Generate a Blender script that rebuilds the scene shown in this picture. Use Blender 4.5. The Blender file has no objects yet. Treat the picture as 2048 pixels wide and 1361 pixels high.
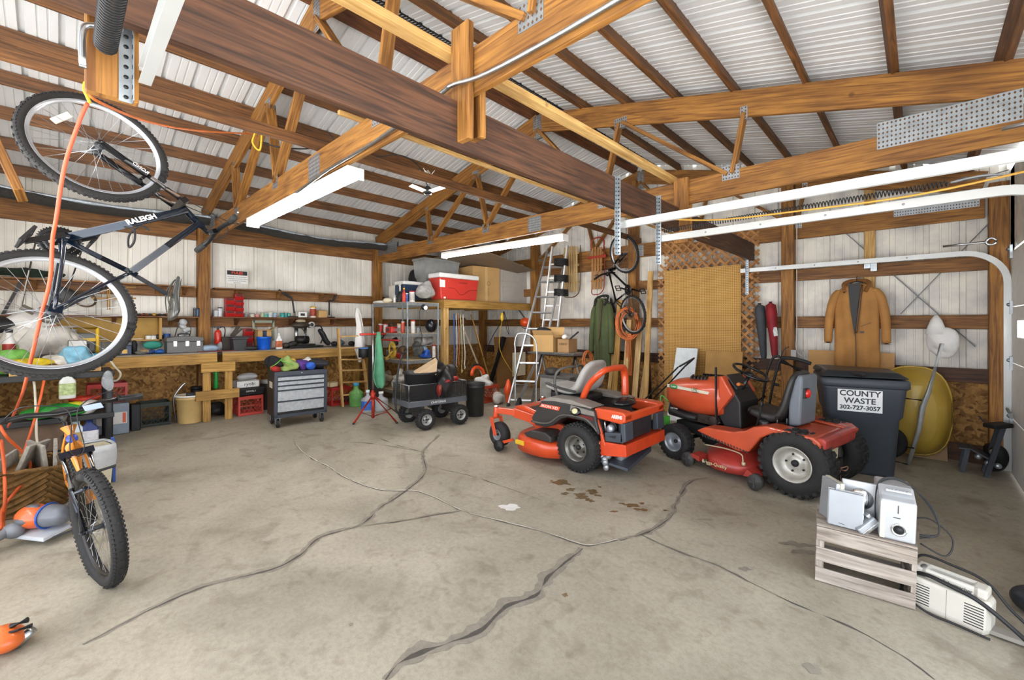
import bpy, math, random
from mathutils import Vector, Matrix, noise
random.seed(7)
V=Vector
C=bpy.context.scene.collection
PI=math.pi
# ---------------------------------------------------------------- camera
ZC=1.56; FPX=861.0; K=.03
n_=math.hypot(.688,.725); S_=.688/n_; C_=.725/n_
FW=V((-S_,C_,0)); RT=V((C_,S_,0)); CAM=V((0,0,ZC))
cam=bpy.data.cameras.new('camera'); cam.sensor_width=36; cam.lens=FPX/2048*36
cam.shift_y=-32.5/2048; cam.clip_start=.02; cam.clip_end=200
co=bpy.data.objects.new('camera',cam); C.objects.link(co)
co.matrix_world=Matrix.Translation(CAM)@Matrix((RT,V((0,0,1)),-FW)).transposed().to_4x4()
bpy.context.scene.camera=co
def ray(x,y): return FW+RT*((x-1024)/FPX)+V((0,0,(648-y)/FPX))
def fl(x,y):
    r=ray(x,y); return CAM+r*(-ZC/(r.z+K*r.x))
def px(x,y,X): r=ray(x,y); return CAM+r*(X/r.x)
def py(x,y,Y): r=ray(x,y); return CAM+r*(Y/r.y)
def pz(x,y,Z): r=ray(x,y); return CAM+r*((Z-ZC)/r.z)
def at(x,y,d): return CAM+ray(x,y)*d
def gz(x): return -K*x
TILT=Matrix.Rotation(math.atan(K),4,'Y')   # the slab falls towards the doors
# ---------------------------------------------------------------- materials
def lin(c):
    if isinstance(c,str):
        c=[int(c[i:i+2],16)/255 for i in (0,2,4)]
        c=[v/12.92 if v<=.04045 else ((v+.055)/1.055)**2.4 for v in c]
    return (c[0],c[1],c[2],1)
MATS={}
def N(nt,t,**k):
    n=nt.nodes.new(t)
    for a,b in k.items():
        if hasattr(n,a): setattr(n,a,b)
    return n
def mat(col,rough=.5,metal=0,var=.18,sc=9,bump=0,emit=0,trans=0,coat=0,alpha=1,col2=None,thr=None,bsc=None):
    key=(col,rough,metal,var,sc,bump,emit,trans,coat,alpha,col2,thr,bsc)
    if key in MATS: return MATS[key]
    m=bpy.data.materials.new('m_%d'%len(MATS)); m.use_nodes=True; nt=m.node_tree
    b=nt.nodes['Principled BSDF']; L=nt.links.new
    c=lin(col)
    b.inputs['Roughness'].default_value=rough; b.inputs['Metallic'].default_value=metal
    if coat: b.inputs['Coat Weight'].default_value=coat
    if trans: b.inputs['Transmission Weight'].default_value=trans
    if alpha<1: b.inputs['Alpha'].default_value=alpha
    tc=N(nt,'ShaderNodeTexCoord'); nz=N(nt,'ShaderNodeTexNoise'); nz.inputs['Scale'].default_value=sc; nz.inputs['Detail'].default_value=6
    L(tc.outputs['Object'],nz.inputs['Vector'])
    r=N(nt,'ShaderNodeValToRGB')
    if thr: r.color_ramp.elements[0].position=thr[0]; r.color_ramp.elements[1].position=thr[1]
    else: r.color_ramp.elements[0].position=.3; r.color_ramp.elements[1].position=.7
    r.color_ramp.elements[0].color=lin(col2) if col2 else (c[0]*(1-var),c[1]*(1-var),c[2]*(1-var),1)
    r.color_ramp.elements[1].color=c
    L(nz.outputs['Fac'],r.inputs['Fac']); L(r.outputs['Color'],b.inputs['Base Color'])
    if emit: b.inputs['Emission Color'].default_value=c; b.inputs['Emission Strength'].default_value=emit
    if bump:
        n2=N(nt,'ShaderNodeTexNoise'); n2.inputs['Scale'].default_value=bsc or sc*4; n2.inputs['Detail'].default_value=5
        L(tc.outputs['Object'],n2.inputs['Vector'])
        bp=N(nt,'ShaderNodeBump'); bp.inputs['Strength'].default_value=bump; bp.inputs['Distance'].default_value=.01
        L(n2.outputs['Fac'],bp.inputs['Height']); L(bp.outputs['Normal'],b.inputs['Normal'])
    MATS[key]=m; return m
def wood(c1,c2,rough=.65,g=1.0,knots=True):
    key=('w',c1,c2,g)
    if key in MATS: return MATS[key]
    m=bpy.data.materials.new('m_wood%d'%len(MATS)); m.use_nodes=True; nt=m.node_tree; L=nt.links.new
    b=nt.nodes['Principled BSDF']; b.inputs['Roughness'].default_value=rough
    uv=N(nt,'ShaderNodeUVMap'); mp=N(nt,'ShaderNodeMapping'); mp.inputs['Scale'].default_value=(1.4*g,26*g,1)
    L(uv.outputs['UV'],mp.inputs['Vector'])
    nz=N(nt,'ShaderNodeTexNoise'); nz.inputs['Scale'].default_value=1.6; nz.inputs['Detail'].default_value=7; nz.inputs['Distortion'].default_value=1.1
    L(mp.outputs['Vector'],nz.inputs['Vector'])
    r=N(nt,'ShaderNodeValToRGB'); r.color_ramp.elements[0].position=.33; r.color_ramp.elements[1].position=.66
    r.color_ramp.elements[0].color=lin(c1); r.color_ramp.elements[1].color=lin(c2); L(nz.outputs['Fac'],r.inputs['Fac'])
    n2=N(nt,'ShaderNodeTexNoise'); n2.inputs['Scale'].default_value=2.2; n2.inputs['Detail'].default_value=4; L(uv.outputs['UV'],n2.inputs['Vector'])
    r2=N(nt,'ShaderNodeValToRGB'); r2.color_ramp.elements[0].position=.35; r2.color_ramp.elements[1].position=.6
    r2.color_ramp.elements[0].color=(.62,.58,.55,1); r2.color_ramp.elements[1].color=(1,1,1,1); L(n2.outputs['Fac'],r2.inputs['Fac'])
    mx=N(nt,'ShaderNodeMix',data_type='RGBA',blend_type='MULTIPLY'); mx.inputs['Factor'].default_value=.8
    L(r.outputs['Color'],mx.inputs[6]); L(r2.outputs['Color'],mx.inputs[7])
    out=mx.outputs[2]
    if knots:
        vo=N(nt,'ShaderNodeTexVoronoi'); vo.inputs['Scale'].default_value=2.7; L(uv.outputs['UV'],vo.inputs['Vector'])
        r3=N(nt,'ShaderNodeValToRGB'); r3.color_ramp.elements[0].position=.03; r3.color_ramp.elements[1].position=.07
        r3.color_ramp.elements[0].color=(.3,.2,.13,1); r3.color_ramp.elements[1].color=(1,1,1,1); L(vo.outputs['Distance'],r3.inputs['Fac'])
        m2=N(nt,'ShaderNodeMix',data_type='RGBA',blend_type='MULTIPLY'); m2.inputs['Factor'].default_value=.7
        L(out,m2.inputs[6]); L(r3.outputs['Color'],m2.inputs[7]); out=m2.outputs[2]
    L(out,b.inputs['Base Color'])
    bp=N(nt,'ShaderNodeBump'); bp.inputs['Strength'].default_value=.25; bp.inputs['Distance'].default_value=.004
    L(nz.outputs['Fac'],bp.inputs['Height']); L(bp.outputs['Normal'],b.inputs['Normal'])
    MATS[key]=m; return m
# ---------------------------------------------------------------- mesh builder
def frame(d,up=V((0,0,1))):
    d=V(d).normalized(); u=V(up)
    if abs(d.dot(u.normalized()))>.98: u=V((1,0,0)) if abs(d.x)<.9 else V((0,1,0))
    s=d.cross(u).normalized(); return d,s,s.cross(d).normalized()
class MB:
    def __init__(s): s.v=[];s.f=[];s.uv=[];s.sm=[];s.mi=[];s.cur=0
    def add(s,vs,fs,sm=False,uvs=None):
        o=len(s.v); s.v+=[V(v) for v in vs]
        for i,f in enumerate(fs):
            s.f.append([o+a for a in f]); s.sm.append(sm); s.mi.append(s.cur)
            s.uv.append(uvs[i] if uvs else [(vs[a][0]+vs[a][1]*.3,vs[a][2]+vs[a][1]*.7) for a in f])
        return s
    def hexa(s,p,sm=False,L=None):
        # p: 8 points, 0-3 bottom loop, 4-7 top loop
        fs=[(3,2,1,0),(4,5,6,7),(0,1,5,4),(1,2,6,5),(2,3,7,6),(3,0,4,7)]
        return s.add(p,fs,sm)
    def box(s,x0,x1,y0,y1,z0,z1):
        if x0>x1:x0,x1=x1,x0
        if y0>y1:y0,y1=y1,y0
        if z0>z1:z0,z1=z1,z0
        d=(x1-x0,y1-y0,z1-z0); i=d.index(max(d))
        c=V(((x0+x1)/2,(y0+y1)/2,(z0+z1)/2))
        if i==0: return s.bar(V((x0,c.y,c.z)),V((x1,c.y,c.z)),d[1],d[2])
        if i==1: return s.bar(V((c.x,y0,c.z)),V((c.x,y1,c.z)),d[0],d[2])
        return s.bar(V((c.x,c.y,z0)),V((c.x,c.y,z1)),d[1],d[0],up=(1,0,0))
    def bar(s,a,b,w,h,up=(0,0,1)):
        a=V(a);b=V(b);d=b-a;L=d.length
        dd=d.normalized();u=V(up)
        if abs(dd.dot(u.normalized()))>.98: u=V((1,0,0)) if abs(dd.x)<.9 else V((0,1,0))
        sd=dd.cross(u).normalized();un=sd.cross(dd).normalized()
        ps=[]
        for e in (a,b):
            for i,j in ((-1,-1),(1,-1),(1,1),(-1,1)): ps.append(e+sd*(i*w/2)+un*(j*h/2))
        ou,ov=random.random()*9,random.random()*9
        fs=[];uvs=[]
        per=[0,w,w+h,2*w+h,2*w+2*h]
        for k in range(4):
            k2=(k+1)%4; fs.append((k,k2,k2+4,k+4)); uvs.append([(ou,ov+per[k]),(ou,ov+per[k+1]),(ou+L,ov+per[k+1]),(ou+L,ov+per[k])])
        fs.append((3,2,1,0)); uvs.append([(ou,ov),(ou+.02,ov+w),(ou+.03,ov+w),(ou+.01,ov)])
        fs.append((4,5,6,7)); uvs.append([(ou,ov),(ou+.02,ov+w),(ou+.03,ov+w),(ou+.01,ov)])
        return s.add(ps,fs,False,uvs)
    def tube(s,pts,r,n=8,closed=False,cap=True,sm=True,flat=1.0):
        pts=[V(p) for p in pts]; m=len(pts); rs=r if isinstance(r,(list,tuple)) else [r]*m
        vs=[];prev=None
        for i,p in enumerate(pts):
            if closed: d=pts[(i+1)%m]-pts[i-1]
            else: d=pts[min(i+1,m-1)]-pts[max(i-1,0)]
            if d.length<1e-9: d=V((0,0,1))
            d.normalize()
            if prev is None:
                _,a,b=frame(d)
            else:
                a=prev-d*prev.dot(d)
                if a.length<1e-6: _,a,_b=frame(d)
                a.normalize(); b=d.cross(a)
            prev=a
            for k in range(n):
                t=2*PI*k/n; vs.append(p+a*(math.cos(t)*rs[i])+b*(math.sin(t)*rs[i]*flat))
        fs=[]
        for i in range(m if closed else m-1):
            j=(i+1)%m
            for k in range(n): fs.append((i*n+k,i*n+(k+1)%n,j*n+(k+1)%n,j*n+k))
        if cap and not closed: fs.append(tuple(range(n-1,-1,-1))); fs.append(tuple((m-1)*n+k for k in range(n)))
        return s.add(vs,fs,sm)
    def lathe(s,prof,c=(0,0,0),ax=(0,0,1),n=20,sm=True,cap=True):
        c=V(c); d,a,b=frame(ax); vs=[]
        for r,z in prof:
            for k in range(n):
                t=2*PI*k/n; vs.append(c+d*z+a*(r*math.cos(t))+b*(r*math.sin(t)))
        fs=[]
        for i in range(len(prof)-1):
            for k in range(n): fs.append((i*n+k,i*n+(k+1)%n,(i+1)*n+(k+1)%n,(i+1)*n+k))
        if cap:
            if prof[0][0]>1e-5: fs.append(tuple(range(n-1,-1,-1)))
            if prof[-1][0]>1e-5: fs.append(tuple((len(prof)-1)*n+k for k in range(n)))
        return s.add(vs,fs,sm)
    def cyl(s,a,b,r,n=16,r2=None):
        a=V(a);b=V(b); return s.lathe([(r,0),(r if r2 is None else r2,(b-a).length)],a,b-a,n,sm=True)
    def prism(s,poly,O,U,W,T,sm=False):
        # 2-D outline in plane (U,W) at O, extruded by vector T
        O=V(O);U=V(U);W=V(W);T=V(T); m=len(poly)
        p=[O+U*a+W*b for a,b in poly]; q=[x+T for x in p]
        vs=p+q; fs=[tuple(range(m-1,-1,-1)),tuple(range(m,2*m))]
        for i in range(m): j=(i+1)%m; fs.append((i,j,m+j,m+i))
        return s.add(vs,fs,sm)
    def torus(s,c,ax,R,r,n=32,k=8,a0=0,a1=2*PI,flat=1.0):
        d,a,b=frame(ax); c=V(c); full=abs(a1-a0-2*PI)<1e-6; m=n if full else n+1
        pts=[c+a*(R*math.cos(a0+(a1-a0)*i/n))+b*(R*math.sin(a0+(a1-a0)*i/n)) for i in range(m)]
        return s.tube(pts,r,k,closed=full,flat=flat)
    def ell(s,c,r,n=16,m=10,nz=0,ns=3,seed=0,M=None):
        c=V(c);vs=[];fs=[]
        for i in range(m+1):
            ph=PI*i/m
            for k in range(n):
                t=2*PI*k/n; p=V((math.sin(ph)*math.cos(t)*r[0],math.sin(ph)*math.sin(t)*r[1],math.cos(ph)*r[2]))
                if nz: p*=1+nz*noise.noise(p*ns+V((seed,seed*.7,0)))*2
                if M: p=M@p
                vs.append(c+p)
        for i in range(m):
            for k in range(n): fs.append((i*n+k,(i+1)*n+k,(i+1)*n+(k+1)%n,i*n+(k+1)%n))
        return s.add(vs,fs,True)
    def loft(s,rings,closed=True,cap=True,sm=True):
        n=len(rings[0]); vs=[p for r in rings for p in r]; fs=[]
        for i in range(len(rings)-1):
            for k in range(n if closed else n-1): fs.append((i*n+k,i*n+(k+1)%n,(i+1)*n+(k+1)%n,(i+1)*n+k))
        if cap and closed: fs.append(tuple(range(n-1,-1,-1))); fs.append(tuple((len(rings)-1)*n+k for k in range(n)))
        return s.add(vs,fs,sm)
    def grid(s,fn,nu,nv,sm=True):
        vs=[fn(i/nu,j/nv) for j in range(nv+1) for i in range(nu+1)]; w=nu+1
        fs=[(j*w+i,j*w+i+1,(j+1)*w+i+1,(j+1)*w+i) for j in range(nv) for i in range(nu)]
        return s.add(vs,fs,sm)
    def xf(s,M,start=0):
        for i in range(start,len(s.v)): s.v[i]=M@s.v[i]
        return s
    def build(s,name,m,parent=None,world=False,bev=0,subd=0,solid=0,label=None,origin=None,seg=2):
        vs=s.v
        if world and parent is not None:
            inv=wm(parent).inverted(); vs=[inv@v for v in vs]
        loc=V((0,0,0))
        if parent is None:
            if origin is None:
                xs=[v.x for v in vs];ys=[v.y for v in vs];zs=[v.z for v in vs]
                loc=V(((min(xs)+max(xs))/2,(min(ys)+max(ys))/2,min(zs)))
            else: loc=V(origin)
            vs=[v-loc for v in vs]
        me=bpy.data.meshes.new(name); me.from_pydata([tuple(v) for v in vs],[],s.f)
        me.polygons.foreach_set('use_smooth',s.sm)
        me.polygons.foreach_set('material_index',s.mi)
        ul=me.uv_layers.new(name='UVMap'); flat=[c for f in s.uv for uv in f for c in (float(uv[0]),float(uv[1]))]
        ul.data.foreach_set('uv',flat)
        for q in (m if isinstance(m,(list,tuple)) else [m]): me.materials.append(q)
        me.validate(); me.update()
        o=bpy.data.objects.new(name,me); C.objects.link(o); o.location=loc
        if parent is not None: o.parent=parent
        if bev: b=o.modifiers.new('bevel','BEVEL'); b.width=bev; b.segments=seg; b.limit_method='ANGLE'; b.angle_limit=.6
        if solid: b=o.modifiers.new('solid','SOLIDIFY'); b.thickness=solid
        if subd: b=o.modifiers.new('sub','SUBSURF'); b.levels=subd; b.render_levels=subd
        if label: o['label']=label
        return o
def wm(o):
    m=o.matrix_basis.copy()
    while o.parent: o=o.parent; m=o.matrix_basis@m
    return m
def tag(o,label,cat,group=None,kind=None):
    o['label']=label; o['category']=cat
    if group: o['group']=group
    if kind: o['kind']=kind
    return o
def struct(o,label=None):
    o['kind']='structure'
    if label: o['label']=label
    return o
def thing(name,label,cat,loc=(0,0,0),rz=0,group=None,tilt=False,M=None):
    o=bpy.data.objects.new(name,None); C.objects.link(o); o.empty_display_size=.1
    if M is None:
        M=Matrix.Translation(V(loc))@(TILT if tilt else Matrix.Identity(4))@Matrix.Rotation(rz,4,'Z')
    o.matrix_basis=M
    return tag(o,label,cat,group)
def dup(root,label=None,loc=None,rz=None,group=None):
    def cp(o,par):
        c=o.copy(); C.objects.link(c)
        if par is not None: c.parent=par
        for ch in [q for q in KIDS.get(o,[])]: cp(ch,c)
        return c
    KIDS={}
    for q in C.objects:
        if q.parent: KIDS.setdefault(q.parent,[]).append(q)
    r=cp(root,None)
    if label: r['label']=label
    if loc is not None:
        M=r.matrix_basis.copy(); M.translation=V(loc); r.matrix_basis=M
    if rz is not None: r.rotation_euler=(r.rotation_euler.x,r.rotation_euler.y,rz)
    if group: r['group']=group
    return r
def arc(c,R,a0,a1,n,U,W):
    c=V(c);U=V(U);W=V(W); return [c+U*(R*math.cos(a0+(a1-a0)*i/n))+W*(R*math.sin(a0+(a1-a0)*i/n)) for i in range(n+1)]
def smooth(pts,k=6):
    pts=[V(p) for p in pts]; out=[]
    for i in range(len(pts)-1):
        p0=pts[max(i-1,0)];p1=pts[i];p2=pts[i+1];p3=pts[min(i+2,len(pts)-1)]
        for j in range(k):
            t=j/k; out.append(.5*((2*p1)+(p2-p0)*t+(2*p0-5*p1+4*p2-p3)*t*t+(3*p1-p0-3*p2+p3)*t*t*t))
    out.append(pts[-1]); return out
FONT=None
def text(s,size,m,parent,O,U,W,ext=.001,name='lettering',bold=0,align='CENTER',world=False,xs=1.0):
    cu=bpy.data.curves.new('t','FONT'); cu.body=s; cu.size=size; cu.extrude=ext; cu.offset=bold; cu.align_x=align; cu.align_y='CENTER'
    to=bpy.data.objects.new('t',cu)
    me=bpy.data.meshes.new_from_object(to); me.materials.clear(); me.materials.append(m)
    bpy.data.objects.remove(to); bpy.data.curves.remove(cu)
    U=V(U).normalized();W=V(W).normalized();Nn=U.cross(W)
    M=Matrix.Translation(V(O))@Matrix((U,W,Nn)).transposed().to_4x4()@Matrix.Diagonal((xs,1,1,1))
    if world: M=wm(parent).inverted()@M
    me.transform(M)
    o=bpy.data.objects.new(name,me); C.objects.link(o); o.parent=parent
    return o
# common materials
W_TR=wood('6a4015','ab7733'); W_PUR=wood('482d12','82552b'); W_DK=wood('4a2a16','82502c'); W_LT=wood('b18545','d9b473'); W_BN=wood('98702f','cb9f52')
W_GIRT=wood('5c3816','9a6a34'); W_GREY=wood('857b70','bdb2a6',rough=.85); W_RED=wood('2f1d12','5f3d27'); W_BOARD=wood('b68f52','dcc089')
def osb():
    m=bpy.data.materials.new('m_osb'); m.use_nodes=True; nt=m.node_tree; L=nt.links.new; b=nt.nodes['Principled BSDF']; b.inputs['Roughness'].default_value=.75
    tc=N(nt,'ShaderNodeTexCoord'); nz=N(nt,'ShaderNodeTexNoise'); nz.inputs['Scale'].default_value=9; L(tc.outputs['Object'],nz.inputs['Vector'])
    mp=N(nt,'ShaderNodeMix',data_type='VECTOR'); mp.inputs['Factor'].default_value=.12; L(tc.outputs['Object'],mp.inputs[4]); L(nz.outputs['Color'],mp.inputs[5])
    vo=N(nt,'ShaderNodeTexVoronoi'); vo.inputs['Scale'].default_value=34; L(mp.outputs[1],vo.inputs['Vector'])
    se=N(nt,'ShaderNodeSeparateColor'); L(vo.outputs['Color'],se.inputs['Color'])
    r=N(nt,'ShaderNodeValToRGB'); r.color_ramp.elements[0].position=.0; r.color_ramp.elements[1].position=1
    r.color_ramp.elements[0].color=lin('7d5220'); r.color_ramp.elements[1].color=lin('d3a25a'); L(se.outputs['Red'],r.inputs['Fac'])
    n2=N(nt,'ShaderNodeTexNoise'); n2.inputs['Scale'].default_value=1.4; n2.inputs['Detail'].default_value=4; L(tc.outputs['Object'],n2.inputs['Vector'])
    r2=N(nt,'ShaderNodeValToRGB'); r2.color_ramp.elements[0].position=.35; r2.color_ramp.elements[0].color=(.55,.5,.45,1); r2.color_ramp.elements[1].position=.65; L(n2.outputs['Fac'],r2.inputs['Fac'])
    mx=N(nt,'ShaderNodeMix',data_type='RGBA',blend_type='MULTIPLY'); mx.inputs['Factor'].default_value=.8; L(r.outputs['Color'],mx.inputs[6]); L(r2.outputs['Color'],mx.inputs[7]); L(mx.outputs[2],b.inputs['Base Color']); return m
OSB=osb()
PLY=mat('caa06a',.75,var=.2,sc=5); PLYD=mat('94703f',.75,var=.2,sc=4)
BLK=mat('1b1b1c',.55); BLKG=mat('131315',.3); RUB=mat('242322',.75,var=.3,sc=14,bump=.3); DGR=mat('3a3c3f',.5); GRY=mat('8b8e90',.45); LGR=mat('b9bcbd',.4)
STEEL=mat('c4c8cb',.28,1,var=.12,sc=18); CHR=mat('dfe2e4',.12,1,var=.05); GALV=mat('b4bcc1',.42,.85,var=.3,sc=20); ALU=mat('cdd1d2',.38,.8,var=.15)
WHT=mat('ecebe6',.5,var=.1); CREAM=mat('e6dcbe',.6,var=.1); RED=mat('a8241e',.4,var=.25); REDD=mat('8f1b18',.5,var=.3)
ORG=mat('e2521c',.35,var=.15,coat=.3); ORGD=mat('cf4a22',.42,var=.3,coat=.2,sc=6); YEL=mat('e3b92c',.45); GRN=mat('2f8f3a',.45); BLUE=mat('1f5fb4',.4); NAVY=mat('1e3350',.5); CARD=mat('c79f65',.8,var=.15,sc=5); TAN=mat('b98744',.8)
CLEAR=mat('e8edf0',.12,trans=.85,var=.05); CLOUD=mat('d4d6d6',.35,alpha=.55); GLASS=mat('ffffff',.03,trans=1,var=0)
# ================================================================ SHELL
XA=-7.80; XR=.72; YB=7.20; YF=-1.75
# floor with its own material
def concrete():
    m=bpy.data.materials.new('concrete'); m.use_nodes=True; nt=m.node_tree; L=nt.links.new
    b=nt.nodes['Principled BSDF']; b.inputs['Roughness'].default_value=.62; b.inputs['Specular IOR Level'].default_value=.35
    tc=N(nt,'ShaderNodeTexCoord')
    def ns(sc,d,dist=0,off=0):
        mp=N(nt,'ShaderNodeMapping'); mp.inputs['Location'].default_value=(off,off*.3,0); L(tc.outputs['Object'],mp.inputs['Vector'])
        z=N(nt,'ShaderNodeTexNoise'); z.inputs['Scale'].default_value=sc; z.inputs['Detail'].default_value=d; z.inputs['Distortion'].default_value=dist; L(mp.outputs['Vector'],z.inputs['Vector']); return z
    def rp(z,p0,p1,c0,c1):
        r=N(nt,'ShaderNodeValToRGB'); r.color_ramp.elements[0].position=p0; r.color_ramp.elements[1].position=p1
        r.color_ramp.elements[0].color=c0; r.color_ramp.elements[1].color=c1; L(z.outputs['Fac'],r.inputs['Fac']); return r.outputs['Color']
    base=rp(ns(1.1,8,.6),.3,.72,lin('928a79'),lin('b3ab99'))
    def mul(a,bb,f=1):
        x=N(nt,'ShaderNodeMix',data_type='RGBA',blend_type='MULTIPLY'); x.inputs['Factor'].default_value=f; L(a,x.inputs[6]); L(bb,x.inputs[7]); return x.outputs[2]
    c=mul(base,rp(ns(38,6),.25,.6,(.72,.7,.68,1),(1,1,1,1)),.6)
    c=mul(c,rp(ns(2.3,5,1.2,7),.28,.42,(.55,.52,.48,1),(1,1,1,1)),.55)
    c=mul(c,rp(ns(9,8,.5,3),.3,.44,(.62,.58,.54,1),(1,1,1,1)),.5)
    c=mul(c,rp(ns(150,2,0,1),.3,.5,(.8,.78,.76,1),(1,1,1,1)),.6)
    L(c,b.inputs['Base Color'])
    z=ns(60,6); bp=N(nt,'ShaderNodeBump'); bp.inputs['Strength'].default_value=.25; bp.inputs['Distance'].default_value=.004; L(z.outputs['Fac'],bp.inputs['Height']); L(bp.outputs['Normal'],b.inputs['Normal'])
    return m
f=MB(); T=.15
xs=[XA-.1+i*(1.4+7.9)/12 for i in range(13)]
XO=1.1
ps=[(XA-.1,YF,gz(XA-.1)-T),(XO,YF,gz(XO)-T),(XO,YB+.1,gz(XO)-T),(XA-.1,YB+.1,gz(XA-.1)-T),(XA-.1,YF,gz(XA-.1)),(XO,YF,gz(XO)),(XO,YB+.1,gz(XO)),(XA-.1,YB+.1,gz(XA-.1))]
f.hexa([V(p) for p in ps]); floor=struct(f.build('floor',concrete(),origin=(0,0,0)))
# cracks, filler and spills: traced on the slab
def crack(pts,w,m,lift=.0015,jag=.35,name='floor_crack'):
    P=smooth([fl(*p) for p in pts],9); b=MB(); vs=[];fs=[]
    for i,p in enumerate(P):
        d=(P[min(i+1,len(P)-1)]-P[max(i-1,0)]).normalized(); s=V((-d.y,d.x,0)); 
        t=i/(len(P)-1); ww=w*(.35+.65*min(1,6*t,6*(1-t)+.15))*(1+jag*(noise.noise(p*9)*2)); o=s*(noise.noise(p*14+V((3,0,0)))*w*.5)
        for k in (-1,1): q=p+o+s*(k*ww/2*(1+.3*noise.noise(p*31+V((k,0,0))))); vs.append(V((q.x,q.y,gz(q.x)+lift)))
    for i in range(len(P)-1): fs.append((2*i,2*i+1,2*i+3,2*i+2))
    b.add(vs,fs); o=b.build(name,m,origin=(0,0,0)); o['kind']='structure'; return o
CK=mat('8f8779',.9,var=.25,sc=30,bump=.3); CKD=mat('554f47',.95,var=.3,sc=40); CKW=mat('c6c1b3',.9,var=.2,sc=40)
cr=[([(770,1361),(800,1325),(880,1292),(960,1262),(1010,1215),(1072,1190),(1095,1155),(1130,1125),(1165,1098)],.075),
 ([(165,1290),(300,1220),(420,1170),(540,1140),(600,1110),(640,1075),(720,1050),(760,1015),(800,990),(850,945),(846,905),(880,870)],.05),
 ([(725,1052),(800,1043),(870,1030),(925,1022)],.026),
 ([(1240,1082),(1300,1062),(1345,1030),(1352,1005),(1380,965),(1415,957)],.045),
 ([(1280,1070),(1360,1105),(1430,1130),(1500,1165)],.02)]
for p,w in cr:
    crack(p,w,CK); crack([(x+1,y+1) for x,y in p],w*.16,CKD,.003,1.2)
for p,w in [([(588,868),(592,890),(620,915),(660,935),(690,955),(760,980),(840,984),(925,1022),(1000,1042),(1090,1065),(1165,1090),(1200,1088),(1235,1080)],.013)]:
    crack(p,w*2.2,CK,.001); crack(p,w,CKW,.0025,.9); crack([(x,y+1.5) for x,y in p],w*.35,CKD,.0035,1.5)
for p in [[(1500,1165),(1580,1205),(1700,1255),(1800,1310),(1870,1361)],[(760,878),(800,893),(846,905)],[(860,935),(930,950),(980,965),(1080,1000)],[(700,885),(760,890),(846,905)]]: crack(p,.008,CKD,.002,1.2)
def blotch(x,y,r,m,seed,ax=1.6,lift=.0022,name='floor_stain'):
    c=fl(x,y);b=MB();n=26;vs=[V((c.x,c.y,gz(c.x)+lift))]
    for k in range(n):
        t=2*PI*k/n; rr=r*(1+.9*noise.noise(V((math.cos(t)*1.6,math.sin(t)*1.6,seed*3.3)))); q=c+FW*(rr*math.sin(t)*1.0)+RT*(rr*math.cos(t)*ax); vs.append(V((q.x,q.y,gz(q.x)+lift)))
    b.add(vs,[(0,1+k,1+(k+1)%n) for k in range(n)]); o=b.build(name,m,origin=(0,0,0)); o['kind']='structure'
WET=mat('7d6647',.25,var=.35,sc=30); STN=mat('8e877a',.8,var=.2,sc=18)
for i,(x,y,r,a) in enumerate([(1125,966,.05,1.9),(1140,980,.03,1.6),(1160,990,.035,1.5),(1185,984,.045,1.2),(1165,996,.03,2),(1180,1002,.028,1.4),(1196,992,.02,1.5),(1130,988,.02,2),(1265,1012,.03,2.2),(1282,1020,.03,1.6),(1243,1008,.012,2),(1285,1008,.015,2),(1332,1022,.014,1.5),(1103,962,.012,1),(1228,1024,.014,2.4),(1130,1192,.018,1),(1200,975,.015,1)]): blotch(x,y,r,WET,i,a)
for i,(x,y,r,a) in enumerate([(1410,1040,.016,4),(1095,1245,.01,1.2),(702,1250,.012,1),(1628,1340,.03,1.2),(1490,1140,.02,2),(1595,1090,.04,2.5),(1610,1105,.03,2.5)]): blotch(x,y,r,CK,i+40,a)
blotch(1022,1015,.055,mat('dcdad6',.8,var=.1),77,1.6)
# siding ------------------------------------------------------------
SID=mat('e9e5db',.55,var=.28,sc=1.8,col2='c9c5b9',thr=(.3,.6),bump=.08)
SIDB=mat('ebe6da',.55,sc=3.5,col2='bfbdba',thr=(.28,.58),var=.2,bump=.1)
ROOF=mat('dededd',.45,sc=1.2,col2='d2d3d2',var=.1)
def ribs(L,off,step=.2286,dep=.03):
    # (position along wall, outward depth) of the rolled-steel profile
    out=[];k=0;x=-off
    while x<L+step:
        for dx,dd in ((0,0),(.004,dep),(.040,dep),(.044,0),(.105,0),(.108,.006),(.118,.006),(.121,0),(.165,0),(.168,.006),(.178,.006),(.181,0)):
            q=x+dx*step/.2286
            if 0<=q<=L: out.append((q,dd))
        x+=step
    return [(0,0)]+out+[(L,0)]
def siding(name,O,U,W,Nn,Lu,hts,m,off=.05,step=.305):
    # O origin, U along, W up, Nn outward; hts(u)->(z0,z1)
    b=MB();O=V(O);U=V(U);W=V(W);Nn=V(Nn);vs=[];P=ribs(Lu,off,step)
    for u,dd in P:
        z0,z1=hts(u); vs.append(O+U*u+Nn*dd+W*z0); vs.append(O+U*u+Nn*dd+W*z1)
    b.add(vs,[(2*i,2*i+2,2*i+3,2*i+1) for i in range(len(P)-1)])
    return b.build(name,m,origin=O)
PKX=-3.6; SL=.25
def zroof(x): return 4.29+.02-SL*abs(x-PKX)+.09        # underside of the sheet
o=siding('wall_left',(XA,YF,0),(0,1,0),(0,0,1),(-1,0,0),YB-YF,lambda u:(0,zroof(XA)+.02),SID); struct(o)
o=siding('wall_back',(XA,YB,0),(1,0,0),(0,0,1),(0,1,0),XR-XA,lambda u:(-.1,zroof(XA+u)+.01),SIDB,.11); struct(o)
b=MB()   # right wall: header above both door openings and the jambs between them
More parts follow.
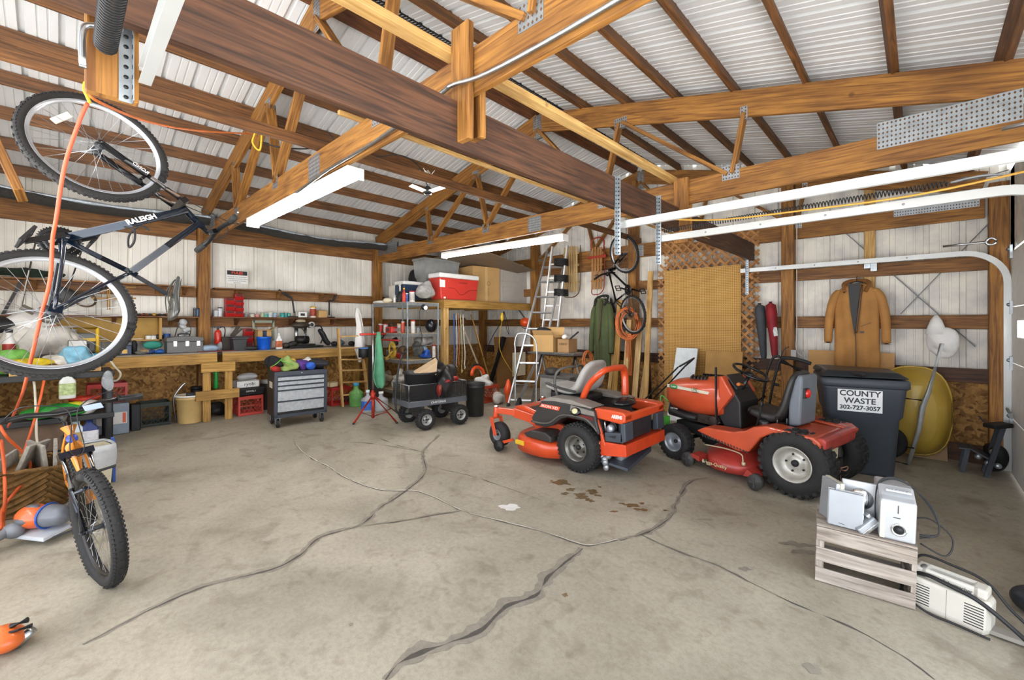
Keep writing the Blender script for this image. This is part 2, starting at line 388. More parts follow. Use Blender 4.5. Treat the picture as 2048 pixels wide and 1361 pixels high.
b.box(XR,XR+.04,6.95,YB,-.1,3.25); b.box(XR,XR+.04,YF,YB,2.36,3.25); b.box(XR,XR+.04,3.15,3.65,-.1,2.36); b.box(XR,XR+.04,YF,-.1,-.1,2.36)
o=struct(b.build('wall_right',SIDB))
b=MB(); b.box(XA,-4.3,YF-.05,YF,-.1,3.3); struct(b.build('wall_front_light_block',SID))  # unseen partial wall, added to hold back light on the near left
b=MB(); yy=ribs(YB-YF,.08,.2286)
for sgn,xe in ((-1,XA-.25),(1,XR+.3)):
    vs=[]
    for u,dd in yy:
        vs.append(V((PKX,YF+u,zroof(PKX)+dd))); vs.append(V((xe,YF+u,zroof(xe)+dd)))
    fs=[(2*i,2*i+2,2*i+3,2*i+1) for i in range(len(yy)-1)]
    b.add(vs,fs)
o=struct(b.build('ceiling',ROOF,origin=(PKX,YF,zroof(PKX))))
# OSB wainscot
for nm,args in (('trim_1',(XA+.012,XA+.03,YF,YB-.05,0.2,1.08)),('trim_2',(XA,XR,YB-.055,YB-.042,-.05,.93))):
    b=MB(); b.box(*args); struct(b.build(nm,OSB))
b=MB(); b.box(-.75,XR,YB-.10,YB-.06,-.03,.19); struct(b.build('baseboard_back',wood('4a3120','7a5434')))
# ---- posts
def plank(name,a,b_,w,h,m,label,cat,group=None,up=(0,0,1),bev=.004):
    q=MB(); q.bar(a,b_,w,h,up); o=q.build(name,m,bev=bev,seg=1); tag(o,label,cat,group); return o
for Y,lb in ((-1.33,'wooden wall post nearest the camera on the workbench wall'),(1.48,'wooden wall post between the two wall shelves behind the grey metal toolbox'),(4.29,'wooden wall post behind the grey metal shelving, next to the hanging white cloth'),(7.1,'wooden corner post under the far end of the storage loft')):
    plank('wooden_post',(XA+.09,Y,.2),(XA+.09,Y,3.02),.15,.15,W_TR,lb,'post')
for X,z1,lb in ((-6.03,3.3,'wooden gable wall post right behind the step ladders'),(-3.72,4.1,'tall wooden gable post behind the small hanging bicycle'),(-1.35,3.55,'wooden gable post between the lattice and the tan coat'),(XR-.1,3.1,'wooden corner post beside the overhead door')):
    plank('wooden_post',(X,YB-.12,gz(X)-.02),(X,YB-.12,z1),.15,.15,W_TR,lb,'post')
plank('light_stud',(-.47,YB-.065,1.0),(-.47,YB-.065,3.3),.11,.04,W_LT,'pale pine stud the tan coat hangs from','stud',up=(0,1,0))
# ---- girts
gw=[(2.02,'upper'),(1.58,'middle')]
seg=[(YF,-1.41,'behind the hanging wheel'),(-1.25,1.4,'left of the tool wall post'),(1.56,4.21,'over the long workbench'),(4.37,7.0,'behind the storage loft')]
for (z,nm) in gw:
    for a,c,lb in seg:
        plank('wall_girt',(XA+.03,a,z),(XA+.03,c,z),.05,.14,W_GIRT,'%s horizontal board of the left wall, %s'%(nm,lb),'girt')
for a,c,lb in seg: plank('eave_board',(XA+.04,a,2.92),(XA+.04,c,2.92),.05,.26,W_GIRT,'wide board under the left eave, %s'%lb,'eave board')
sb=[(-7.7,-6.1,'behind the storage loft'),(-5.95,-3.8,'behind the sleds'),(-3.64,-1.43,'behind the tan pegboard'),(-1.27,.55,'behind the tan coat')]
for (z,nm) in ((2.24,'upper'),(1.58,'middle'),(.97,'lower')):
    for a,c,lb in sb:
        zz=z+(.42 if (nm=='upper' and c==-3.8) else 0)
        plank('wall_girt',(a,YB-.075,zz),(c,YB-.075,zz),.05,.16,W_GIRT if nm!='lower' else W_RED,'%s horizontal board of the gable wall, %s'%(nm,lb),'girt')
plank('wall_girt',(-3.64,YB-.075,2.86),(-1.43,YB-.075,2.86),.05,.16,W_TR,'topmost board of the gable wall, above the garden lattice','girt')
for i,(a,c,lb) in enumerate([(V(q[0]),V(q[1]),q[2]) for q in [((-.95,YB-.03,3.05),(.45,YB-.03,1.3),'grey steel strap brace crossing behind the tan coat'),((-.18,YB-.028,1.68),(.6,YB-.028,2.75),'grey steel strap brace rising to the door track'),((-7.6,YB-.03,2.9),(-6.2,YB-.03,1.5),'grey steel strap brace behind the blue cooler')]]):
    plank('strap_brace',a+V((0,-.012*i,0)),c+V((0,-.012*i,0)),.008,.05,mat('7b7f84',.6,.3,var=.3),lb,'brace',up=(0,1,0),bev=0)
# ---- trusses -------------------------------------------------------
def gusset(p,w,h,par,ax=1):
    # galvanised nail plate with a field of punched teeth, on both faces of the truss
    for s in (-1,1):
        b=MB(); y=s*.0205
        b.box(p[0]-w/2,p[0]+w/2,y-.0012,y+.0012,p[1]-h/2,p[1]+h/2)
        nx=max(2,int(w/.024));nz=max(2,int(h/.03)); vs=[]
        b.cur=1
        for i in range(nx):
            for j in range(nz):
                cx=p[0]-w/2+(i+.5)*w/nx; cz=p[1]-h/2+(j+.5)*h/nz; yy=y+s*.0018; a,cc=.007,.010
                b.add([(cx-a,yy,cz),(cx,yy,cz-cc),(cx+a,yy,cz),(cx,yy,cz+cc)],[(0,1,2,3)])
        b.build('nail_plate',[GALV,mat('6b4a28',.7,.2,var=.3)],par)
CB=2.743; TH=.235
def truss(Y,label):
    t=thing('roof_truss',label,'roof truss',(PKX,Y,CB))
    b=MB(); b.box(-4.12,4.12,-.019,.019,0,TH); b.build('bottom_chord',W_TR,t,bev=.003,seg=1)
    zt=lambda x:4.05-CB-SL*abs(x)
    for s in (-1,1):
        b=MB(); b.bar((0,0,zt(0)+.12),(s*4.12,0,zt(4.12)+.12),.038,TH); b.build('top_chord',W_TR,t,bev=.003,seg=1)
        for xa,za,xb,zb in ((0,zt(0),1.0,TH),(1.18,zt(1.2),.96,TH),(1.22,zt(1.2),2.3,TH),(2.44,zt(2.44),2.34,TH)):
            b=MB(); b.bar((s*xa,0,za+.03),(s*xb,0,zb-.03),.036,.085,up=(0,1,0)); b.build('web',W_TR,t,bev=.003,seg=1)
        for (cx,cz,w,h) in ((.98,TH-.03,.14,.13),(2.33,TH-.02,.15,.13),(1.2,zt(1.2)+.03,.15,.11),(2.44,zt(2.44)+.03,.06,.12)): gusset((s*cx,cz),w,h,t)
        gusset((s*3.72,TH+.0),.72,.2,t)
    gusset((0,zt(0)+.06),.13,.3,t); gusset((-.05,TH/2),.22,.19,t)
    return t
tr1=truss(1.48,'nearer roof truss, above the workbench, carrying the flexible conduit')
KIDSDONE=0
for Y,lb in ((4.29,'middle roof truss, second from the camera, above the mowers'),(7.12,'farthest roof truss, set against the gable wall'),(-1.33,'roof truss closest to the camera, overhead')):
    dup(tr1,lb,(PKX,Y,CB))
# ---- purlins
k=0
for s,side in ((-1,'left'),(1,'right')):
    for i in range(8):
        d=.12+i*.555
        x=PKX+s*d; z=zroof(x)-.055
        q=MB(); q.bar((x,YF,z),(x,YB-.03,z),.045,.125,up=(s*-.25,0,1)); o=q.build('roof_purlin',W_PUR if i else W_DK,bev=.003,seg=1)
        nth=['ridge','second','third','fourth','fifth','sixth','seventh','eave'][i]
        tag(o,'%s purlin of the %s roof slope, counting down from the ridge'%(nth,side),'purlin','roof purlins on the %s slope'%side)
# ridge vent mesh
for s in (-1,1):
    b=MB(); x0=PKX+s*.2; n=260
    for i in range(n):
        y=YF+(YB-YF)*i/n; dy=(YB-YF)/n
        for a,c in ((0,1),(1,0)):
            b.bar((x0-.035,y+a*dy,zroof(x0)-.004),(x0+.035,y+c*dy,zroof(x0)-.004-.0),.004,.009)
    b.box(x0-.045,x0-.035,YF,YB-.05,zroof(x0)-.02,zroof(x0)); b.box(x0+.035,x0+.045,YF,YB-.05,zroof(x0)-.02,zroof(x0))
    tag(b.build('ridge_vent_mesh',BLK),'black mesh vent strip beside the ridge on its %s side'%('left' if s<0 else 'right'),'vent strip')
# ---- long boards
plank('carrier_beam',(-1.76,-1.2,CB-.27+.12),(-1.76,6.9,CB-.27+.12),.05,.24,W_RED,'long dark reddish plank hung below the trusses, carrying the door tracks','beam')
for Y,z0,z1,lb in ((1.48,2.50,3.10,'nearer truss'),(4.29,2.36,3.0,'middle truss')):
    for s in (-1,1):
        plank('hanger_block',(-1.72,Y+s*.042,z0+(.03 if s>0 else 0)),(-1.72,Y+s*.042,z1-(.1 if s>0 else 0)),.14,.04,W_TR,'upright board clamped to the %s face of the %s, beside the long dark plank'%('near' if s<0 else 'far',lb),'hanger board',up=(0,1,0))
plank('brace_board',(-1.86,-1.4,3.0),(-1.8,4.42,3.0),.085,.04,W_LT,'pale two by four lying on the trusses above the dark plank','brace board')
plank('brace_board',(-3.6,-1.4,3.03),(-3.6,7.1,3.03),.04,.085,W_PUR,'long board along the middle of the trusses, below the ridge','brace board')
plank('brace_board',(-2.85,1.3,2.99),(-2.85,7.0,2.99),.03,.03,W_LT,'thin pale batten lying on the trusses','batten')
# near hanger block and perforated angle
hb=px(220,110,-1.86)
plank('track_block',(-1.86,.118,2.275),(-1.86,.118,2.62),.125,.04,W_TR,'short brown board hanging over the big bicycle, with a spring bolted on','hanger board',up=(1,0,0))
def perf(name,x,y,z0,z1,label,rz=0,m=GALV):
    t=thing(name,label,'bracket',(x,y,z0),rz)
    b=MB(); h=z1-z0; w=.034; b.box(0,.0025,-w,0,0,h)
    b.box(0,w,-.0025,0,0,h); b.build('angle',m,t)
    b=MB()
    for i in range(int(h/.032)):
        z=.016+i*.032; b.lathe([(.0065,0),(.0065,.0012)],(.0026,-w/2,z),(1,0,0),10)
        b.lathe([(.0065,0),(.0065,.0012)],(w/2,-.0026-.0012,z),(0,1,0),10)
    b.build('hole',BLK,t); return t
perf('perforated_angle',-1.835,.165,2.265,2.72,'blue-grey perforated steel angle on the short brown board')
perf('perforated_angle',-1.73,3.02,2.1,2.72,'perforated angle holding the near door track at the dark plank')
perf('perforated_angle',-1.73,3.74,2.1,2.72,'perforated angle holding the spring track at the dark plank')
perf('perforated_angle',-1.82,6.80,1.98,2.52,'short perforated angle at the end of the farthest track')
# spring and pipe near the block
def spring(a,b_,R,r,turns,name,label,m=BLK,group=None):
    a=V(a);b_=V(b_);d,u,w=frame(b_-a);n=int(turns*12);L=(b_-a).length
    b=MB(); b.tube([a+d*(L*i/n)+u*(R*math.cos(2*PI*i/12))+w*(R*math.sin(2*PI*i/12)) for i in range(n+1)],r,5)
    return tag(b.build(name,m),label,'spring')
spring((-1.79,.098,2.40),(-.35,.098,2.46),.026,.0032,110,'door_spring','dark coil spring beginning at the short brown board')
b=MB(); b.tube(smooth([(-1.80,.05,2.32),(-1.80,.05,2.43),(-1.80,.075,2.455),(-1.80,.11,2.45)]),.009,8); b.ell((-1.79,.12,2.47),(.015,.02,.012)); tag(b.build('bent_rod',STEEL),'bent steel rod bolted to the short brown board','rod')
# ================================================================ DOORS, TRACKS, LIGHTS
def track(name,label,pts,w=.05,m=None):
    t=thing(name,label,'door track',pts[0])
    P=[V(p) for p in pts]; b=MB(); vs=[];fs=[]
    prof=[(-.005,-.028),(.026,-.028),(.026,-.024),(0,-.024),(0,.024),(.026,.024),(.026,.028),(-.005,.028)]
    for i,p in enumerate(P):
        d=(P[min(i+1,len(P)-1)]-P[max(i-1,0)]).normalized(); s=V((0,1,0)); u=s.cross(d).normalized()
        for a,c in prof: vs.append(p+s*(a*track.side)+u*c)
    n=len(prof)
    for i in range(len(P)-1):
        for k in range(n): fs.append((i*n+k,i*n+(k+1)%n,(i+1)*n+(k+1)%n,(i+1)*n+k))
    fs.append(tuple(range(n))); fs.append(tuple((len(P)-1)*n+k for k in range(n)))
    b.add(vs,fs); b.build('rail',m or mat('c4c6c4',.3,.35,var=.08,sc=6),t,world=True)
    b=MB()
    for i in range(1,5):
        q=P[0].lerp(P[1],i/5); b.lathe([(.008,0),(.006,.004)],q+V((0,-.006*track.side,0)),(0,-1*track.side,0),8)
    b.build('bolt',GRY,t,world=True)
    return t
def curve_pts(Y,z,x0,zb):
    R=.33; pts=[(x0,Y,z),(XR-.06-R,Y,z)]
    for i in range(1,11):
        a=PI/2*i/10; pts.append((XR-.06-R+R*math.sin(a),Y,z-R+R*math.cos(a)))
    pts.append((XR-.06,Y,zb)); return pts
track.side=1
track('door_track','curved overhead door track in front of the tan coat',curve_pts(6.83,2.33,-1.9,0.02))
track('door_track','white overhead door track running under the long coil spring',curve_pts(3.75,2.33,-1.72,.02))
track.side=-1
track('door_track','wide white door track just above the long coil spring',curve_pts(3.07,2.34,-1.77,.02))
track('door_track','end of the door track overhead, beside the short brown board',[(-1.79,.20,2.35),(XR-.39,.20,2.35)])
spring((-1.66,3.70,2.385),(.12,3.70,2.41),.018,.0034,95,'door_spring','long coil spring stretched above the white track')
b=MB(); b.tube(smooth([(.12,3.7,2.41),(.25,3.69,2.42),(.34,3.7,2.41)]),.012,6,flat=.5)
for q in range(5): b.tube([(.12+q*.03,3.70+.012*math.sin(q*2),2.41),(.2+q*.04,3.69,2.42+.01*math.cos(q*3))],.004,5)
tag(b.build('spring_clip',GRY),'grey wire hooks at the end of the long coil spring','hook')
# pulley at far track
b=MB(); b.cyl((.18,6.78,2.42),(.5,6.78,2.43),.012); b.torus((.54,6.78,2.43),(0,1,0),.035,.012,24,8); tag(b.build('pulley',STEEL),'steel pulley wheel above the curved track','pulley')
b=MB(); b.cyl((.30,3.3,2.55),(.62,3.3,2.56),.01); b.torus((.56,3.35,2.55),(0,1,0),.035,.011,24,8); tag(b.build('pulley',STEEL),'steel pulley wheel at the upper right above the white tracks','pulley')
# closed sectional door
d1=thing('door_1','closed white sectional overhead door','door',(XR-.02,5.3,0)); d1['kind']='structure'; del d1['category']
for i in range(4):
    b=MB(); z0=.0+i*.58
    b.box(XR-.03,XR+.005,3.62,6.93,z0,z0+.572); b.build('door_panel',WHT,d1,world=True,bev=.004)
    b=MB(); b.box(XR-.05,XR-.03,6.78,6.9,z0+.5,z0+.64); b.cyl((XR-.05,6.8,z0+.6),(XR-.05,6.86,z0+.6),.02); b.build('hinge',GALV,d1,world=True)
for y0 in (5.9,4.9,3.9):
    b=MB(); b.box(XR-.034,XR-.03,y0,y0+.55,1.40,1.62); b.build('window_frame',WHT,d1,world=True)
    b=MB(); b.box(XR-.037,XR-.034,y0+.03,y0+.52,1.43,1.59); b.build('pane',mat('f4f8fb',.3,emit=3,var=.02),d1,world=True)  # glow put into the panes stands in for daylight outside
b=MB(); b.tube([(XR-.06,6.55,.62),(XR-.07,6.75,.68)],.012,6); b.build('handle',STEEL,d1,world=True)
# fluorescent fixtures
TUBE=mat('fdfcff',.4,emit=20,var=.01)
def fixture(p0,p1,label):
    p0=V(p0);p1=V(p1);t=thing('fluorescent_light',label,'ceiling light',(p0+p1)/2)
    b=MB(); b.bar(p0,p1,.13,.035); d=(p1-p0).normalized(); s=V((-d.y,d.x,0))
    for e in (p0,p1): b.bar(e-s*.065+V((0,0,-.03)),e+s*.065+V((0,0,-.03)),.012,.09)
    b.build('housing',mat('f1f0ea',.45,var=.06),t,world=True,bev=.004)
    for k in (-1,1):
        b=MB(); b.cyl(p0+s*k*.035+V((0,0,-.042))+d*.02,p1+s*k*.035+V((0,0,-.042))-d*.02,.018,14); b.build('tube',TUBE,t,world=True)
    b=MB(); c=(p0+p1)/2; b.bar(c-s*.05+V((0,0,-.05)),c+s*.05+V((0,0,-.05)),.02,.03); b.build('clip',WHT,t,world=True)
fixture((-5.42,1.50,2.715),(-3.06,1.53,2.715),'fluorescent fixture under the nearer truss, lit tubes')
fixture((-5.72,4.40,2.715),(-3.36,4.55,2.715),'fluorescent fixture under the middle truss, in front of the step ladders')
fixture((-5.2,-1.4,2.715),(-2.8,-1.4,2.715),'added unseen fluorescent fixture behind the viewer, brightening the room')  # extra fixture out of view, added to brighten the room
# flexible conduit along the nearer truss
P=smooth([(-4.0,1.44,2.72),(-3.85,1.42,2.70),(-3.3,1.44,2.755),(-2.6,1.44,2.765),(-1.85,1.385,2.77),(-1.72,1.375,2.77),(-1.5,1.42,2.765),(-.9,1.44,2.77),(.4,1.44,2.80)],10)
b=MB(); b.tube(P,[.011+(.0015 if i%2 else 0) for i in range(len(P))],8); tag(b.build('flexible_conduit',STEEL),'ribbed metal conduit strung along the nearer truss','conduit')
# LED / lamp with folded wings
lp=at(855,385,4.9); t=thing('led_shop_light','small folding wing shop light hanging from the left roof slope','lamp',lp)
b=MB(); b.lathe([(.03,-.02),(.05,.0),(.04,.05),(.02,.07)],lp,(0,0,1),14); b.build('socket',BLK,t,world=True)
for k in range(3):
    a=k*2*PI/3+.4; b=MB(); u=V((math.cos(a),math.sin(a),.18)); b.bar(lp+u*.04,lp+u*.21,.09,.012); b.build('wing',mat('f2f2ee',.3,emit=.6),t,world=True,bev=.006)
b=MB(); b.tube(smooth([lp+V((0,0,.07)),lp+V((0,-.1,.25)),lp+V((-.02,-.35,.33)),lp+V((-.25,-.75,.25)),lp+V((-.3,-1.0,.45))]),.006,5); b.build('cord',BLK,t,world=True)
b=MB()
for k in range(9): b.tube(smooth([lp+V((0,0,.1)),lp+V((random.uniform(-.07,.07),random.uniform(-.07,.07),.16)),lp+V((random.uniform(-.1,.1),random.uniform(-.1,.1),.24))]),.004,4)
b.build('tie',WHT,t,world=True)
# orange/yellow cord along hanger
b=MB(); b.tube(smooth([at(172,180,2.05),at(200,205,2.1),at(300,245,2.6),at(400,262,3.3),at(500,268,4.0),at(510,275,4.1)]),.007,6); tag(b.build('extension_cord',mat('d9702a',.5)),'orange cord strung from the big wheel to the nearer truss','cord')
b=MB(); b.tube(smooth([at(520,285,4.1),at(560,295,4.1),at(600,298,4.3),at(622,297,4.4)]),.007,6); tag(b.build('power_cord',BLK),'thin black cord below the nearer truss','cord')
b=MB(); b.tube(smooth([at(170,165,1.98),at(168,178,1.97),at(174,192,1.95),at(180,206,1.95)]),.007,6); tag(b.build('bungee_strap',YEL),'yellow loop tying the big front wheel','strap')
b=MB(); b.tube(smooth([at(512,262,3.9),at(505,285,3.9),at(520,300,3.9),at(524,262,3.9)]),.008,6); tag(b.build('bungee_strap',YEL),'yellow tie on the nearer truss web','strap')
b=MB(); b.tube(smooth([(-1.7,3.68,2.5),(-1.2,3.66,2.40),(-.6,3.66,2.37),(0,3.66,2.36),(.6,3.66,2.42)]),.007,6); tag(b.build('pull_rope',mat('c99a3e',.7)),'tan rope sagging along the white track','rope')
b=MB(); b.tube(smooth([at(1400,470,4.5),at(1450,490,5.6),at(1500,515,6.6),at(1530,523,6.75),at(1578,508,6.85)]),.006,6); tag(b.build('power_cord',mat('b98a5b',.7)),'brown wire draped over the far end of the dark plank','cord')
b=MB(); x=-1.24; b.tube(smooth([(x,7.02,3.1),(x,7.02,2.2),(x,7.02,1.5),(x,7.0,1.2),(x+.1,6.98,1.1),(x+.06,6.98,1.22)]),.006,6); tag(b.build('power_cord',mat('cfcdc6',.5)),'white cable stapled down the post left of the tan coat','cord')
# bubble foil / netting roll along the left eave
t=thing('netting_roll','long roll of black netting with silver tape slung under the left eave','netting',(-7.3,2.0,2.9))
P=[]
for i in range(60):
    u=i/59; y=-1.0+u*5.3; P.append(V((-7.15-.22*u,y,2.98+.03*math.cos(u*PI*4)+.0*u)))
b=MB(); b.tube(P,[.085*(1+.25*noise.noise(p*3)) for p in P],10,flat=.75); b.build('net',mat('3a3733',.7,var=.5,sc=60,bump=.8),t,world=True)
b=MB(); b.tube([p+V((.055,0,.04)) for p in P],[.032*(1+.7*noise.noise(p*7)) for p in P],6,flat=.7); b.build('tape',mat('c9d4dd',.3,.6,var=.4,sc=30,bump=.6),t,world=True)
# cream partition edge at the far left
b=MB(); c0=at(-30,700,2.6); b.box(-4.3,-4.26,-.75,-.395,.2,2.45); o=struct(b.build('wall_near_left',mat('dcc690',.6,var=.06)))
plank('corner_brace',at(-30,235,2.9),at(42,392,2.9),.05,.17,W_TR,'slanted brown board at the left edge, above the cream partition','brace board',up=(1,0,0))
# lights & world
w=bpy.data.worlds.new('world'); bpy.context.scene.world=w; w.use_nodes=True; nt=w.node_tree; bg=nt.nodes['Background']
# overcast sky above, lower half made brighter, added to light the ceiling from below
tc=nt.nodes.new('ShaderNodeTexCoord'); sp=nt.nodes.new('ShaderNodeSeparateXYZ'); nt.links.new(tc.outputs['Generated'],sp.inputs[0])
rp=nt.nodes.new('ShaderNodeValToRGB'); rp.color_ramp.elements[0].position=.46; rp.color_ramp.elements[1].position=.54
rp.color_ramp.elements[0].color=(1,1,1,1); rp.color_ramp.elements[1].color=(.34,.37,.42,1)
mr=nt.nodes.new('ShaderNodeMapRange'); mr.inputs['From Min'].default_value=-1; mr.inputs['From Max'].default_value=1
nt.links.new(sp.outputs['Z'],mr.inputs['Value']); nt.links.new(mr.outputs['Result'],rp.inputs['Fac']); nt.links.new(rp.outputs['Color'],bg.inputs['Color']); bg.inputs['Strength'].default_value=5.2
vs=bpy.context.scene.view_settings; vs.view_transform='Standard'; vs.look='None'; vs.gamma=1; vs.exposure=.92
# ================================================================ WHEELS AND VEHICLES
def tire(b,c,ax,R,w,rr,lug=0,nl=26,style='turf'):
    # fat pneumatic tyre as a lathe, tread blocks added on top
    h=w/2; k=R-rr
    prof=[(rr,-h*.80),(rr+k*.12,-h*.97),(rr+k*.45,-h*1.0),(rr+k*.75,-h*.93),(R-.012,-h*.78),(R,-h*.6),(R,0),(R,h*.6),(R-.012,h*.78),(rr+k*.75,h*.93),(rr+k*.45,h),(rr+k*.12,h*.97),(rr,h*.80),(rr-.008,0)]
    b.lathe(prof+[prof[0]],c,ax,36,cap=False)
    if lug:
        d,u,v=frame(ax); c=V(c)
        for i in range(nl):
            t=2*PI*i/nl
            for s in (-1,1):
                tt=t+(PI/nl if s>0 else 0)
                r_=u*math.cos(tt)+v*math.sin(tt); tg=-u*math.sin(tt)+v*math.cos(tt)
                if style=='turf':
                    for q in range(2):
                        p=c+r_*(R+.001)+d*(s*h*(.2+.36*q)); b.bar(p-d*s*h*.13-tg*.004*s,p+d*s*h*.13+tg*.004*s,R*2*PI/nl*.55,lug*2,up=r_)
                    p=c+r_*(R-k*.12)+d*(s*h*.84); b.bar(p-r_*k*.12,p+r_*k*.08,R*2*PI/nl*.5,lug*1.6,up=d)
                else:
                    b.bar(c+r_*(R)+d*(s*h*.05),c+r_*(R-.012)+d*(s*h*.9)+tg*.02,R*2*PI/nl*.45,lug*2,up=r_)
def rim(b,c,ax,rr,w,side=1,dish=.3):
    h=w/2*side
    b.lathe([(rr*1.02,h*.86),(rr*1.06,h*.93),(rr*.98,h*.93),(rr*.86,h*.55),(rr*.80,h*dish),(rr*.42,h*dish),(rr*.36,h*(dish+.12)),(rr*.2,h*(dish+.12)),(0.001,h*(dish+.12))],c,ax,30,cap=False)
    b.lathe([(rr,-h*.85),(rr*.9,-h*.3),(.001,-h*.3)],c,ax,24,cap=False)
def wheel(par,c,ax,R,w,rr,side,lug,nl,rimm,style='turf',hub=None,bolts=5,dish=.3):
    b=MB(); rim(b,c,ax,rr,w,side,dish); o=b.build('wheel',rimm,par)
    b=MB(); tire(b,c,ax,R,w,rr,lug,nl,style); b.build('tire',RUB,o)
    d,u,v=frame(ax); c=V(c); b=MB(); h=w/2*side
    b.lathe([(rr*.2,0),(rr*.2,.02),(rr*.1,.03),(.001,.03)],c+d*h*(dish+.1),d*side,14)
    for i in range(bolts): t=2*PI*i/bolts; b.lathe([(.009,0),(.009,.012),(.001,.013)],c+d*h*dish+u*rr*.52*math.cos(t)+v*rr*.52*math.sin(t),d*side,8)
    b.build('hub',hub or BLK,o); return o
# ---------------- zero-turn mower
MO=mat('cf4a20',.34,var=.14,coat=.35,sc=4); PB=mat('33312f',.5,var=.2,sc=6); PB2=mat('3f464f',.5,var=.2); SEATG=mat('a9a7a1',.6,var=.15); 
c=V((-2.50,4.04,0)); mw=thing('zero_turn_mower','orange and grey zero turn mower with grey seat and front caster wheels','riding mower',(c.x,c.y,gz(c.x)),PI,tilt=True)
# local: x forward, y left(near camera side is +y)
for s in (1,-1): wheel(mw,(0,s*.385,.242),(0,1,0),.24,.25,.125,s,.006,34,mat('7d7a72',.35,.6,var=.3),hub=BLK)
for s in (1,-1):
    wheel(mw,(1.12,s*.44,.145),(0,1,0),.143,.115,.06,s,0,0,GRY,bolts=0)
    b=MB(); 
    b.bar((1.12,s*.44+.075,.14),(1.19,s*.44+.075,.33),.012,.05,up=(1,0,0)); b.bar((1.12,s*.44-.075,.14),(1.19,s*.44-.075,.33),.012,.05,up=(1,0,0)); b.bar((1.19,s*.44-.08,.335),(1.19,s*.44+.08,.335),.06,.016)
    b.cyl((1.19,s*.44,.33),(1.19,s*.44,.46),.032); b.build('caster_fork',MO,mw,bev=.003)
    b=MB(); b.lathe([(.036,0),(.034,.02),(.001,.025)],(1.19,s*.44,.455),(0,0,1),14); b.build('caster_cap',CHR,mw)
# front frame: arms from casters to body
b=MB()
for s in (1,-1):
    b.bar((1.19,s*.44,.42),(.95,s*.36,.42),.05,.07); b.bar((.97,s*.36,.42),(.30,s*.28,.33),.05,.10)
    b.prism([(.93,.47),(.86,.50),(.55,.40),(.40,.30),(.62,.26),(.86,.36)],(0,s*.30-.01,0),(1,0,0),(0,0,1),(0,.02,0))
b.bar((.93,-.36,.42),(.93,.36,.42),.06,.06)
b.build('front_frame',MO,mw,bev=.004)
b=MB(); b.prism([(1.0,.455),(1.02,.50),(.86,.535),(.50,.44),(.42,.42),(.42,.40),(.95,.44)],(0,-.30,0),(1,0,0),(0,0,1),(0,.60,0)); b.build('foot_plate',MO,mw,bev=.008)
b=MB()
for s in (1,-1): b.hexa([V((.80,s*.18-.09,.525)),V((.80,s*.18+.09,.525)),V((.60,s*.18+.09,.475)),V((.60,s*.18-.09,.475)),V((.80,s*.18-.09,.53)),V((.80,s*.18+.09,.53)),V((.60,s*.18+.09,.48)),V((.60,s*.18-.09,.48))])
b.build('grip_mat',PB,mw)
b=MB(); b.bar((.70,-.08,.508),(.70,.08,.508),.16,.003); b.build('warning_label',mat('e9b04a',.5),mw)
# deck pedal lever
b=MB(); b.tube(smooth([(.48,-.22,.45),(.50,-.22,.58),(.58,-.22,.66),(.66,-.22,.69)]),.018,8); b.bar((.63,-.27,.69),(.69,-.17,.70),.07,.02); b.build('deck_pedal',MO,mw)
# cutting deck
def ring(z,k,x0=.50,a=.40,bb=.60,n=28,pw=2.6):
    out=[]
    for i in range(n):
        t=2*PI*i/n; ct,st=math.cos(t),math.sin(t)
        out.append(V((x0+a*k*math.copysign(abs(ct)**(2/pw),ct),bb*k*math.copysign(abs(st)**(2/pw),st),z)))
    return out
b=MB(); b.loft([ring(.085,1.0),ring(.20,1.0),ring(.225,.975),ring(.235,.80),ring(.29,.62),ring(.30,.4)]); b.build('mower_deck',MO,mw)
b=MB(); b.loft([ring(.29,.95,.45,.17,.17,16),ring(.33,1,.45,.17,.17,16),ring(.34,.7,.45,.17,.17,16)],True)
s0=len(b.v); b.prism([(.28,.24),(.62,.24),(.66,.27),(.55,.32),(.36,.335),(.28,.30)],(0,.30,0),(1,0,0),(0,0,1),(0,.24,0)); b.build('belt_cover',PB,mw,bev=.012)
b=MB(); b.box(.60,.72,.585,.600,.155,.20); b.build('yellow_sticker',YEL,mw)
for s in (1,-1):
    b=MB(); b.cyl((.97,s*.60-.025,.075),(.97,s*.60+.025,.075),.062,20); b.cyl((.97,s*.60-.03,.075),(.97,s*.60+.03,.075),.02,10); b.build('deck_wheel',BLK,mw)
    b=MB(); b.bar((.80,s*.55,.17),(.97,s*.575,.10),.02,.03); b.build('deck_wheel_arm',MO,mw)
b=MB(); b.bar((.62,.2,.30),(.62,.2,.44),.08,.08); b.bar((.40,.22,.34),(.80,.22,.40),.05,.06); b.bar((.18,-.2,.34),(.5,-.2,.38),.05,.06); b.build('deck_lift',REDD,mw,bev=.004)
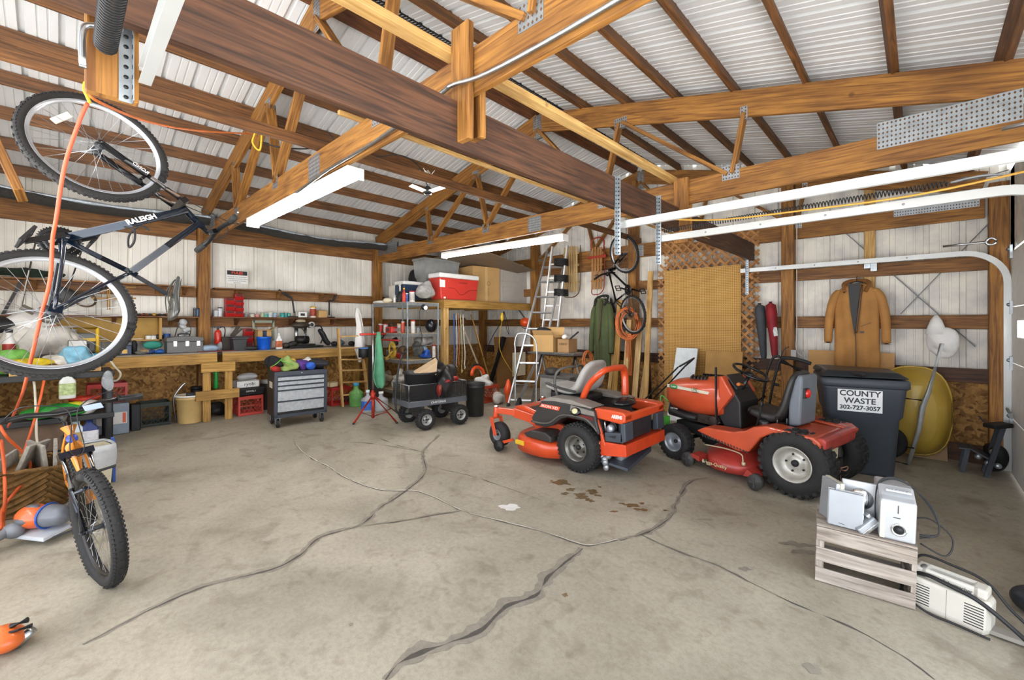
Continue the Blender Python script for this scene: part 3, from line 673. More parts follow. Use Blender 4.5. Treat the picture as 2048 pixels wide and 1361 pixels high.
# side pods (near and far)
pod=[(.56,.36),(.62,.44),(.53,.62),(.48,.72),(.30,.745),(-.12,.74),(-.22,.72),(-.26,.60),(-.33,.44),(-.30,.42),(-.20,.50),(-.06,.56),(.14,.56),(.22,.52),(.33,.40),(.42,.365)]
for s in (1,-1):
    b=MB(); b.prism(pod,(0,.26 if s>0 else -.26,0),(1,0,0),(0,0,1),(0,s*.20,0)); b.build('side_pod',PB,mw,bev=.018,seg=3)
    b=MB(); P=[(.60,.40),(.44,.41),(.34,.45),(.24,.555),(.12,.60),(-.08,.60),(-.22,.53),(-.30,.47)]
    b.tube(smooth([(x,s*.462,z) for x,z in P]),.024,8,flat=.6); b.build('wheel_guard',mat('5a5650',.5,var=.2),mw)
    b=MB(); b.prism([(.50,.715),(.36,.70),(.20,.735),(-.14,.735),(-.18,.75),(.10,.80),(.38,.79)],(0,s*.22,0),(1,0,0),(0,0,1),(0,s*.23,0)); b.build('pod_top',mat('8c857c',.55,var=.25),mw,bev=.008)
    b=MB(); b.prism([(.10,.66),(.09,.74),(-.22,.71),(-.24,.655)],(0,s*.463,0),(1,0,0),(0,0,1),(0,s*.006,0)); b.build('side_trim',mat('9c9890',.35,.5,var=.2),mw)
    b=MB(); b.prism([(.06,.64),(-.20,.635),(-.23,.60),(-.02,.60)],(0,s*.463,0),(1,0,0),(0,0,1),(0,s*.005,0)); b.build('side_vent',mat('6d1512',.5),mw)
b=MB(); b.prism([(.47,.68),(.50,.63),(.24,.63),(.22,.685)],(0,.462,0),(1,0,0),(0,0,1),(0,.006,0)); b.build('name_plate',mat('e3552f',.45),mw)
text('IKON XD',.052,WHT,mw,(.36,.470,.656),(-1,0,0),(0,0,1),.001,xs=1.0)
b=MB(); b.lathe([(.055,0),(.055,.03),(.045,.04),(.001,.042)],(.02,.455,.665),(0,1,.35),18); b.build('fuel_cap',BLKG,mw)
b=MB(); b.lathe([(.035,0),(.035,.002),(.001,.003)],(.02,.498,.682),(0,1,.35),14); b.build('cap_label',mat('d9d4a6',.5),mw)
# seat
def seat(par,x,z,w,m,hb=.46,rake=.22,name='seat'):
    b=MB(); R=[]
    for u,zz,th,wd in [(0.40,.03,.05,.8),(.36,.045,.09,.92),(.2,.02,.10,1),(.05,.0,.11,1),(-.03,.05,.13,1),(-.08,.16,.11,1),(-.11,.28,.10,.96),(-.14,.38,.09,.85),(-.17,.45,.07,.62),(-.18,hb,.04,.4)]:
        R.append((u,zz,th,wd))
    rings=[]
    for i,(u,zz,th,wd) in enumerate(R):
        a=R[min(i+1,len(R)-1)];q=R[max(i-1,0)]; dx,dz=a[0]-q[0],a[1]-q[1]; L=math.hypot(dx,dz); nx,nz=dz/L,-dx/L
        ring=[]
        for k in range(16):
            t=2*PI*k/16; cs=math.copysign(abs(math.cos(t))**.6,math.cos(t)); sn=math.copysign(abs(math.sin(t))**.6,math.sin(t))
            ring.append(V((x+u+nx*sn*th/2*(1),cs*w/2*wd,z+zz+nz*sn*th/2)))
        rings.append(ring)
    b.loft(rings); return b.build(name,m,par,subd=1)
seat(mw,.08,.83,.50,SEATG,.47)
b=MB(); b.box(-.05,.40,-.2,.2,.70,.80); b.build('seat_base',BLK,mw,bev=.02)
for s in (1,-1):
    b=MB(); b.tube(smooth([(.0,s*.27,.87),(.12,s*.29,.885),(.28,s*.29,.91),(.40,s*.28,.94)]),[.012,.028,.032,.032,.032,.032,.032,.032,.03,.03,.03,.03,.03,.03,.03,.03,.03,.025,.01],10,flat=.55); b.build('armrest',PB,mw)
    b=MB(); b.tube(smooth([(.42,s*.24,.70),(.47,s*.25,.92),(.44,s*.24,1.08),(.38,s*.13,1.14),(.36,s*.02,1.14)],6),.016,8); b.build('steering_lever',mat('55524d',.5),mw)
# engine, hoop, rear
hp=[(0.10,.25,.72),(.02,.25,.90),(-.08,.245,1.02),(-.12,.19,1.075),(-.13,.08,1.09),(-.13,-.08,1.09),(-.12,-.19,1.075),(-.11,-.245,1.00),(-.12,-.25,.86),(-.12,-.25,.74)]
b=MB(); b.tube(smooth(hp,5),.042,10,flat=.75); b.build('roll_hoop',MO,mw)
b=MB(); b.lathe([(.17,0),(.18,.02),(.16,.05),(.08,.07),(.001,.075)],(-.33,0,.745),(0,0,1),22)
for i in range(16): t=2*PI*i/16; b.bar((-.33+.06*math.cos(t),.06*math.sin(t),.82),(-.33+.165*math.cos(t),.165*math.sin(t),.79),.008,.012)
b.build('engine_screen',BLKG,mw)
for s in (1,-1):
    b=MB(); b.prism([(-.18,.745),(-.20,.62),(-.68,.60),(-.74,.64),(-.74,.73),(-.70,.755),(-.50,.76)],(0,s*.28,0),(1,0,0),(0,0,1),(0,s*.14,0)); b.build('rear_rail',MO,mw,bev=.02,seg=3)
    b=MB(); b.prism([(-.24,.64),(-.18,.64),(-.32,.40),(-.34,.32),(-.42,.32),(-.36,.42)],(0,s*.40,0),(1,0,0),(0,0,1),(0,s*.03,0)); b.build('side_brace',MO,mw,bev=.005)
    b=MB(); b.prism([(-.38,.46),(-.70,.50),(-.72,.38),(-.40,.36)],(0,s*.33,0),(1,0,0),(0,0,1),(0,s*.09,0)); b.prism([(-.66,.62),(-.74,.62),(-.76,.40),(-.66,.38)],(0,s*.26,0),(1,0,0),(0,0,1),(0,s*.16,0)); b.build('rear_shroud',PB2,mw,bev=.01)
    b=MB(); b.prism([(-.44,.42),(-.60,.455),(-.58,.415)],(0,s*.422,0),(1,0,0),(0,0,1),(0,s*.002,0)); b.build('slot',BLK,mw)
b=MB(); b.box(-.74,-.68,-.42,.42,.62,.735); b.build('rear_rail',MO,mw,bev=.02)
b=MB(); b.prism([(.05,.37),(-.30,.36),(-.76,.38),(-.78,.27),(-.30,.22),(.05,.26)],(0,-.42,0),(1,0,0),(0,0,1),(0,.84,0)); b.build('rear_frame',mat('d4461f',.4,var=.2,coat=.2),mw,bev=.006)
text('ARIENS',.062,WHT,mw,(-.60,.423,.685),(-1,0,.03),(0,0,1),.001,bold=.002,xs=.9)
b=MB(); b.box(-.68,-.30,-.2,.2,.38,.62); b.cyl((-.42,.22,.50),(-.42,.31,.50),.075,16); b.box(-.62,-.52,.2,.30,.44,.58)
for i in range(6): b.bar((-.62,-.2,.40+i*.03),(-.30,-.2,.40+i*.03),.03,.01)
b.build('engine',mat('3c3f42',.4,.4,var=.4,sc=20),mw,bev=.01)
b=MB(); b.cyl((-.43,.30,.50),(-.43,.385,.50),.06,18,.05); b.build('oil_filter',mat('b7bcc6',.3,.5),mw)
b=MB(); b.tube(smooth([(-.30,.3,.56),(-.34,.37,.58),(-.36,.36,.45),(-.40,.3,.42)]),.012,8); b.tube(smooth([(-.60,.25,.58),(-.66,.32,.50),(-.6,.35,.46)]),.01,8); b.build('hose',CHR,mw)
b=MB(); b.cyl((-.48,.05,.19),(-.48,.25,.19),.07,16); b.build('muffler',mat('c9cccd',.35,.7,var=.3),mw)
b=MB(); b.hexa([V((-.30,.40,.14)),V((-.74,.34,.10)),V((-.62,-.3,.14)),V((-.30,-.3,.14)),V((-.30,.40,.16)),V((-.74,.34,.13)),V((-.62,-.3,.19)),V((-.30,-.3,.2))]); b.build('rear_flap',PB2,mw,bev=.004)
b=MB()
for i in range(7): b.ell((-.26+random.uniform(-.04,.04),.40+random.uniform(-.05,.0),.10+.02*i),(.03,.03,.035),8,6,.3,9,i)
b.build('transaxle_fin',mat('c2c5c9',.4,.6,var=.4,sc=30),mw)
for i,(x,z,w_) in enumerate([(-.115,.33,.028),(-.155,.325,.03),(-.29,.33,.02)]):
    b=MB(); b.box(x-w_/2,x+w_/2,.4205,.4215,z-.02,z+.02); b.build('decal',WHT,mw)

def remap(root,fn,skip):
    for ch in [q for q in C.objects if q.parent==root]:
        if ch.name.split('.')[0] in skip: continue
        for v in ch.data.vertices: v.co=V(fn(v.co.x,v.co.y,v.co.z,ch.name.split('.')[0]))

def fm(x,y,z,n):
    if n=='seat' or n=='seat_base' or n=='armrest': x+=.17
    if x<-.12 and n not in('roll_hoop','seat'): x=-.12+(x+.12)*.60
    if z>.4: z=.4+(z-.4)*(.90 if n=='roll_hoop' else .80 if n=='steering_lever' else .76)
    if n=='rear_frame' or n=='decal': z=z-.01
    return x,y,z
remap(mw,fm,('wheel','caster_fork','caster_cap','deck_wheel','mower_deck','front_frame','transaxle_fin'))
# ---------------- lawn tractor
TO=mat('c9512d',.35,var=.2,coat=.35,sc=4); TR_=mat('b53d33',.4,var=.35,coat=.2,sc=7); TIRE=RUB
hd=math.radians(169.5); c=V((-.74,4.92,0)); tt=thing('lawn_tractor','faded orange lawn tractor with black seat, steering wheel and big rear tires','lawn tractor',(c.x,c.y,gz(c.x)),hd,tilt=True)
for s in (1,-1): wheel(tt,(0,s*.385,.295),(0,1,0),.288,.24,.15,s,.009,26,mat('c9c6bb',.4,.4,var=.25,sc=14),hub=BLK,dish=.15)
for s in (1,-1): wheel(tt,(1.19,s*.40,.192),(0,1,0),.188,.15,.10,s,.005,24,mat('a9adb2',.4,.5,var=.25),bolts=0,dish=-.1)
b=MB(); b.cyl((1.19,-.36,.19),(1.19,.36,.19),.022); b.box(-.15,1.35,-.16,.16,.25,.37); b.box(.3,.9,-.22,.22,.36,.40); b.build('chassis',BLK,tt,bev=.008)
# hood
def hring(x,w,z0,z1,k=3.2,n=22):
    out=[];zc=(z0+z1)/2;hz=(z1-z0)/2
    for i in range(n):
        t=2*PI*i/n; ct,st=math.cos(t),math.sin(t); zz=zc+hz*math.copysign(abs(st)**(2/k),st); ww=w*(1-.10*max(0,st))
        out.append(V((x,ww*math.copysign(abs(ct)**(2/k),ct),zz)))
    return out
b=MB(); b.loft([hring(1.46,.17,.60,.76),hring(1.44,.225,.54,.815),hring(1.35,.25,.49,.85),hring(1.1,.262,.475,.885),hring(.85,.268,.48,.915),hring(.62,.27,.50,.935),hring(.55,.26,.52,.93)]); b.build('hood',TO,tt)
b=MB(); b.loft([hring(1.455,.16,.42,.60),hring(1.40,.235,.40,.55),hring(1.2,.25,.40,.50),hring(.95,.25,.41,.50)]); b.build('grille',BLK,tt)
for s in (1,-1):
    b=MB()
    for i in range(5): b.bar((1.10-i*.055,s*.10,.905+i*.002),(1.06-i*.055,s*.20,.888+i*.003),.022,.03)
    b.build('hood_vent',BLK,tt)
b=MB(); b.prism([(1.40,.755),(1.40,.79),(.72,.775),(.74,.745)],(0,.258,0),(1,0,0),(0,0,1),(0,.010,0)); b.build('side_stripe',mat('cfc9b4',.5,var=.1),tt)
b=MB(); b.lathe([(.047,0),(.047,.004),(.001,.005)],(0,0,0),(0,1,0),24); b.xf(Matrix.Translation((1.29,.266,.772))@Matrix.Diagonal((1.5,1,.62,1))); b.build('badge',mat('2f8a3e',.4),tt)
text('Scotts',.036,WHT,tt,(1.29,.274,.772),(-1,0,0),(0,0,1),.0008)
text('1742',.05,mat('2f6e3e',.5),tt,(.95,.272,.775),(-1,0,.02),(0,0,1),.0008)
text('HydroDrive',.02,DGR,tt,(.93,.272,.747),(-1,0,.02),(0,0,1),.0008)
text('17HP TWIN',.024,WHT,tt,(1.27,.268,.52),(-1,0,.05),(0,0,1),.0008)
# dash
b=MB(); b.prism([(.56,.95),(.50,.93),(.34,.70),(.32,.42),(.50,.40),(.60,.55)],(0,-.20,0),(1,0,0),(0,0,1),(0,.40,0)); b.build('dash',BLK,tt,bev=.02)
b=MB(); b.prism([(.60,.955),(.56,.965),(.40,.78),(.60,.55)],(0,-.262,0),(1,0,0),(0,0,1),(0,.524,0)); b.build('cowl',TO,tt,bev=.02)
b=MB(); b.hexa([V((.56,-.16,.955)),V((.56,.16,.955)),V((.43,.14,.82)),V((.43,-.14,.82)),V((.56,-.16,.975)),V((.56,.16,.975)),V((.42,.14,.835)),V((.42,-.14,.835))]); b.build('dash_panel',PB,tt,bev=.006)
b=MB(); b.bar((.64,.265,1.05),(.60,.275,.50),.035,.014,up=(1,0,0)); b.bar((.60,.275,.50),(.60,.26,.30),.02,.02,up=(1,0,0)); b.build('hood_prop',BLK,tt,bev=.003)
swc=V((.34,0,1.0)); sax=V((-.45,0,1)).normalized()
b=MB(); b.torus(swc,sax,.175,.014,36,8); d,u,v=frame(sax)
for a in (.5,2.6,4.7): b.bar(swc-sax*.03,swc+(u*math.cos(a)+v*math.sin(a))*.17,.028,.01,up=sax)
b.lathe([(.05,-.05),(.05,-.02),(.03,0),(.001,0)],swc,sax,16); b.cyl(swc-sax*.05,swc-sax*.28,.02); b.build('steering_wheel',BLKG,tt)
b=MB(); b.cyl((.36,.10,.87),(.36,.20,.885),.010); b.cyl((.36,.19,.885),(.34,.26,.89),.018,10); b.build('throttle',mat('c46f2e',.5),tt)
b=MB(); b.tube(smooth([(.20,.24,.46),(.14,.26,.62),(.10,.27,.75)]),.009,6); b.ell((.10,.27,.76),(.02,.02,.03)); b.tube([(.34,.2,.62),(.22,.3,.70)],.008,6); b.build('lever',BLK,tt)
# seat with tail light block
b=MB(); rings=[]
SR=[(.34,.66,.05,.85),(.31,.665,.10,.97),(.15,.64,.12,1),(.0,.62,.13,1),(-.10,.66,.14,1),(-.16,.78,.12,1),(-.19,.90,.11,.98),(-.22,1.0,.11,.93),(-.25,1.07,.09,.8),(-.27,1.10,.04,.55)]
for i,(u,z,th,wd) in enumerate(SR):
    a=SR[min(i+1,len(SR)-1)];q=SR[max(i-1,0)];dx,dz=a[0]-q[0],a[1]-q[1];L=math.hypot(dx,dz);nx,nz=dz/L,-dx/L
    rings.append([V((u+nx*math.copysign(abs(math.sin(t))**.6,math.sin(t))*th/2,math.copysign(abs(math.cos(t))**.6,math.cos(t))*.25*wd,z+nz*math.copysign(abs(math.sin(t))**.6,math.sin(t))*th/2)) for t in [2*PI*k/16 for k in range(16)]])
b.loft(rings); st=b.build('seat',mat('2b2a28',.45,var=.25),tt,subd=1)
b=MB(); b.prism([(-.20,.58),(-.20,.82),(-.26,1.02),(-.30,1.08),(-.36,1.06),(-.35,.60)],(0,-.20,0),(1,0,0),(0,0,1),(0,.40,0)); b.build('seat_shell',mat('6c737b',.5,var=.15),tt,bev=.03,seg=3)
for s in (1,):
    b=MB(); b.box(-.385,-.355,s*.12-.05,s*.12+.05,.86,.95); b.build('light_recess',BLK,tt,bev=.004)
    b=MB(); b.ell((-.385,s*.12,.905),(.04,.045,.042),14,10); b.build('tail_light',mat('d42017',.25,coat=.5),tt)

b=MB(); b.prism([(.10,.60),(-.05,.60),(-.30,.58),(-.28,.52),(.10,.52)],(0,-.13,0),(1,0,0),(0,0,1),(0,.26,0)); b.ell((.08,.23,.57),(.085,.055,.05),16,8); b.cyl((-.10,.25,.56),(-.10,.25,.64),.018); b.cyl((-.10,.25,.64),(-.10,.25,.66),.03); b.cyl((-.20,.22,.56),(-.20,.22,.66),.015); b.lathe([(.07,0),(.07,.015),(.001,.02)],(-.22,.2,.575),(0,0,1),16); b.build('seat_bracket',BLKG,tt,bev=.01)
# fenders / running boards
for s in (1,-1):
    y0=s*.25; w_=s*.23
    fen=[(.80,.385),(.72,.44),(.46,.46),(.36,.50),(.30,.55),(.20,.585),(-.30,.57),(-.42,.53),(-.40,.45),(-.34,.46),(.0,.545),(.15,.53),(.24,.46),(.29,.37),(.33,.30),(.42,.285),(.60,.33)]
    b=MB(); b.prism(fen,(0,y0,0),(1,0,0),(0,0,1),(0,w_,0)); b.build('fender',TO,tt,bev=.016,seg=3)
    b=MB()
    for i in range(16): x=.74-i*.026; b.bar((x,y0+w_*.97+s*.004,.375-i*.0045),(x-.012,y0+w_*.97+s*.004,.34-i*.003),.010,.012,up=(1,0,0))
    b.build('foot_grip',PB,tt)
b=MB(); b.box(.30,.62,-.26,.26,.40,.435); b.box(-.30,.28,-.30,.30,.50,.56); b.build('tunnel',TO,tt,bev=.015)
b=MB(); b.prism([(-.30,.56),(-.30,.50),(-.44,.44),(-.46,.47),(-.47,.545),(-.42,.57)],(0,-.47,0),(1,0,0),(0,0,1),(0,.94,0)); b.build('rear_fender',TR_,tt,bev=.015)
b=MB(); b.box(-.34,-.16,-.10,.14,.20,.47); b.build('rear_block',mat('d8cfae',.6,var=.3),tt,bev=.006)
b=MB(); b.box(-.40,-.33,-.14,.14,.17,.31); b.bar((-.36,0,.2),(-.52,0,.19),.12,.01); b.build('hitch_plate',mat('3b3d3f',.4,.5,var=.5,sc=40),tt)
b=MB(); b.tube(smooth([(-.42,.05,.24),(-.55,.10,.25),(-.52,-.02,.26),(-.44,.02,.24)]),.006,6); b.tube(smooth([(-.42,.0,.24),(-.46,.04,.12),(-.50,.02,.05),(-.47,-.02,.02)]),.004,5); b.build('hitch_chain',mat('c08f7c',.5,.3),tt)
# deck
b=MB()
def dring(z,k,x0=.60,a=.36,bb=.56,n=30,pw=2.3):
    out=[]
    for i in range(n):
        t=2*PI*i/n; ct,st=math.cos(t),math.sin(t); out.append(V((x0+a*k*math.copysign(abs(ct)**(2/pw),ct)*(1+.12*math.cos(3*t)),bb*k*math.copysign(abs(st)**(2/pw),st),z)))
    return out
b.loft([dring(.07,1.0),dring(.14,1.0),dring(.17,.96),dring(.185,.80),dring(.25,.70),dring(.265,.4)]); DK0=b.build('mower_deck',TR_,tt)
b=MB(); b.prism([(.95,.16),(.98,.13),(.85,.10),(.85,.15)],(0,.40,0),(1,0,0),(0,0,1),(0,.16,0)); b.build('deck_bracket',TR_,tt); b=MB(); b.prism([(.30,.17),(.20,.12),(.20,.10),(.34,.10)],(0,.42,0),(1,0,0),(0,0,1),(0,.16,0)); b.build('deck_bracket',TR_,tt)
text('Briggs-Quality',.045,mat('d9cfa0',.6),DK0,(.66,.565,.118),(-1,0,0),(0,-.15,1),.0008)
for x,y in ((1.0,.54),(.20,.60),(1.0,-.5),(.25,-.5)):
    b=MB(); b.cyl((x,y-.03,.085),(x,y+.03,.085),.072,22)
    for k in range(4): b.bar((x,y+.031,.085),(x+.05*math.cos(k*PI/2),y+.031,.085+.05*math.sin(k*PI/2)),.016,.008,up=(0,1,0))
    b.build('gauge_wheel',mat('403f3d',.6),tt)
b=MB(); b.tube(smooth([(.88,.44,.25),(.62,.45,.27),(.44,.46,.26),(.40,.48,.22),(.39,.50,.17)]),.007,6); b.cyl((.38,.50,.17),(.38,.50,.20),.02); b.build('discharge_rod',mat('d6c9a4',.4,.4),tt)
b=MB(); b.box(.9,1.2,-.18,.18,.40,.50); b.cyl((.85,.20,.47),(.85,.26,.47),.05); b.tube(smooth([(.95,.22,.46),(.85,.25,.43),(.78,.24,.47)]),.012,6); b.build('engine',mat('4a4038',.5,.4,var=.5,sc=26),tt,bev=.006)
b=MB(); b.tube(smooth([(1.30,.34,.60),(1.40,.38,.66),(1.36,.40,.50),(1.30,.42,.40)]),.008,6); b.box(1.27,1.35,.34,.42,.34,.44); b.build('front_guard',mat('4fa83a',.4),tt)

def ft(x,y,z,n):
    if n in('hood','grille','hood_vent','side_stripe','badge','lettering','cowl','dash_panel','hood_prop','front_guard'):
        return 1.46+(x-1.46)*.76,y,z
    if n in('dash','steering_wheel','throttle'): return x+.26,y,z+(.01)
    if n in('seat','seat_shell','light_recess','tail_light','seat_bracket','lever'): return .54+(x-.34)*.70,y*.92,z-.02
    if n in('fender','foot_grip'): return (x*1.14 if x>0 else x*.5),y,z
    if n in('rear_fender','rear_block','hitch_plate','hitch_chain','tunnel'): return (x*.5 if x<0 else x),(y*.66 if y<0 else y*.95),z
    if n in('mower_deck','deck_bracket','gauge_wheel','discharge_rod'): return .60+(x-.6)*.88,y,z
    return x,y,z
remap(tt,ft,('wheel','chassis','engine'))
# ================================================================ BICYCLES
def bicycle(name,label,M,fr,fork,r=.34,tw=.05,W=1.06,bb=(.43,-.03),hl=(.86,.42),ht=(.81,.52),sj=(.30,.42),sad=(.22,.60),steer=0,crank=-2.0,txt=None,fl_txt=None,bar=(.0,.06,.31),sp=32,knob=60,sadm=None,reflector=False,forkm=None,lugs=True,downr=.019,det=True,headr=.021,rimm=None,lvm=None):
    t=thing(name,label,'bicycle',M=M)
    P=lambda a,z=0: V((a[0],a[1],z))
    ax=(P(ht)-P(hl)).normalized(); RS=Matrix.Translation(P(hl))@Matrix.Rotation(steer,4,ax)@Matrix.Translation(-P(hl))
    I=Matrix.Identity(4)
    b=MB()
    b.tube([P(ht),P(hl)],headr,12); 
    b.tube([P(hl).lerp(P(ht),.15),P(bb)],downr,12); tt_=P(hl).lerp(P(ht),.8)
    b.tube([tt_,P(sj)],.019,12); b.tube([P(bb),P(sj)+(P(sj)-P(bb)).normalized()*.03],.0155,12)
    b.tube([P(bb,-.045),P(bb,.045)],.021,12)
    for s in (-1,1):
        b.tube(smooth([P(bb,s*.03),P((.30,-.02),s*.045),P((0,0),s*.065)],3),.0095,8); b.tube(smooth([P(sj,s*.012),P((sj[0]*.6,sj[1]*.6),s*.05),P((0,0),s*.065)],3),.0075,8)
        b.box(-.02,.02,-.02,.03,s*.065-.003,s*.065+.003)
    b.tube([P((sj[0]*.62,sj[1]*.62),-.05),P((sj[0]*.62,sj[1]*.62),.05)],.007,6)
    b.build('frame',fr,t)
    fm=forkm or fork
    b=MB(); fh=V((W,0,0)); cr_=P(hl)-ax*.03
    for s in (-1,1):
        u=P(hl,s*.055)-ax*.035; l=V((W,0,s*.055)); mid=u.lerp(l,.45)
        b.tube([u+ax*.02,mid],.0135,10); b.tube([mid,l],.0185,10); b.tube([l+V((0,0,-.012)),l+V((0,0,.012))],.016,8)
    b.bar(P(hl,-.075)-ax*.02,P(hl,.075)-ax*.02,.045,.035,up=ax); m=P(hl)-ax*.02
    b.tube([V((W,0,-.055))+ (m-fh)*.52+V((.03,0,0)),V((W,0,0))+(m-fh)*.56+V((.055,0,0)),V((W,0,.055))+(m-fh)*.52+V((.03,0,0))],.010,8)
    b.xf(RS); f=b.build('fork',fm,t)
    b=MB()
    for s in (-1,1): u=P(hl,s*.055)-ax*.04; l=V((W,0,s*.055)); b.tube([u,u.lerp(l,.40)],.0142,10)
    b.xf(RS); b.build('stanchion',CHR,f)
    # wheels
    for nm,c,X in (('rear',V((0,0,0)),I),('front',fh,RS)):
        b=MB(); rr=r-tw*.92
        b.lathe([(rr,-.013),(rr+.004,-.013),(rr-.012,-.010),(rr-.018,0),(rr-.012,.010),(rr+.004,.013),(rr,.013),(rr,-.013)],c,(0,0,1),64,cap=False); b.xf(X)
        wv=b.build('wheel_rim',rimm or mat('cfd3d8',.3,.5,var=.1),t)
        b=MB(); b.torus(c,(0,0,1),r-tw/2,tw/2*.93,72,10)
        for i in range(knob):
            tt=2*PI*i/knob; rd=V((math.cos(tt),math.sin(tt),0)); tg=V((-math.sin(tt),math.cos(tt),0))
            for q in (-1,0,1):
                if q==0 and i%2: continue
                a=q*.85; n=(rd*math.cos(a)+V((0,0,math.sin(a)))); p=c+rd*(r-tw/2)+n*(tw/2*.95); b.bar(p-n*.001,p+n*tw*.07,tw*.20,r*2*PI/knob*.5,up=tg)
        b.xf(X); b.build('tire',RUB,wv)
        b=MB()
        for i in range(sp):
            s=1 if i%2 else -1; a=2*PI*i/sp; a2=a+(.9 if (i//2)%2 else -.9)
            b.tube([c+V((.022*math.cos(a2),.022*math.sin(a2),s*.028)),c+V(((rr-.012)*math.cos(a),(rr-.012)*math.sin(a),0))],.0012,4,cap=False)
        b.xf(X); b.build('spokes',STEEL,wv)
        b=MB(); b.cyl(c+V((0,0,-.05)),c+V((0,0,.05)),.014,12); 
        for s in (-1,1): b.cyl(c+V((0,0,s*.028-.002)),c+V((0,0,s*.028+.002)),.026,16)
        b.cyl(c+V((0,0,-.075)),c+V((0,0,.075)),.006,8); b.xf(X); b.build('hub',DGR,wv)
        if reflector and nm=='front':
            b=MB(); a=-1.05; u=V((math.cos(a),math.sin(a),0)); g=V((-math.sin(a),math.cos(a),0)); q=c+u*.20; b.bar(q-g*.055,q+g*.055,.012,.035,up=u); b.xf(X); b.build('reflector',mat('e8e4d8',.3),wv,bev=.004)
    # cockpit
    b=MB(); top=P(ht)+ax*(.045); fwd=V((ax.y,-ax.x,0)); 
    stem=top+fwd*.07+ax*bar[1]*.5; b.tube([P(ht)+ax*.0,top],.016,10); b.tube([top,stem],.017,10); b.xf(RS); b.build('stem',BLKG,t)
    b=MB(); rise=ax*(bar[1]*.5)
    pts=[stem+V((0,0,z))+ (rise*min(1,max(0,(abs(z)-.06)/.1)))-fwd*(.05*max(0,abs(z)-.12)/.2) for z in [-bar[2],-.22,-.16,-.10,-.05,0,.05,.10,.16,.22,bar[2]]]
    b.tube(pts,.0155,10); b.xf(RS); hbar=b.build('handlebar',BLKG,t)
    for s,i in ((-1,0),(1,-1)):
        e=pts[i]; i2=1 if s<0 else -2; d=(e-pts[i2]).normalized()
        b=MB(); b.tube([e-d*.10,e-d*.09,e,e+d*.004],[.015,.020,.0195,.014],12); b.xf(RS); b.build('grip',RUB,hbar)
        b=MB(); q=e-d*.12; b.tube(smooth([q,q+fwd*.035-ax*.01,q+fwd*.045+d*.05-ax*.015,q+fwd*.05+d*.11-ax*.015]),.0065,6); b.bar(q-fwd*.0,q+fwd*.03,.03,.025,up=ax); b.xf(RS); b.build('brake_lever',lvm or STEEL,hbar)
        b=MB(); b.tube(smooth([q+fwd*.03,q+fwd*.10+V((0,0,-s*.07))+ax*.03,stem+fwd*.09+ax*-.02+V((0,0,s*.02)),P(hl)+fwd*.05+V((0,0,s*.03)),P(hl)-ax*.05+fwd*.03]),.0028,5); b.xf(RS); b.build('cable',BLK,hbar)
    # saddle
    b=MB(); sd=(P(sj)-P(bb)).normalized(); spt=P(sad)-sd*.03; b.tube([P(sj)-sd*.03,spt],.0135,10); b.tube([spt-sd*.0+V((-.0,0,0)),spt+V((.0,.012,0))],.018,8)
    b.build('seatpost',DGR,t)
    b=MB(); rings=[]
    for u,w_,h,dz in [(-.145,.05,.012,.0),(-.14,.115,.03,.004),(-.10,.145,.045,.006),(-.04,.12,.045,0),(.02,.07,.04,-.004),(.08,.045,.035,0),(.125,.034,.028,.0),(.14,.015,.012,-.004)]:
        rings.append([P(sad)+V((u,dz+.02+h*.5*math.sin(2*PI*k/12),w_*.5*math.cos(2*PI*k/12))) for k in range(12)])
    b.loft(rings); 
    for s in (-1,1): b.tube(smooth([P(sad)+V((-.10,.0,s*.03)),P(sad)+V((-.03,-.02,s*.02)),P(sad)+V((.04,-.02,s*.02)),P(sad)+V((.11,.0,s*.01))]),.0035,6)
    b.build('saddle',sadm or BLK,t)
    # drive
    cs=V((math.cos(crank),math.sin(crank),0)); B=P(bb)
    b=MB(); 
    for R_,z in ((.088,.048),(.066,.042)):
        b.lathe([(R_-.02,-.0015),(R_,-.0015),(R_,.0015),(R_-.02,.0015)],B+V((0,0,z)),(0,0,1),44,cap=False)
        for i in range(40): a=2*PI*i/40; b.bar(B+V((R_*math.cos(a),R_*math.sin(a),z)),B+V(((R_+.005)*math.cos(a),(R_+.005)*math.sin(a),z)),.006,.003,up=(0,0,1))
    for i in range(4): a=2*PI*i/4+crank; b.bar(B+V((0,0,.05)),B+V((.07*math.cos(a),.07*math.sin(a),.05)),.018,.006,up=(0,0,1))
    b.build('chainring',BLKG,t)
    for s in (-1,1):
        b=MB(); e=B+cs*(.17*s)+V((0,0,s*.07)); b.bar(B+V((0,0,s*.06)),e,.028,.013,up=(0,0,1)); b.build('crank_arm',BLKG,t,bev=.003)
        b=MB(); pc=e+V((0,0,s*.06)); pu=V((.86,.0,0));pu=V((math.cos(.35),math.sin(.35),0)); pv=V((-math.sin(.35),math.cos(.35),0))
        for a_ in (-.045,0,.045): b.bar(pc+pu*a_-V((0,0,.045)),pc+pu*a_+V((0,0,.045)),.012,.012,up=pv)
        for z_ in (-.045,.045): b.bar(pc-pu*.05+V((0,0,z_)),pc+pu*.05+V((0,0,z_)),.012,.014,up=pv)
        b.tube([e-V((0,0,s*.01)),pc+V((0,0,s*.03))],.007,6); b.build('pedal',BLK,t,bev=.002)
    b=MB(); b.tube([B+V((0,.088,.047)),V((.0,.034,.045))],.004,5); b.tube([B+V((0,-.088,.047)),V((.02,-.10,.045)),V((-.0,-.055,.045)),V((.02,-.034,.045))],.004,5)
    for k,R_ in enumerate((.05,.043,.036,.030,.024)): b.lathe([(.012,0),(R_,0),(R_,.002),(.012,.002)],V((0,0,.028+.004*k)),(0,0,1),26,cap=False)
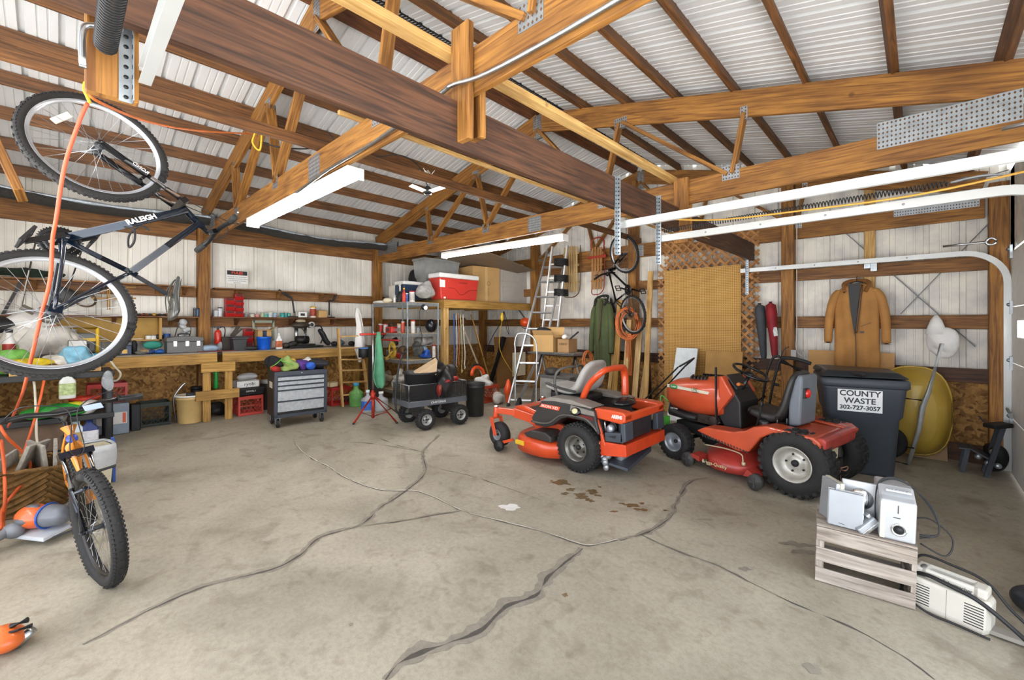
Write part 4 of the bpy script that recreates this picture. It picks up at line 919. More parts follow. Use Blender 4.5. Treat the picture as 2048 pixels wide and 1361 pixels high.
    b.bar(V((.0,-.05,.048)),V((.02,-.10,.048)),.03,.01,up=(0,0,1)); b.build('drivetrain',mat('77736b',.35,.8,var=.4,sc=30),t)
    if txt:
        a=P(hl).lerp(P(ht),.15); e=P(bb); d=(e-a).normalized()
        s=1 if txt[1]>0 else -1; U=d*txt[2]; Wv=V((0,0,s)).cross(U); o=text(txt[0],.042,WHT,t,a.lerp(e,txt[3])+V((0,0,s*(downr+.0005))),U,Wv,.0006,bold=.0015)
    return t,P,RS
# the big bicycle hung by its front wheel
Rm=Matrix(((-.323,-.115,-.939),(.178,.967,-.180),(.929,-.226,-.292)))
ex=Rm.col[0].normalized(); ez=(Rm.col[2]-ex*Rm.col[2].dot(ex)).normalized(); ey=ez.cross(ex)
Mh=Matrix.Translation((-3.191,-.025,1.617))@Matrix((ex,ey,ez)).transposed().to_4x4()
FRM=mat('0d1c2c',.16,.2,var=.3,coat=.7)
hb,P_,RS_=bicycle('mountain_bicycle','dark blue mountain bicycle hanging nose up at the left, from its front wheel',Mh,FRM,BLKG,bb=(.418,-.035),hl=(.872,.447),ht=(.777,.574),sj=(.325,.266),sad=(.235,.475),crank=.9,txt=('RALEIGH',-1,-1,.42),bar=(0,.03,.29),reflector=True,sadm=mat('4b4b47',.25,.3),downr=.024,knob=96)
b=MB(); q=V((.60,.14,0)); b.tube(smooth([q+V((0,.05,-.0)),q+V((-.02,.09,-.04)),q+V((-.10,.10,-.05)),q+V((-.10,.10,.04)),q+V((-.02,.09,.04)),q+V((.04,.12,0)),q+V((.03,.17,0))]),.006,6); b.build('bottle_cage',BLK,hb)
text('ROND',.030,WHT,hb,V((.985,.19,-.078)),V((.18,-.44,0)),V((.44,.18,0)),.0006)
# orange bicycle on the floor
Rm=Matrix(((.999,.038,.038),(.044,-.176,-.983),(-.030,.984,-.178)))
ex=Rm.col[0].normalized(); ez=(Rm.col[2]-ex*Rm.col[2].dot(ex)).normalized(); ey=ez.cross(ex)
Mo=Matrix.Translation((-4.427,.103,.442))@Matrix((ex,ey,ez)).transposed().to_4x4()
OB=mat('e08a2c',.28,var=.08,coat=.5)
ob,P2,RS2=bicycle('mountain_bicycle','orange mountain bicycle leaning at the lower left, fat front tire towards the viewer',Mo,OB,mat('161d2b',.2,.3,coat=.6),bb=(.43,-.03),hl=(.86,.42),ht=(.80,.55),sj=(.30,.40),sad=(.20,.50),steer=.20,crank=-.851,bar=(0,.05,.36),tw=.074,knob=80,downr=.038,headr=.036,rimm=mat('2a2522',.4,.3),lvm=BLK)
b=MB(); b.lathe([(.026,0),(.026,.002),(.001,.003)],V((.862,.49,0)),V((.92,.39,0)),18); b.build('badge',mat('2a3f8f',.3),ob)
b=MB(); b.bar(V((.90,.655,-.13)),V((.90,.655,-.05)),.045,.004,up=(.5,.8,0)); b.xf(RS2); b.build('bar_tag',mat('aebfe0',.5),ob)
# small far bicycle
Rm=Matrix(((-.126,-.903,-.411),(-.056,.420,-.906),(.990,-.091,-.104)))
ex=Rm.col[0].normalized(); ez=(Rm.col[2]-ex*Rm.col[2].dot(ex)).normalized(); ey=ez.cross(ex)
Ms=Matrix.Translation((-3.58,6.78,1.716))@Matrix((ex,ey,ez)).transposed().to_4x4()
bicycle('mountain_bicycle','black bicycle hung by its wheel on the gable wall beside the sleds',Ms,BLKG,BLKG,knob=40,sp=20,steer=-.2,bb=(.43,-.03),crank=1.2,bar=(0,.05,.27),sad=(.24,.54),tw=.045,det=False)
# ================================================================ SMALL THINGS: BUILDERS
def crate(name,label,c,sx,sy,h,m,rz=0,group=None,cell=.036,tilt=False):
    t=thing(name,label,'crate',c,rz,group)
    b=MB(); X,Y=sx/2,sy/2; th=.006
    for z0,z1 in ((0,.035),(h-.05,h)):
        b.box(-X,X,-Y,-Y+th,z0,z1); b.box(-X,X,Y-th,Y,z0,z1); b.box(-X,-X+th,-Y,Y,z0,z1); b.box(X-th,X,-Y,Y,z0,z1)
    for x in (-X+.01,X-.01):
        for y in (-Y+.01,Y-.01): b.box(x-.012,x+.012,y-.012,y+.012,0,h)
    for s in (-1,1):
        for L,ax in ((sx,0),(sy,1)):
            n=int(L/.055)
            for i in range(-n,n+1):
                for q in (-1,1):
                    a0=i*.055; a1=a0+q*(h-.08)*.8
                    # clip to the side
                    def cl(v): return max(-L/2+.01,min(L/2-.01,v))
                    if abs(a0)>L/2: continue
                    k=1 if abs(a1)<=L/2-.01 else (cl(a1)-a0)/(a1-a0)
                    z0=.03;z1=z0+(h-.08)*k; a1=cl(a1)
                    if ax==0: b.bar((a0,s*(Y-th/2),z0),(a1,s*(Y-th/2),z1),.005,.007,up=(0,1,0))
                    else: b.bar((s*(X-th/2),a0,z0),(s*(X-th/2),a1,z1),.005,.007,up=(1,0,0))
            zz=h*.5
            if ax==0: b.bar((-X,s*(Y-th/2),zz),(X,s*(Y-th/2),zz),.005,.008)
            else: b.bar((s*(X-th/2),-Y,zz),(s*(X-th/2),Y,zz),.005,.008)
    b.build('basket',m,t)
    b=MB(); 
    for i in range(7): x=-X+(i+.5)*sx/7; b.bar((x,-Y,.006),(x,Y,.006),.012,.008)
    for i in range(7): y=-Y+(i+.5)*sy/7; b.bar((-X,y,.006),(X,y,.006),.012,.008)
    b.build('base',m,t); return t
def bottle(name,label,c,r,h,m,cap,lab=None,neck=.4,group=None,spray=False,square=False,cat='bottle',rz=0,body=.55):
    t=thing(name,label,cat,c,rz,group); b=MB(); 
    p=[(r*.92,0),(r,.01),(r,h*body),(r*.92,h*(body+.06)),(r*neck,h*(body+.2)),(r*neck,h*.9),(.001,h*.9)]
    if square:
        def rg(k,z,pw=5): return [V((k*math.copysign(abs(math.cos(a))**(2/pw),math.cos(a)),k*.62*math.copysign(abs(math.sin(a))**(2/pw),math.sin(a)),z)) for a in [2*PI*i/24 for i in range(24)]]
        b.loft([rg(q[0],q[1]) for q in p[:-1]])
    else: b.lathe(p,n=18)
    b.build('body',m,t)
    b=MB()
    if spray:
        b.lathe([(r*.42,h*.86),(r*.42,h*.92),(r*.3,h*.95)],n=12); b.bar((-r*.5,0,h*.97),(r*.9,0,h*.98),r*.5,h*.07); b.bar((r*.45,0,h*.94),(r*.7,0,h*.84),.008,.01)
        b.build('spray_head',cap,t,bev=.002)
    else: b.lathe([(r*neck*1.15,h*.88),(r*neck*1.15,h),(.001,h)],n=14); b.build('cap',cap,t)
    if lab:
        b=MB()
        if square: b.loft([[V((v.x*1.01,v.y*1.02,z)) for v in rg(r,0)] for z in (h*.12,h*.52)],cap=False)
        else: b.lathe([(r*1.01,h*.12),(r*1.01,h*.52)],n=18,cap=False)
        b.build('label',lab,t)
    return t
def can(name,label,c,r,h,m,lid=None,group=None,cat='can',lab=None):
    t=thing(name,label,cat,c,0,group); b=MB(); b.lathe([(r*.96,0),(r,.004),(r,h*.97),(r*.97,h),(.001,h)],n=18); b.build('body',m,t)
    b=MB(); b.lathe([(r*1.03,h*.9),(r*1.03,h*1.0),(r*.9,h*1.01),(.001,h*1.01)],n=18); b.build('lid',lid or STEEL,t)
    if lab: b=MB(); b.lathe([(r*1.005,h*.15),(r*1.005,h*.8)],n=18,cap=False); b.build('label',lab,t)
    return t
def cbox(name,label,c,sx,sy,h,m,rz=0,flaps=True,group=None,tape=None,cat='box',ang=.5):
    t=thing(name,label,cat,c,rz,group); b=MB(); X,Y=sx/2,sy/2; w=.005
    b.box(-X,X,-Y,-Y+w,0,h); b.box(-X,X,Y-w,Y,0,h); b.box(-X,-X+w,-Y,Y,0,h); b.box(X-w,X,-Y,Y,0,h); b.box(-X,X,-Y,Y,0,w)
    if not flaps: b.box(-X,X,-Y,Y,h-w,h)
    b.build('carton',m,t)
    if flaps:
        fl_=min(sx,sy)*.42
        for s in (-1,1):
            b=MB(); b.bar((0,s*Y,h),(0,s*(Y+fl_*math.cos(ang)),h+fl_*math.sin(ang)*(1 if s>0 else .6)),sx*.96,.004,up=(0,0,1)); b.build('flap',m,t)
            b=MB(); b.bar((s*X,0,h),(s*(X+fl_*.6*math.cos(ang)),0,h-fl_*.3*math.sin(ang)),sy*.96,.004,up=(0,0,1)); b.build('flap',m,t)
    if tape:
        b=MB(); b.box(-X-.001,X+.001,-.03,.03,-.0,h+.001); b.build('tape',tape,t)
    return t
def bucket(name,label,c,r,h,m,rimm=None,handle=True,cat='bucket',group=None,fill=None):
    t=thing(name,label,cat,c,0,group); b=MB()
    b.lathe([(r*.86,0),(r*.88,.01),(r*.98,h*.86),(r*1.03,h*.87),(r*1.03,h*.91),(r,h*.92),(r*1.04,h*.97),(r*1.06,h),(r*.98,h),(r*.95,h*.9),(r*.83,.02),(.001,.02)],n=28,cap=False); b.build('pail',m,t)
    if rimm: b=MB(); b.torus((0,0,h*.985),(0,0,1),r*1.03,.012,32,8); b.build('rim',rimm,t)
    if handle: b=MB(); b.tube(arc((0,0,h*.9),r*1.08,PI*1.0,PI*2.0,14,V((0,1,0)),V((.35,0,.9))),.0035,5); b.build('handle',STEEL,t)
    if fill: b=MB(); b.lathe([(r*.94,h*.8),(.001,h*.82)],n=20,cap=False); b.build('contents',fill,t)
    return t
def coil(b,c,ax,R,r,turns,jit=.02,squash=1.0,U=None):
    d,u,v=frame(ax); c=V(c); P=[]
    n=turns*18
    for i in range(n+1):
        a=2*PI*i/18; k=noise.noise(V((i*.11,R*9,turns)))
        P.append(c+u*(R+jit*k)*math.cos(a)+v*(R+jit*k)*math.sin(a)*squash+d*(jit*1.2*noise.noise(V((i*.07,5,1)))))
    b.tube(P,r,6)
def lump(name,label,c,r,m,cat,seed=0,nz=.25,ns=6,group=None,rz=0,flat=False):
    if name in('shelf_item','bench_item','crumpled_item'): name=cat.replace(' ','_')
    b=MB(); b.ell((0,0,r[2]),r,22,14,nz,ns,seed); b.xf(Matrix.Translation(V(c))@Matrix.Rotation(rz,4,'Z')); 
    zmin=c[2]
    for v in b.v:
        if v.z<zmin: v.z=zmin
    return tag(b.build(name,m,subd=1),label,cat,group)
def toolbox(name,label,c,sx,sy,h,m,rz,latches=2,handle=True,lidm=None,cat='toolbox'):
    t=thing(name,label,cat,c,rz); b=MB(); b.box(-sx/2,sx/2,-sy/2,sy/2,0,h*.68); b.build('body',m,t,bev=.006)
    b=MB(); b.prism([(-sy/2-.004,h*.69),(sy/2+.004,h*.69),(sy/2,h*.92),(sy*.2,h),(-sy*.2,h),(-sy/2,h*.92)],(-sx/2-.003,0,0),(0,1,0),(0,0,1),(sx+.006,0,0)); b.build('lid',lidm or m,t,bev=.004)
    for i in range(latches):
        y=(-1)**i*sy*.3 if latches>1 else 0
        b=MB(); b.box(sx/2,sx/2+.008,y-.018,y+.018,h*.5,h*.8); b.build('latch',STEEL,t,bev=.002)
    if handle: b=MB(); b.tube(smooth([(0,-sy*.15,h),(0,-sy*.14,h+.03),(0,sy*.14,h+.03),(0,sy*.15,h)]),.008,8); b.build('handle',BLK,t)
    return t
def spanX(x0,x1,yt,X):
    # extents on the plane X=const of a pixel box, with the height of its top
    a=px(x0,yt,X); c=px(x1,yt,X); return a.y,c.y,(a.z+c.z)/2
# ================================================================ LEFT WALL: BENCH AND SHELVES
ZB=1.165
def gnd(x,y,z=None): return V((x,y,gz(x) if z is None else z))
def bench(y0,y1,label,legs):
    t=thing('workbench',label,'workbench',(-7.2,(y0+y1)/2,gz(-7.2)))
    b=MB(); b.box(XA+.05,-7.17,y0,y1,ZB-.02,ZB); b.build('worktop',mat('8f8474',.6,var=.35,sc=5),t,world=True)
    b=MB(); b.box(-7.19,-7.15,y0,y1,ZB-.16,ZB-.02); b.build('apron',W_BN,t,world=True,bev=.003,seg=1)
    for y in legs:
        for x in (-7.24,-7.68):
            b=MB(); b.box(x-.045,x+.045,y-.045,y+.045,gz(x),ZB-.02); b.build('leg',W_BN,t,world=True,bev=.003,seg=1)
    return t
bench(-.95,1.535,'nearer wooden workbench section below the slatted tool shelf',(-.8,))
bench(1.60,3.93,'longer wooden workbench section behind the rolling tool chest',(3.85,))
t=thing('bench_support','pale wooden H-shaped support frame standing under the gap between the benches','bench support',gnd(-7.1,1.53))
for y in (1.40,1.66):
    b=MB(); b.box(-7.13,-7.09,y-.045,y+.045,gz(-7.1),ZB-.17); b.build('leg',W_BN,t,world=True,bev=.003,seg=1)
b=MB(); b.box(-7.09,-7.05,1.33,1.73,ZB-.27,ZB-.14); b.build('top_board',W_BN,t,world=True,bev=.003,seg=1)
b=MB(); b.box(-7.09,-7.05,1.27,1.78,gz(-7.1)+.30,gz(-7.1)+.43); b.build('cross_board',W_BN,t,world=True,bev=.003,seg=1)
# wall shelves (board + triangular brackets)
def wshelf(y0,y1,z,dep,label,br,name='wall_shelf',m=W_GIRT):
    t=thing(name,label,'shelf',(XA+.06,(y0+y1)/2,z)); b=MB(); b.box(XA+.055,XA+.055+dep,y0,y1,z-.02,z); b.build('board',m,t,world=True,bev=.002,seg=1)
    for y in br:
        b=MB(); b.prism([(0,0),(dep*.95,0),(0,-.11)],(XA+.055,y-.02,z-.02),(1,0,0),(0,0,1),(0,.04,0)); b.build('bracket',m,t,world=True)
    return t
wshelf(-.6,1.36,2.10,.17,'upper wall shelf left of the tool wall post, behind the hanging bicycle',(-.2,.45,.95,1.25))
wshelf(1.60,3.45,2.10,.15,'upper wall shelf right of the tool wall post, above the safety sign',(1.9,2.5,3.2))
wshelf(1.56,4.15,1.665,.20,'lower wall shelf carrying the red bins and two desk lamps',(1.9,2.7,3.4),m=W_DK)
wshelf(.95,1.40,1.665,.18,'short lower wall shelf left of the tool wall post',(1.1,),m=W_GIRT)
wshelf(-.6,.98,1.665,.20,'lower wall shelf above the brown pegboard panel at the left',(-.2,.5),m=W_DK)
t=thing('hook_panel','mustard board panel with a narrow ledge under the left wall shelf','panel',(XA+.11,.4,1.33))
b=MB(); b.box(XA+.09,XA+.11,-.1,.95,1.34,1.64); b.build('board',mat('b38d43',.7,var=.2),t,world=True)
b=MB(); b.box(XA+.09,XA+.24,-.1,.98,1.33,1.345); b.build('ledge',W_BN,t,world=True)
b=MB(); b.box(XA+.09,XA+.24,.95,.98,1.33,1.64); b.build('end_board',W_BN,t,world=True)
# safety sign
a=px(453,541,XA+.12); c_=px(496,541,XA+.12); z0=px(475,568,XA+.12).z; z1=px(475,541,XA+.12).z
t=thing('safety_sign','small white notice with a red and black header hung on the upper girt','sign',(XA+.115,(a.y+c_.y)/2,z0))
b=MB(); b.box(XA+.11,XA+.113,a.y,c_.y,z0,z1); b.build('plate',WHT,t,world=True,bev=.001)
b=MB(); b.box(XA+.1131,XA+.1145,a.y+.008,c_.y-.008,z1-.075,z1-.01); b.build('header',BLK,t,world=True)
text('RULES',.055,mat('d8402c',.5),t,(XA+.115,(a.y+c_.y)/2,z1-.043),(0,1,0),(0,0,1),.0005,world=True,bold=.002)
for i,s in enumerate(('RULES OF THE WORKSHOP','1. THE BOSS IS ALWAYS RIGHT','2. IF THE BOSS IS WRONG','SEE RULE 1')):
    text(s,.021,BLK,t,(XA+.1145,(a.y+c_.y)/2,z1-.105-.03*i),(0,1,0),(0,0,1),.0005,world=True)
# red stacking bins
def bins(x0,x1,yt,yb,n,X,zb,label):
    ya,yb_,zt=spanX(x0,x1,yt,X); t=thing('bin_stack',label,'parts bins',(X,(ya+yb_)/2,zb)); h=(zt-zb)/n
    for i in range(n):
        b=MB(); z=zb+i*h; w=yb_-ya
        b.prism([(0,0),(.11,0),(.135,h*.55),(.10,h*.55),(.10,h*.98),(0,h*.98)],(X-.1,ya,z),(1,0,0),(0,0,1),(0,w,0)); b.build('bin',mat('bb1f1c',.4,var=.3),t,world=True,bev=.003)
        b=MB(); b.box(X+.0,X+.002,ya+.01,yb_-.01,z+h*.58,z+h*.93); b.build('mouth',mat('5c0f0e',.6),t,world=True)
    return t
bins(451,470,596,622,3,XA+.2,1.665,'shorter stack of red parts bins on the lower wall shelf')
bins(470,487,589,622,4,XA+.2,1.665,'taller stack of red parts bins on the lower wall shelf')
bins(489,506,657,687,3,-7.55,ZB,'red parts bins on the bench behind the black bin')
def desk_lamp(x,y0,label,pts,fold=False):
    Y=px(x,630,XA+.2).y; t=thing('desk_lamp',label,'lamp',(XA+.17,Y,1.665))
    b=MB(); b.box(-.06,.06,-.10,.06,0,.02); b.build('base',BLK,t,bev=.006)
    P=[V((0,a-Y,z-1.665)) for a,z in pts]
    b=MB(); 
    for i in range(len(P)-2): b.bar(P[i],P[i+1],.02,.03,up=(1,0,0))
    b.build('arm',BLK,t,bev=.003)
    b=MB(); b.bar(P[-2],P[-1],.04,.022,up=(1,0,0)); b.build('head',BLKG,t,bev=.006); return t
def WP(x,y,X=XA+.2): p=px(x,y,X); return (p.y,p.z)
desk_lamp(588,0,'folding black desk lamp reaching left on the lower wall shelf',[WP(590,627),WP(586,598),WP(558,580)])
desk_lamp(662,0,'black desk lamp folded up at the right end of the lower wall shelf',[WP(660,631),WP(660,602),WP(668,602),WP(673,590)])
# shelf clutter
def onshelf(x,X=XA+.17): return V((X,px(x,640,X).y,1.665))
SC=[('jar',557,.03,.07,CLEAR,'2f8f8a','small glass jar with teal lid on the lower wall shelf',''),]
spec=[(433,.035,.10,'c9ccd0','8b8e90','grey metal tin'),(440,.03,.14,'dfe2e6','20262b','white bottle with a black cap'),(492,.03,.06,'8c8f90','b9bcbd','round steel tin'),(505,.035,.055,'d8cfc0','5a4a3a','beige tin'),(515,.03,.05,'d98f83','b9bcbd','pink tin'),(525,.028,.07,'b8c4a0','4a6b3a','pale green jar'),(532,.04,.06,'5fae9e','d8dcdc','teal tape roll tub'),(541,.035,.09,'cfd6da','c8c24a','clear jar with a yellow lid'),(550,.03,.07,'9fb8c8','5fae9e','blue jar'),(565,.035,.07,'2f9f9a','1f6f6a','dark teal can'),(572,.03,.075,'3a8f8a','c7a04a','teal can with a brass lid'),(578,.025,.07,'50b0a5','1f6f6a','slim teal can')]
for x,r,h,c1,c2,n in spec: can('tin',n+' on the lower wall shelf %s'%('by the red bins' if x<510 else 'left of the desk lamp'),onshelf(x),r,h,mat(c1,.4,var=.3,sc=40),mat(c2,.4))
p=onshelf(603); q1=cbox('small_carton','white square carton with a black picture on the lower wall shelf',p,.1,.15,.10,WHT,0,False)
b=MB(); b.box(p.x+.051,p.x+.053,p.y-.035,p.y+.035,p.z+.03,p.z+.07); b.build('picture',BLK,q1,world=True)
can('powder_tub','tall red and white tub with yellow lid on the lower wall shelf',onshelf(626),.05,.19,mat('e6dccb',.5),YEL,lab=mat('c0492e',.5,var=.6,sc=30))
p=onshelf(643); cbox('small_carton','low brown carton on the lower wall shelf beside the red and white tub',p,.12,.16,.13,CARD,0,False)
can('spray_can','small dark blue can on the short wall shelf left of the tool wall post',onshelf(395),.025,.12,mat('2b4a6b',.3),BLK); can('spray_can','small black can on the short wall shelf left of the tool wall post',onshelf(390),.022,.13,mat('2a2d30',.3),GRY)
for i in range(16):
    x=262+i*5.2; p=onshelf(x,XA+.18); b=MB(); b.ell((0,0,.018),(.02+.01*random.random(),.03,.018),8,6,.3,12,i); b.xf(Matrix.Translation(p)); tag(b.build('hardware_piece',mat(random.choice(['7a4a26','c9a23a','3a3532','5b3a22','a8432c']),.5,.3)),'small loose piece of hardware on the left wall shelf','hardware','loose hardware on the left wall shelf')
# ledge items
def ledge(x): X=XA+.18; return V((X,px(x,640,X).y,1.345))
for x,n in ((297,'left of the pair'),(308,'right of the pair')): can('white_pot','small white pot on the mustard ledge, %s'%n,ledge(x),.032,.06,WHT,DGR)
can('blue_tin','blue tin at the right end of the mustard ledge',ledge(334),.04,.075,mat('1f4f8f',.4),BLUE)
lump('hand_plane','small dark hand tool on the mustard ledge beside the white pots',ledge(318),(.04,.05,.035),mat('2f2520',.5),'tool',5)
for x in (270,280,206): lump('chalk_block','small pale block on the mustard ledge',ledge(x),(.02,.04,.01),mat('e8e0c8',.7),'block',3,.05,group='pale blocks on the mustard ledge')
# bench things
def bp(x,dx=.0,X=-7.35): Y=px(x,700,X).y; return V((X,Y,ZB+.0005))
def bw(x0,x1,X=-7.35): return px(x1,700,X).y-px(x0,700,X).y
def bz(x,y,X=-7.35): return px(x,y,X).z-ZB
# grey metal toolbox long
p=bp(368); w=bw(333,405); t=toolbox('toolbox','long grey metal toolbox with steel latches on the nearer workbench',p,.22,w,bz(368,673)*1.0,mat('5a5856',.4,.2,var=.2),0,0)
for y in (-w*.28,.02,w*.36):
    b=MB(); b.box(.11,.118,y-.02,y+.02,.09,.16); b.build('latch',STEEL,t,bev=.003)
# small blue tool case
p=bp(248); q1=toolbox('battery_case','small blue case with a square yellow badge on the nearer workbench',p,.16,bw(235,263),bz(248,683),mat('3d4a63',.5),0,0,False,mat('59646f',.4,alpha=.8))
b=MB(); b.box(p.x+.083,p.x+.085,p.y-.025,p.y+.025,p.z+.02,p.z+.07); b.build('badge',mat('e0b25a',.5),q1,world=True)
# teal bag & blue things
lump('teal_pouch','crumpled teal pouch on the nearer workbench left of the long toolbox',bp(307)+V((-.1,0,.05)),(.05,.11,.05),mat('3a9a86',.7),'pouch',9)
for i,(x,cc,n) in enumerate([(318,'1d5fb5','blue plastic tool left of the long toolbox'),(300,'2a4a7f','dark blue tool with white tip near the teal pouch'),(290,'b99a6a','tan tool near the teal pouch'),(280,'6a6a60','grey clamp near the teal pouch')]): lump('hand_tool',n,bp(x,X=-7.28),(.04,.06,.03),mat(cc,.5,var=.5,sc=30),'tool',i,.4,9)
b=MB(); p=bp(270); b.lathe([(.05,0),(.05,.02),(.03,.04),(.035,.12),(.02,.17),(.001,.18)],p+V((-.1,0,0)),n=14); tag(b.build('drill_stand',BLK),'black bench grinder pot on the nearer workbench','tool')
# glass/metal vase thing -> wire sculpture
p=bp(372)+V((-.22,0,0)); t=thing('trouble_light','bundle of clear plastic and wire hung on the wall above the long toolbox','work light',p)
b=MB(); 
for i in range(7): b.ell((random.uniform(-.03,.03),random.uniform(-.05,.05),.22+.035*i),(.04,.04,.035),10,8,.5,14,i)
b.build('bag',mat('d9dcdc',.15,alpha=.75,bump=.6),t)
b=MB(); b.tube(smooth([(0,-.07,.0),(.0,-.09,.2),(.0,-.03,.42),(0,.05,.44),(.0,.09,.3),(0,.05,.1)]),.006,6); b.build('cord',DGR,t)
# fire extinguisher on the post
p=V((-7.52,px(436,690,-7.52).y,ZB)); t=thing('fire_extinguisher','small red fire extinguisher hung beside the tool wall post','fire extinguisher',p+V((0,0,.10)))
b=MB(); b.lathe([(.04,0),(.045,.01),(.045,.16),(.035,.19),(.015,.205),(.015,.22)],n=18); b.build('cylinder',mat('d2321f',.3,coat=.4),t)
b=MB(); b.lathe([(.018,.21),(.018,.24),(.001,.245)],n=12); b.bar((0,-.05,.25),(0,.04,.26),.016,.014); b.bar((0,-.05,.235),(0,.0,.235),.016,.012); b.build('valve',DGR,t)
b=MB(); b.tube(smooth([(.0,.02,.235),(.0,.07,.25),(.0,.09,.2),(0,.08,.10)]),.008,6); b.build('hose',BLK,t)
lump('plastic_bag','crumpled clear plastic bag under the fire extinguisher',V((-7.5,px(440,700,-7.5).y,ZB)),(.05,.045,.08),CLOUD,'bag',3,.35,9)
lump('plastic_bag','pale blue crumpled plastic bag at the right end of the long toolbox',V((-7.3,px(417,705,-7.3).y,ZB)),(.07,.10,.05),mat('a9c3d8',.2,alpha=.8),'bag',8,.4,9)
b=MB(); p=bp(430,X=-7.3); b.box(p.x-.12,p.x+.1,p.y-.22,p.y+.25,ZB,ZB+.012); tag(b.build('red_tray',mat('6b1712',.5)),'dark red mat lying across the gap of the benches','mat')
# bins / boxes
p=bp(477,X=-7.32); w=bw(463,492,-7.32); t=thing('lidded_bin','black lidded storage bin at the front of the longer workbench','storage bin',p)
b=MB(); b.loft([[V((sx*.10*k,sy*w/2*k,z)) for sx,sy in ((-1,-1),(1,-1),(1,1),(-1,1))] for k,z in ((.82,0),(.98,.17))],sm=False); b.build('tub',mat('3a3a3c',.5),t,bev=.01)
b=MB(); b.box(-.115,.115,-w*.58,w*.58,.17,.195); b.box(-.09,.09,-w*.45,w*.45,.195,.21); b.build('lid',mat('444447',.45),t,bev=.008)
p=bp(456,X=-7.55); w=bw(445,470,-7.55); b=MB(); b.box(p.x-.12,p.x+.1,p.y-w*.6,p.y+w*.5,ZB,ZB+.2); tag(b.build('dark_box',mat('3b322b',.7)),'plain dark brown box behind the black lidded bin','box')
b=MB(); p=V((-7.6,px(463,690,-7.6).y,ZB+.2)); b.bar(p,p+V((0,.10,.16)),.05,.012,up=(1,0,0)); b.bar(p+V((0,.02,0)),p+V((0,.14,.12)),.03,.01,up=(1,0,0)); tag(b.build('paint_brush',mat('4a4238',.7)),'dark brushes sticking out of the dark brown box','brush')
p=bp(528,X=-7.35); bucket('blue_bucket','bright blue bucket on the longer workbench',p,bw(513,542)/2,bz(528,674),mat('1560d0',.4),handle=False)
cbox('open_carton','open brown carton with dark printing standing behind the blue bucket',bp(526,X=-7.52),.16,bw(512,541,-7.5),bz(526,660,-7.52),CARD,0,True,tape=mat('1d2c44',.5))
p=V((-7.72,px(527,660,-7.72).y,ZB+.12)); t=thing('picture_frame','empty pale green window frame leaning behind the open carton','frame',p)
w=px(547,660,-7.7).y-px(507,660,-7.7).y; b=MB()
for s in (-1,1): b.box(-.01,.01,s*w/2-.015,s*w/2+.015,0,.33)
b.box(-.01,.01,-w/2,w/2,.29,.33); b.box(-.01,.01,-w/2,w/2,0,.03); b.build('frame',mat('a8b39c',.6),t)
bottle('cleaner_bottle','white and orange squeeze bottle in front of the blue bucket',bp(558,X=-7.25),.045,bz(558,667,-7.25),WHT,WHT,mat('d6703a',.5,var=.6,sc=20),square=True,rz=PI/2)
lump('work_shoe','dark shoe-like tool between the black bin and blue bucket',bp(502,X=-7.25),(.04,.10,.035),mat('2b2a29',.6),'shoe',4)
# drill press / scroll saw cluster
p=bp(605,X=-7.45); t=thing('bench_saw','dark cast metal bench machine with a round dial on the longer workbench','bench machine',p)
DKM=mat('2d2c2a',.45,.5,var=.5,sc=18)
b=MB(); b.box(-.12,.12,-.24,.30,0,.035); b.box(-.09,.09,-.12,.18,.035,.06); b.build('base_plate',DKM,t,bev=.006)
b=MB(); b.cyl((-.05,-.08,.04),(-.05,-.08,.36),.03); b.cyl((-.04,.06,.04),(-.04,.06,.33),.022); b.build('column',STEEL,t)
b=MB(); b.ell((0,-.03,.37),(.10,.15,.055),16,10); b.cyl((0,-.03,.40),(0,-.03,.44),.06); b.build('motor_head',mat('4a4238',.5,.3,var=.4),t)
b=MB(); b.ell((0,-.03,.44),(.07,.08,.03),14,8); b.build('knob_cap',mat('b7a888',.5),t)
b=MB(); b.cyl((.0,.14,.38),(.03,.14,.38),.05,20); b.build('dial_housing',mat('dcdad2',.4),t); b=MB(); b.cyl((.03,.14,.38),(.034,.14,.38),.03,16); b.build('dial',DGR,t)
b=MB(); b.cyl((.0,-.10,.13),(.0,.09,.13),.065,18); b.build('motor',DKM,t); b=MB(); b.cyl((.02,-.20,.36),(.02,-.38,.345),.014); b.build('side_handle',W_DK,t)
b=MB(); b.tube(smooth([(0,.1,.33),(.02,.28,.36),(.0,.34,.2),(.0,.30,.06)]),.012,8); b.tube(smooth([(.05,-.05,.35),(.07,.02,.22),(.05,-.02,.1)]),.008,6); b.build('hose',BLK,t)
# zipped black bag
p=bp(652,X=-7.40); b=MB(); b.tube(smooth([p+V((0,-.12,.30)),p+V((0,-.06,.22)),p+V((0,.0,.10)),p+V((0,.06,.04))],5),[.03,.045,.05,.055,.06,.06,.06,.06,.06,.06,.06,.06,.06,.055,.05,.04],12,flat=.7); tag(b.build('black_sleeve',BLK),'black cloth sleeve with white print leaning on the bench machine','bag')
for i,(x,cc,n,r) in enumerate([(682,'6f7f86','grey round power tool at the bench end left of the white cloth',.07),(668,'3a3632','small dark power tool beside the grey round power tool',.05),(703,'2e2b28','dark cable coil on the bench under the white cloth',.05),(572,'55504a','dark clamp beside the white and orange bottle',.05),(585,'3e3a36','dark vise jaw beside the bench machine',.06)]):
    lump('power_tool',n,bp(x,X=-7.45),(r,r*1.2,r*.9),mat(cc,.5,.2,var=.5,sc=20),'tool',i+20,.3,8)
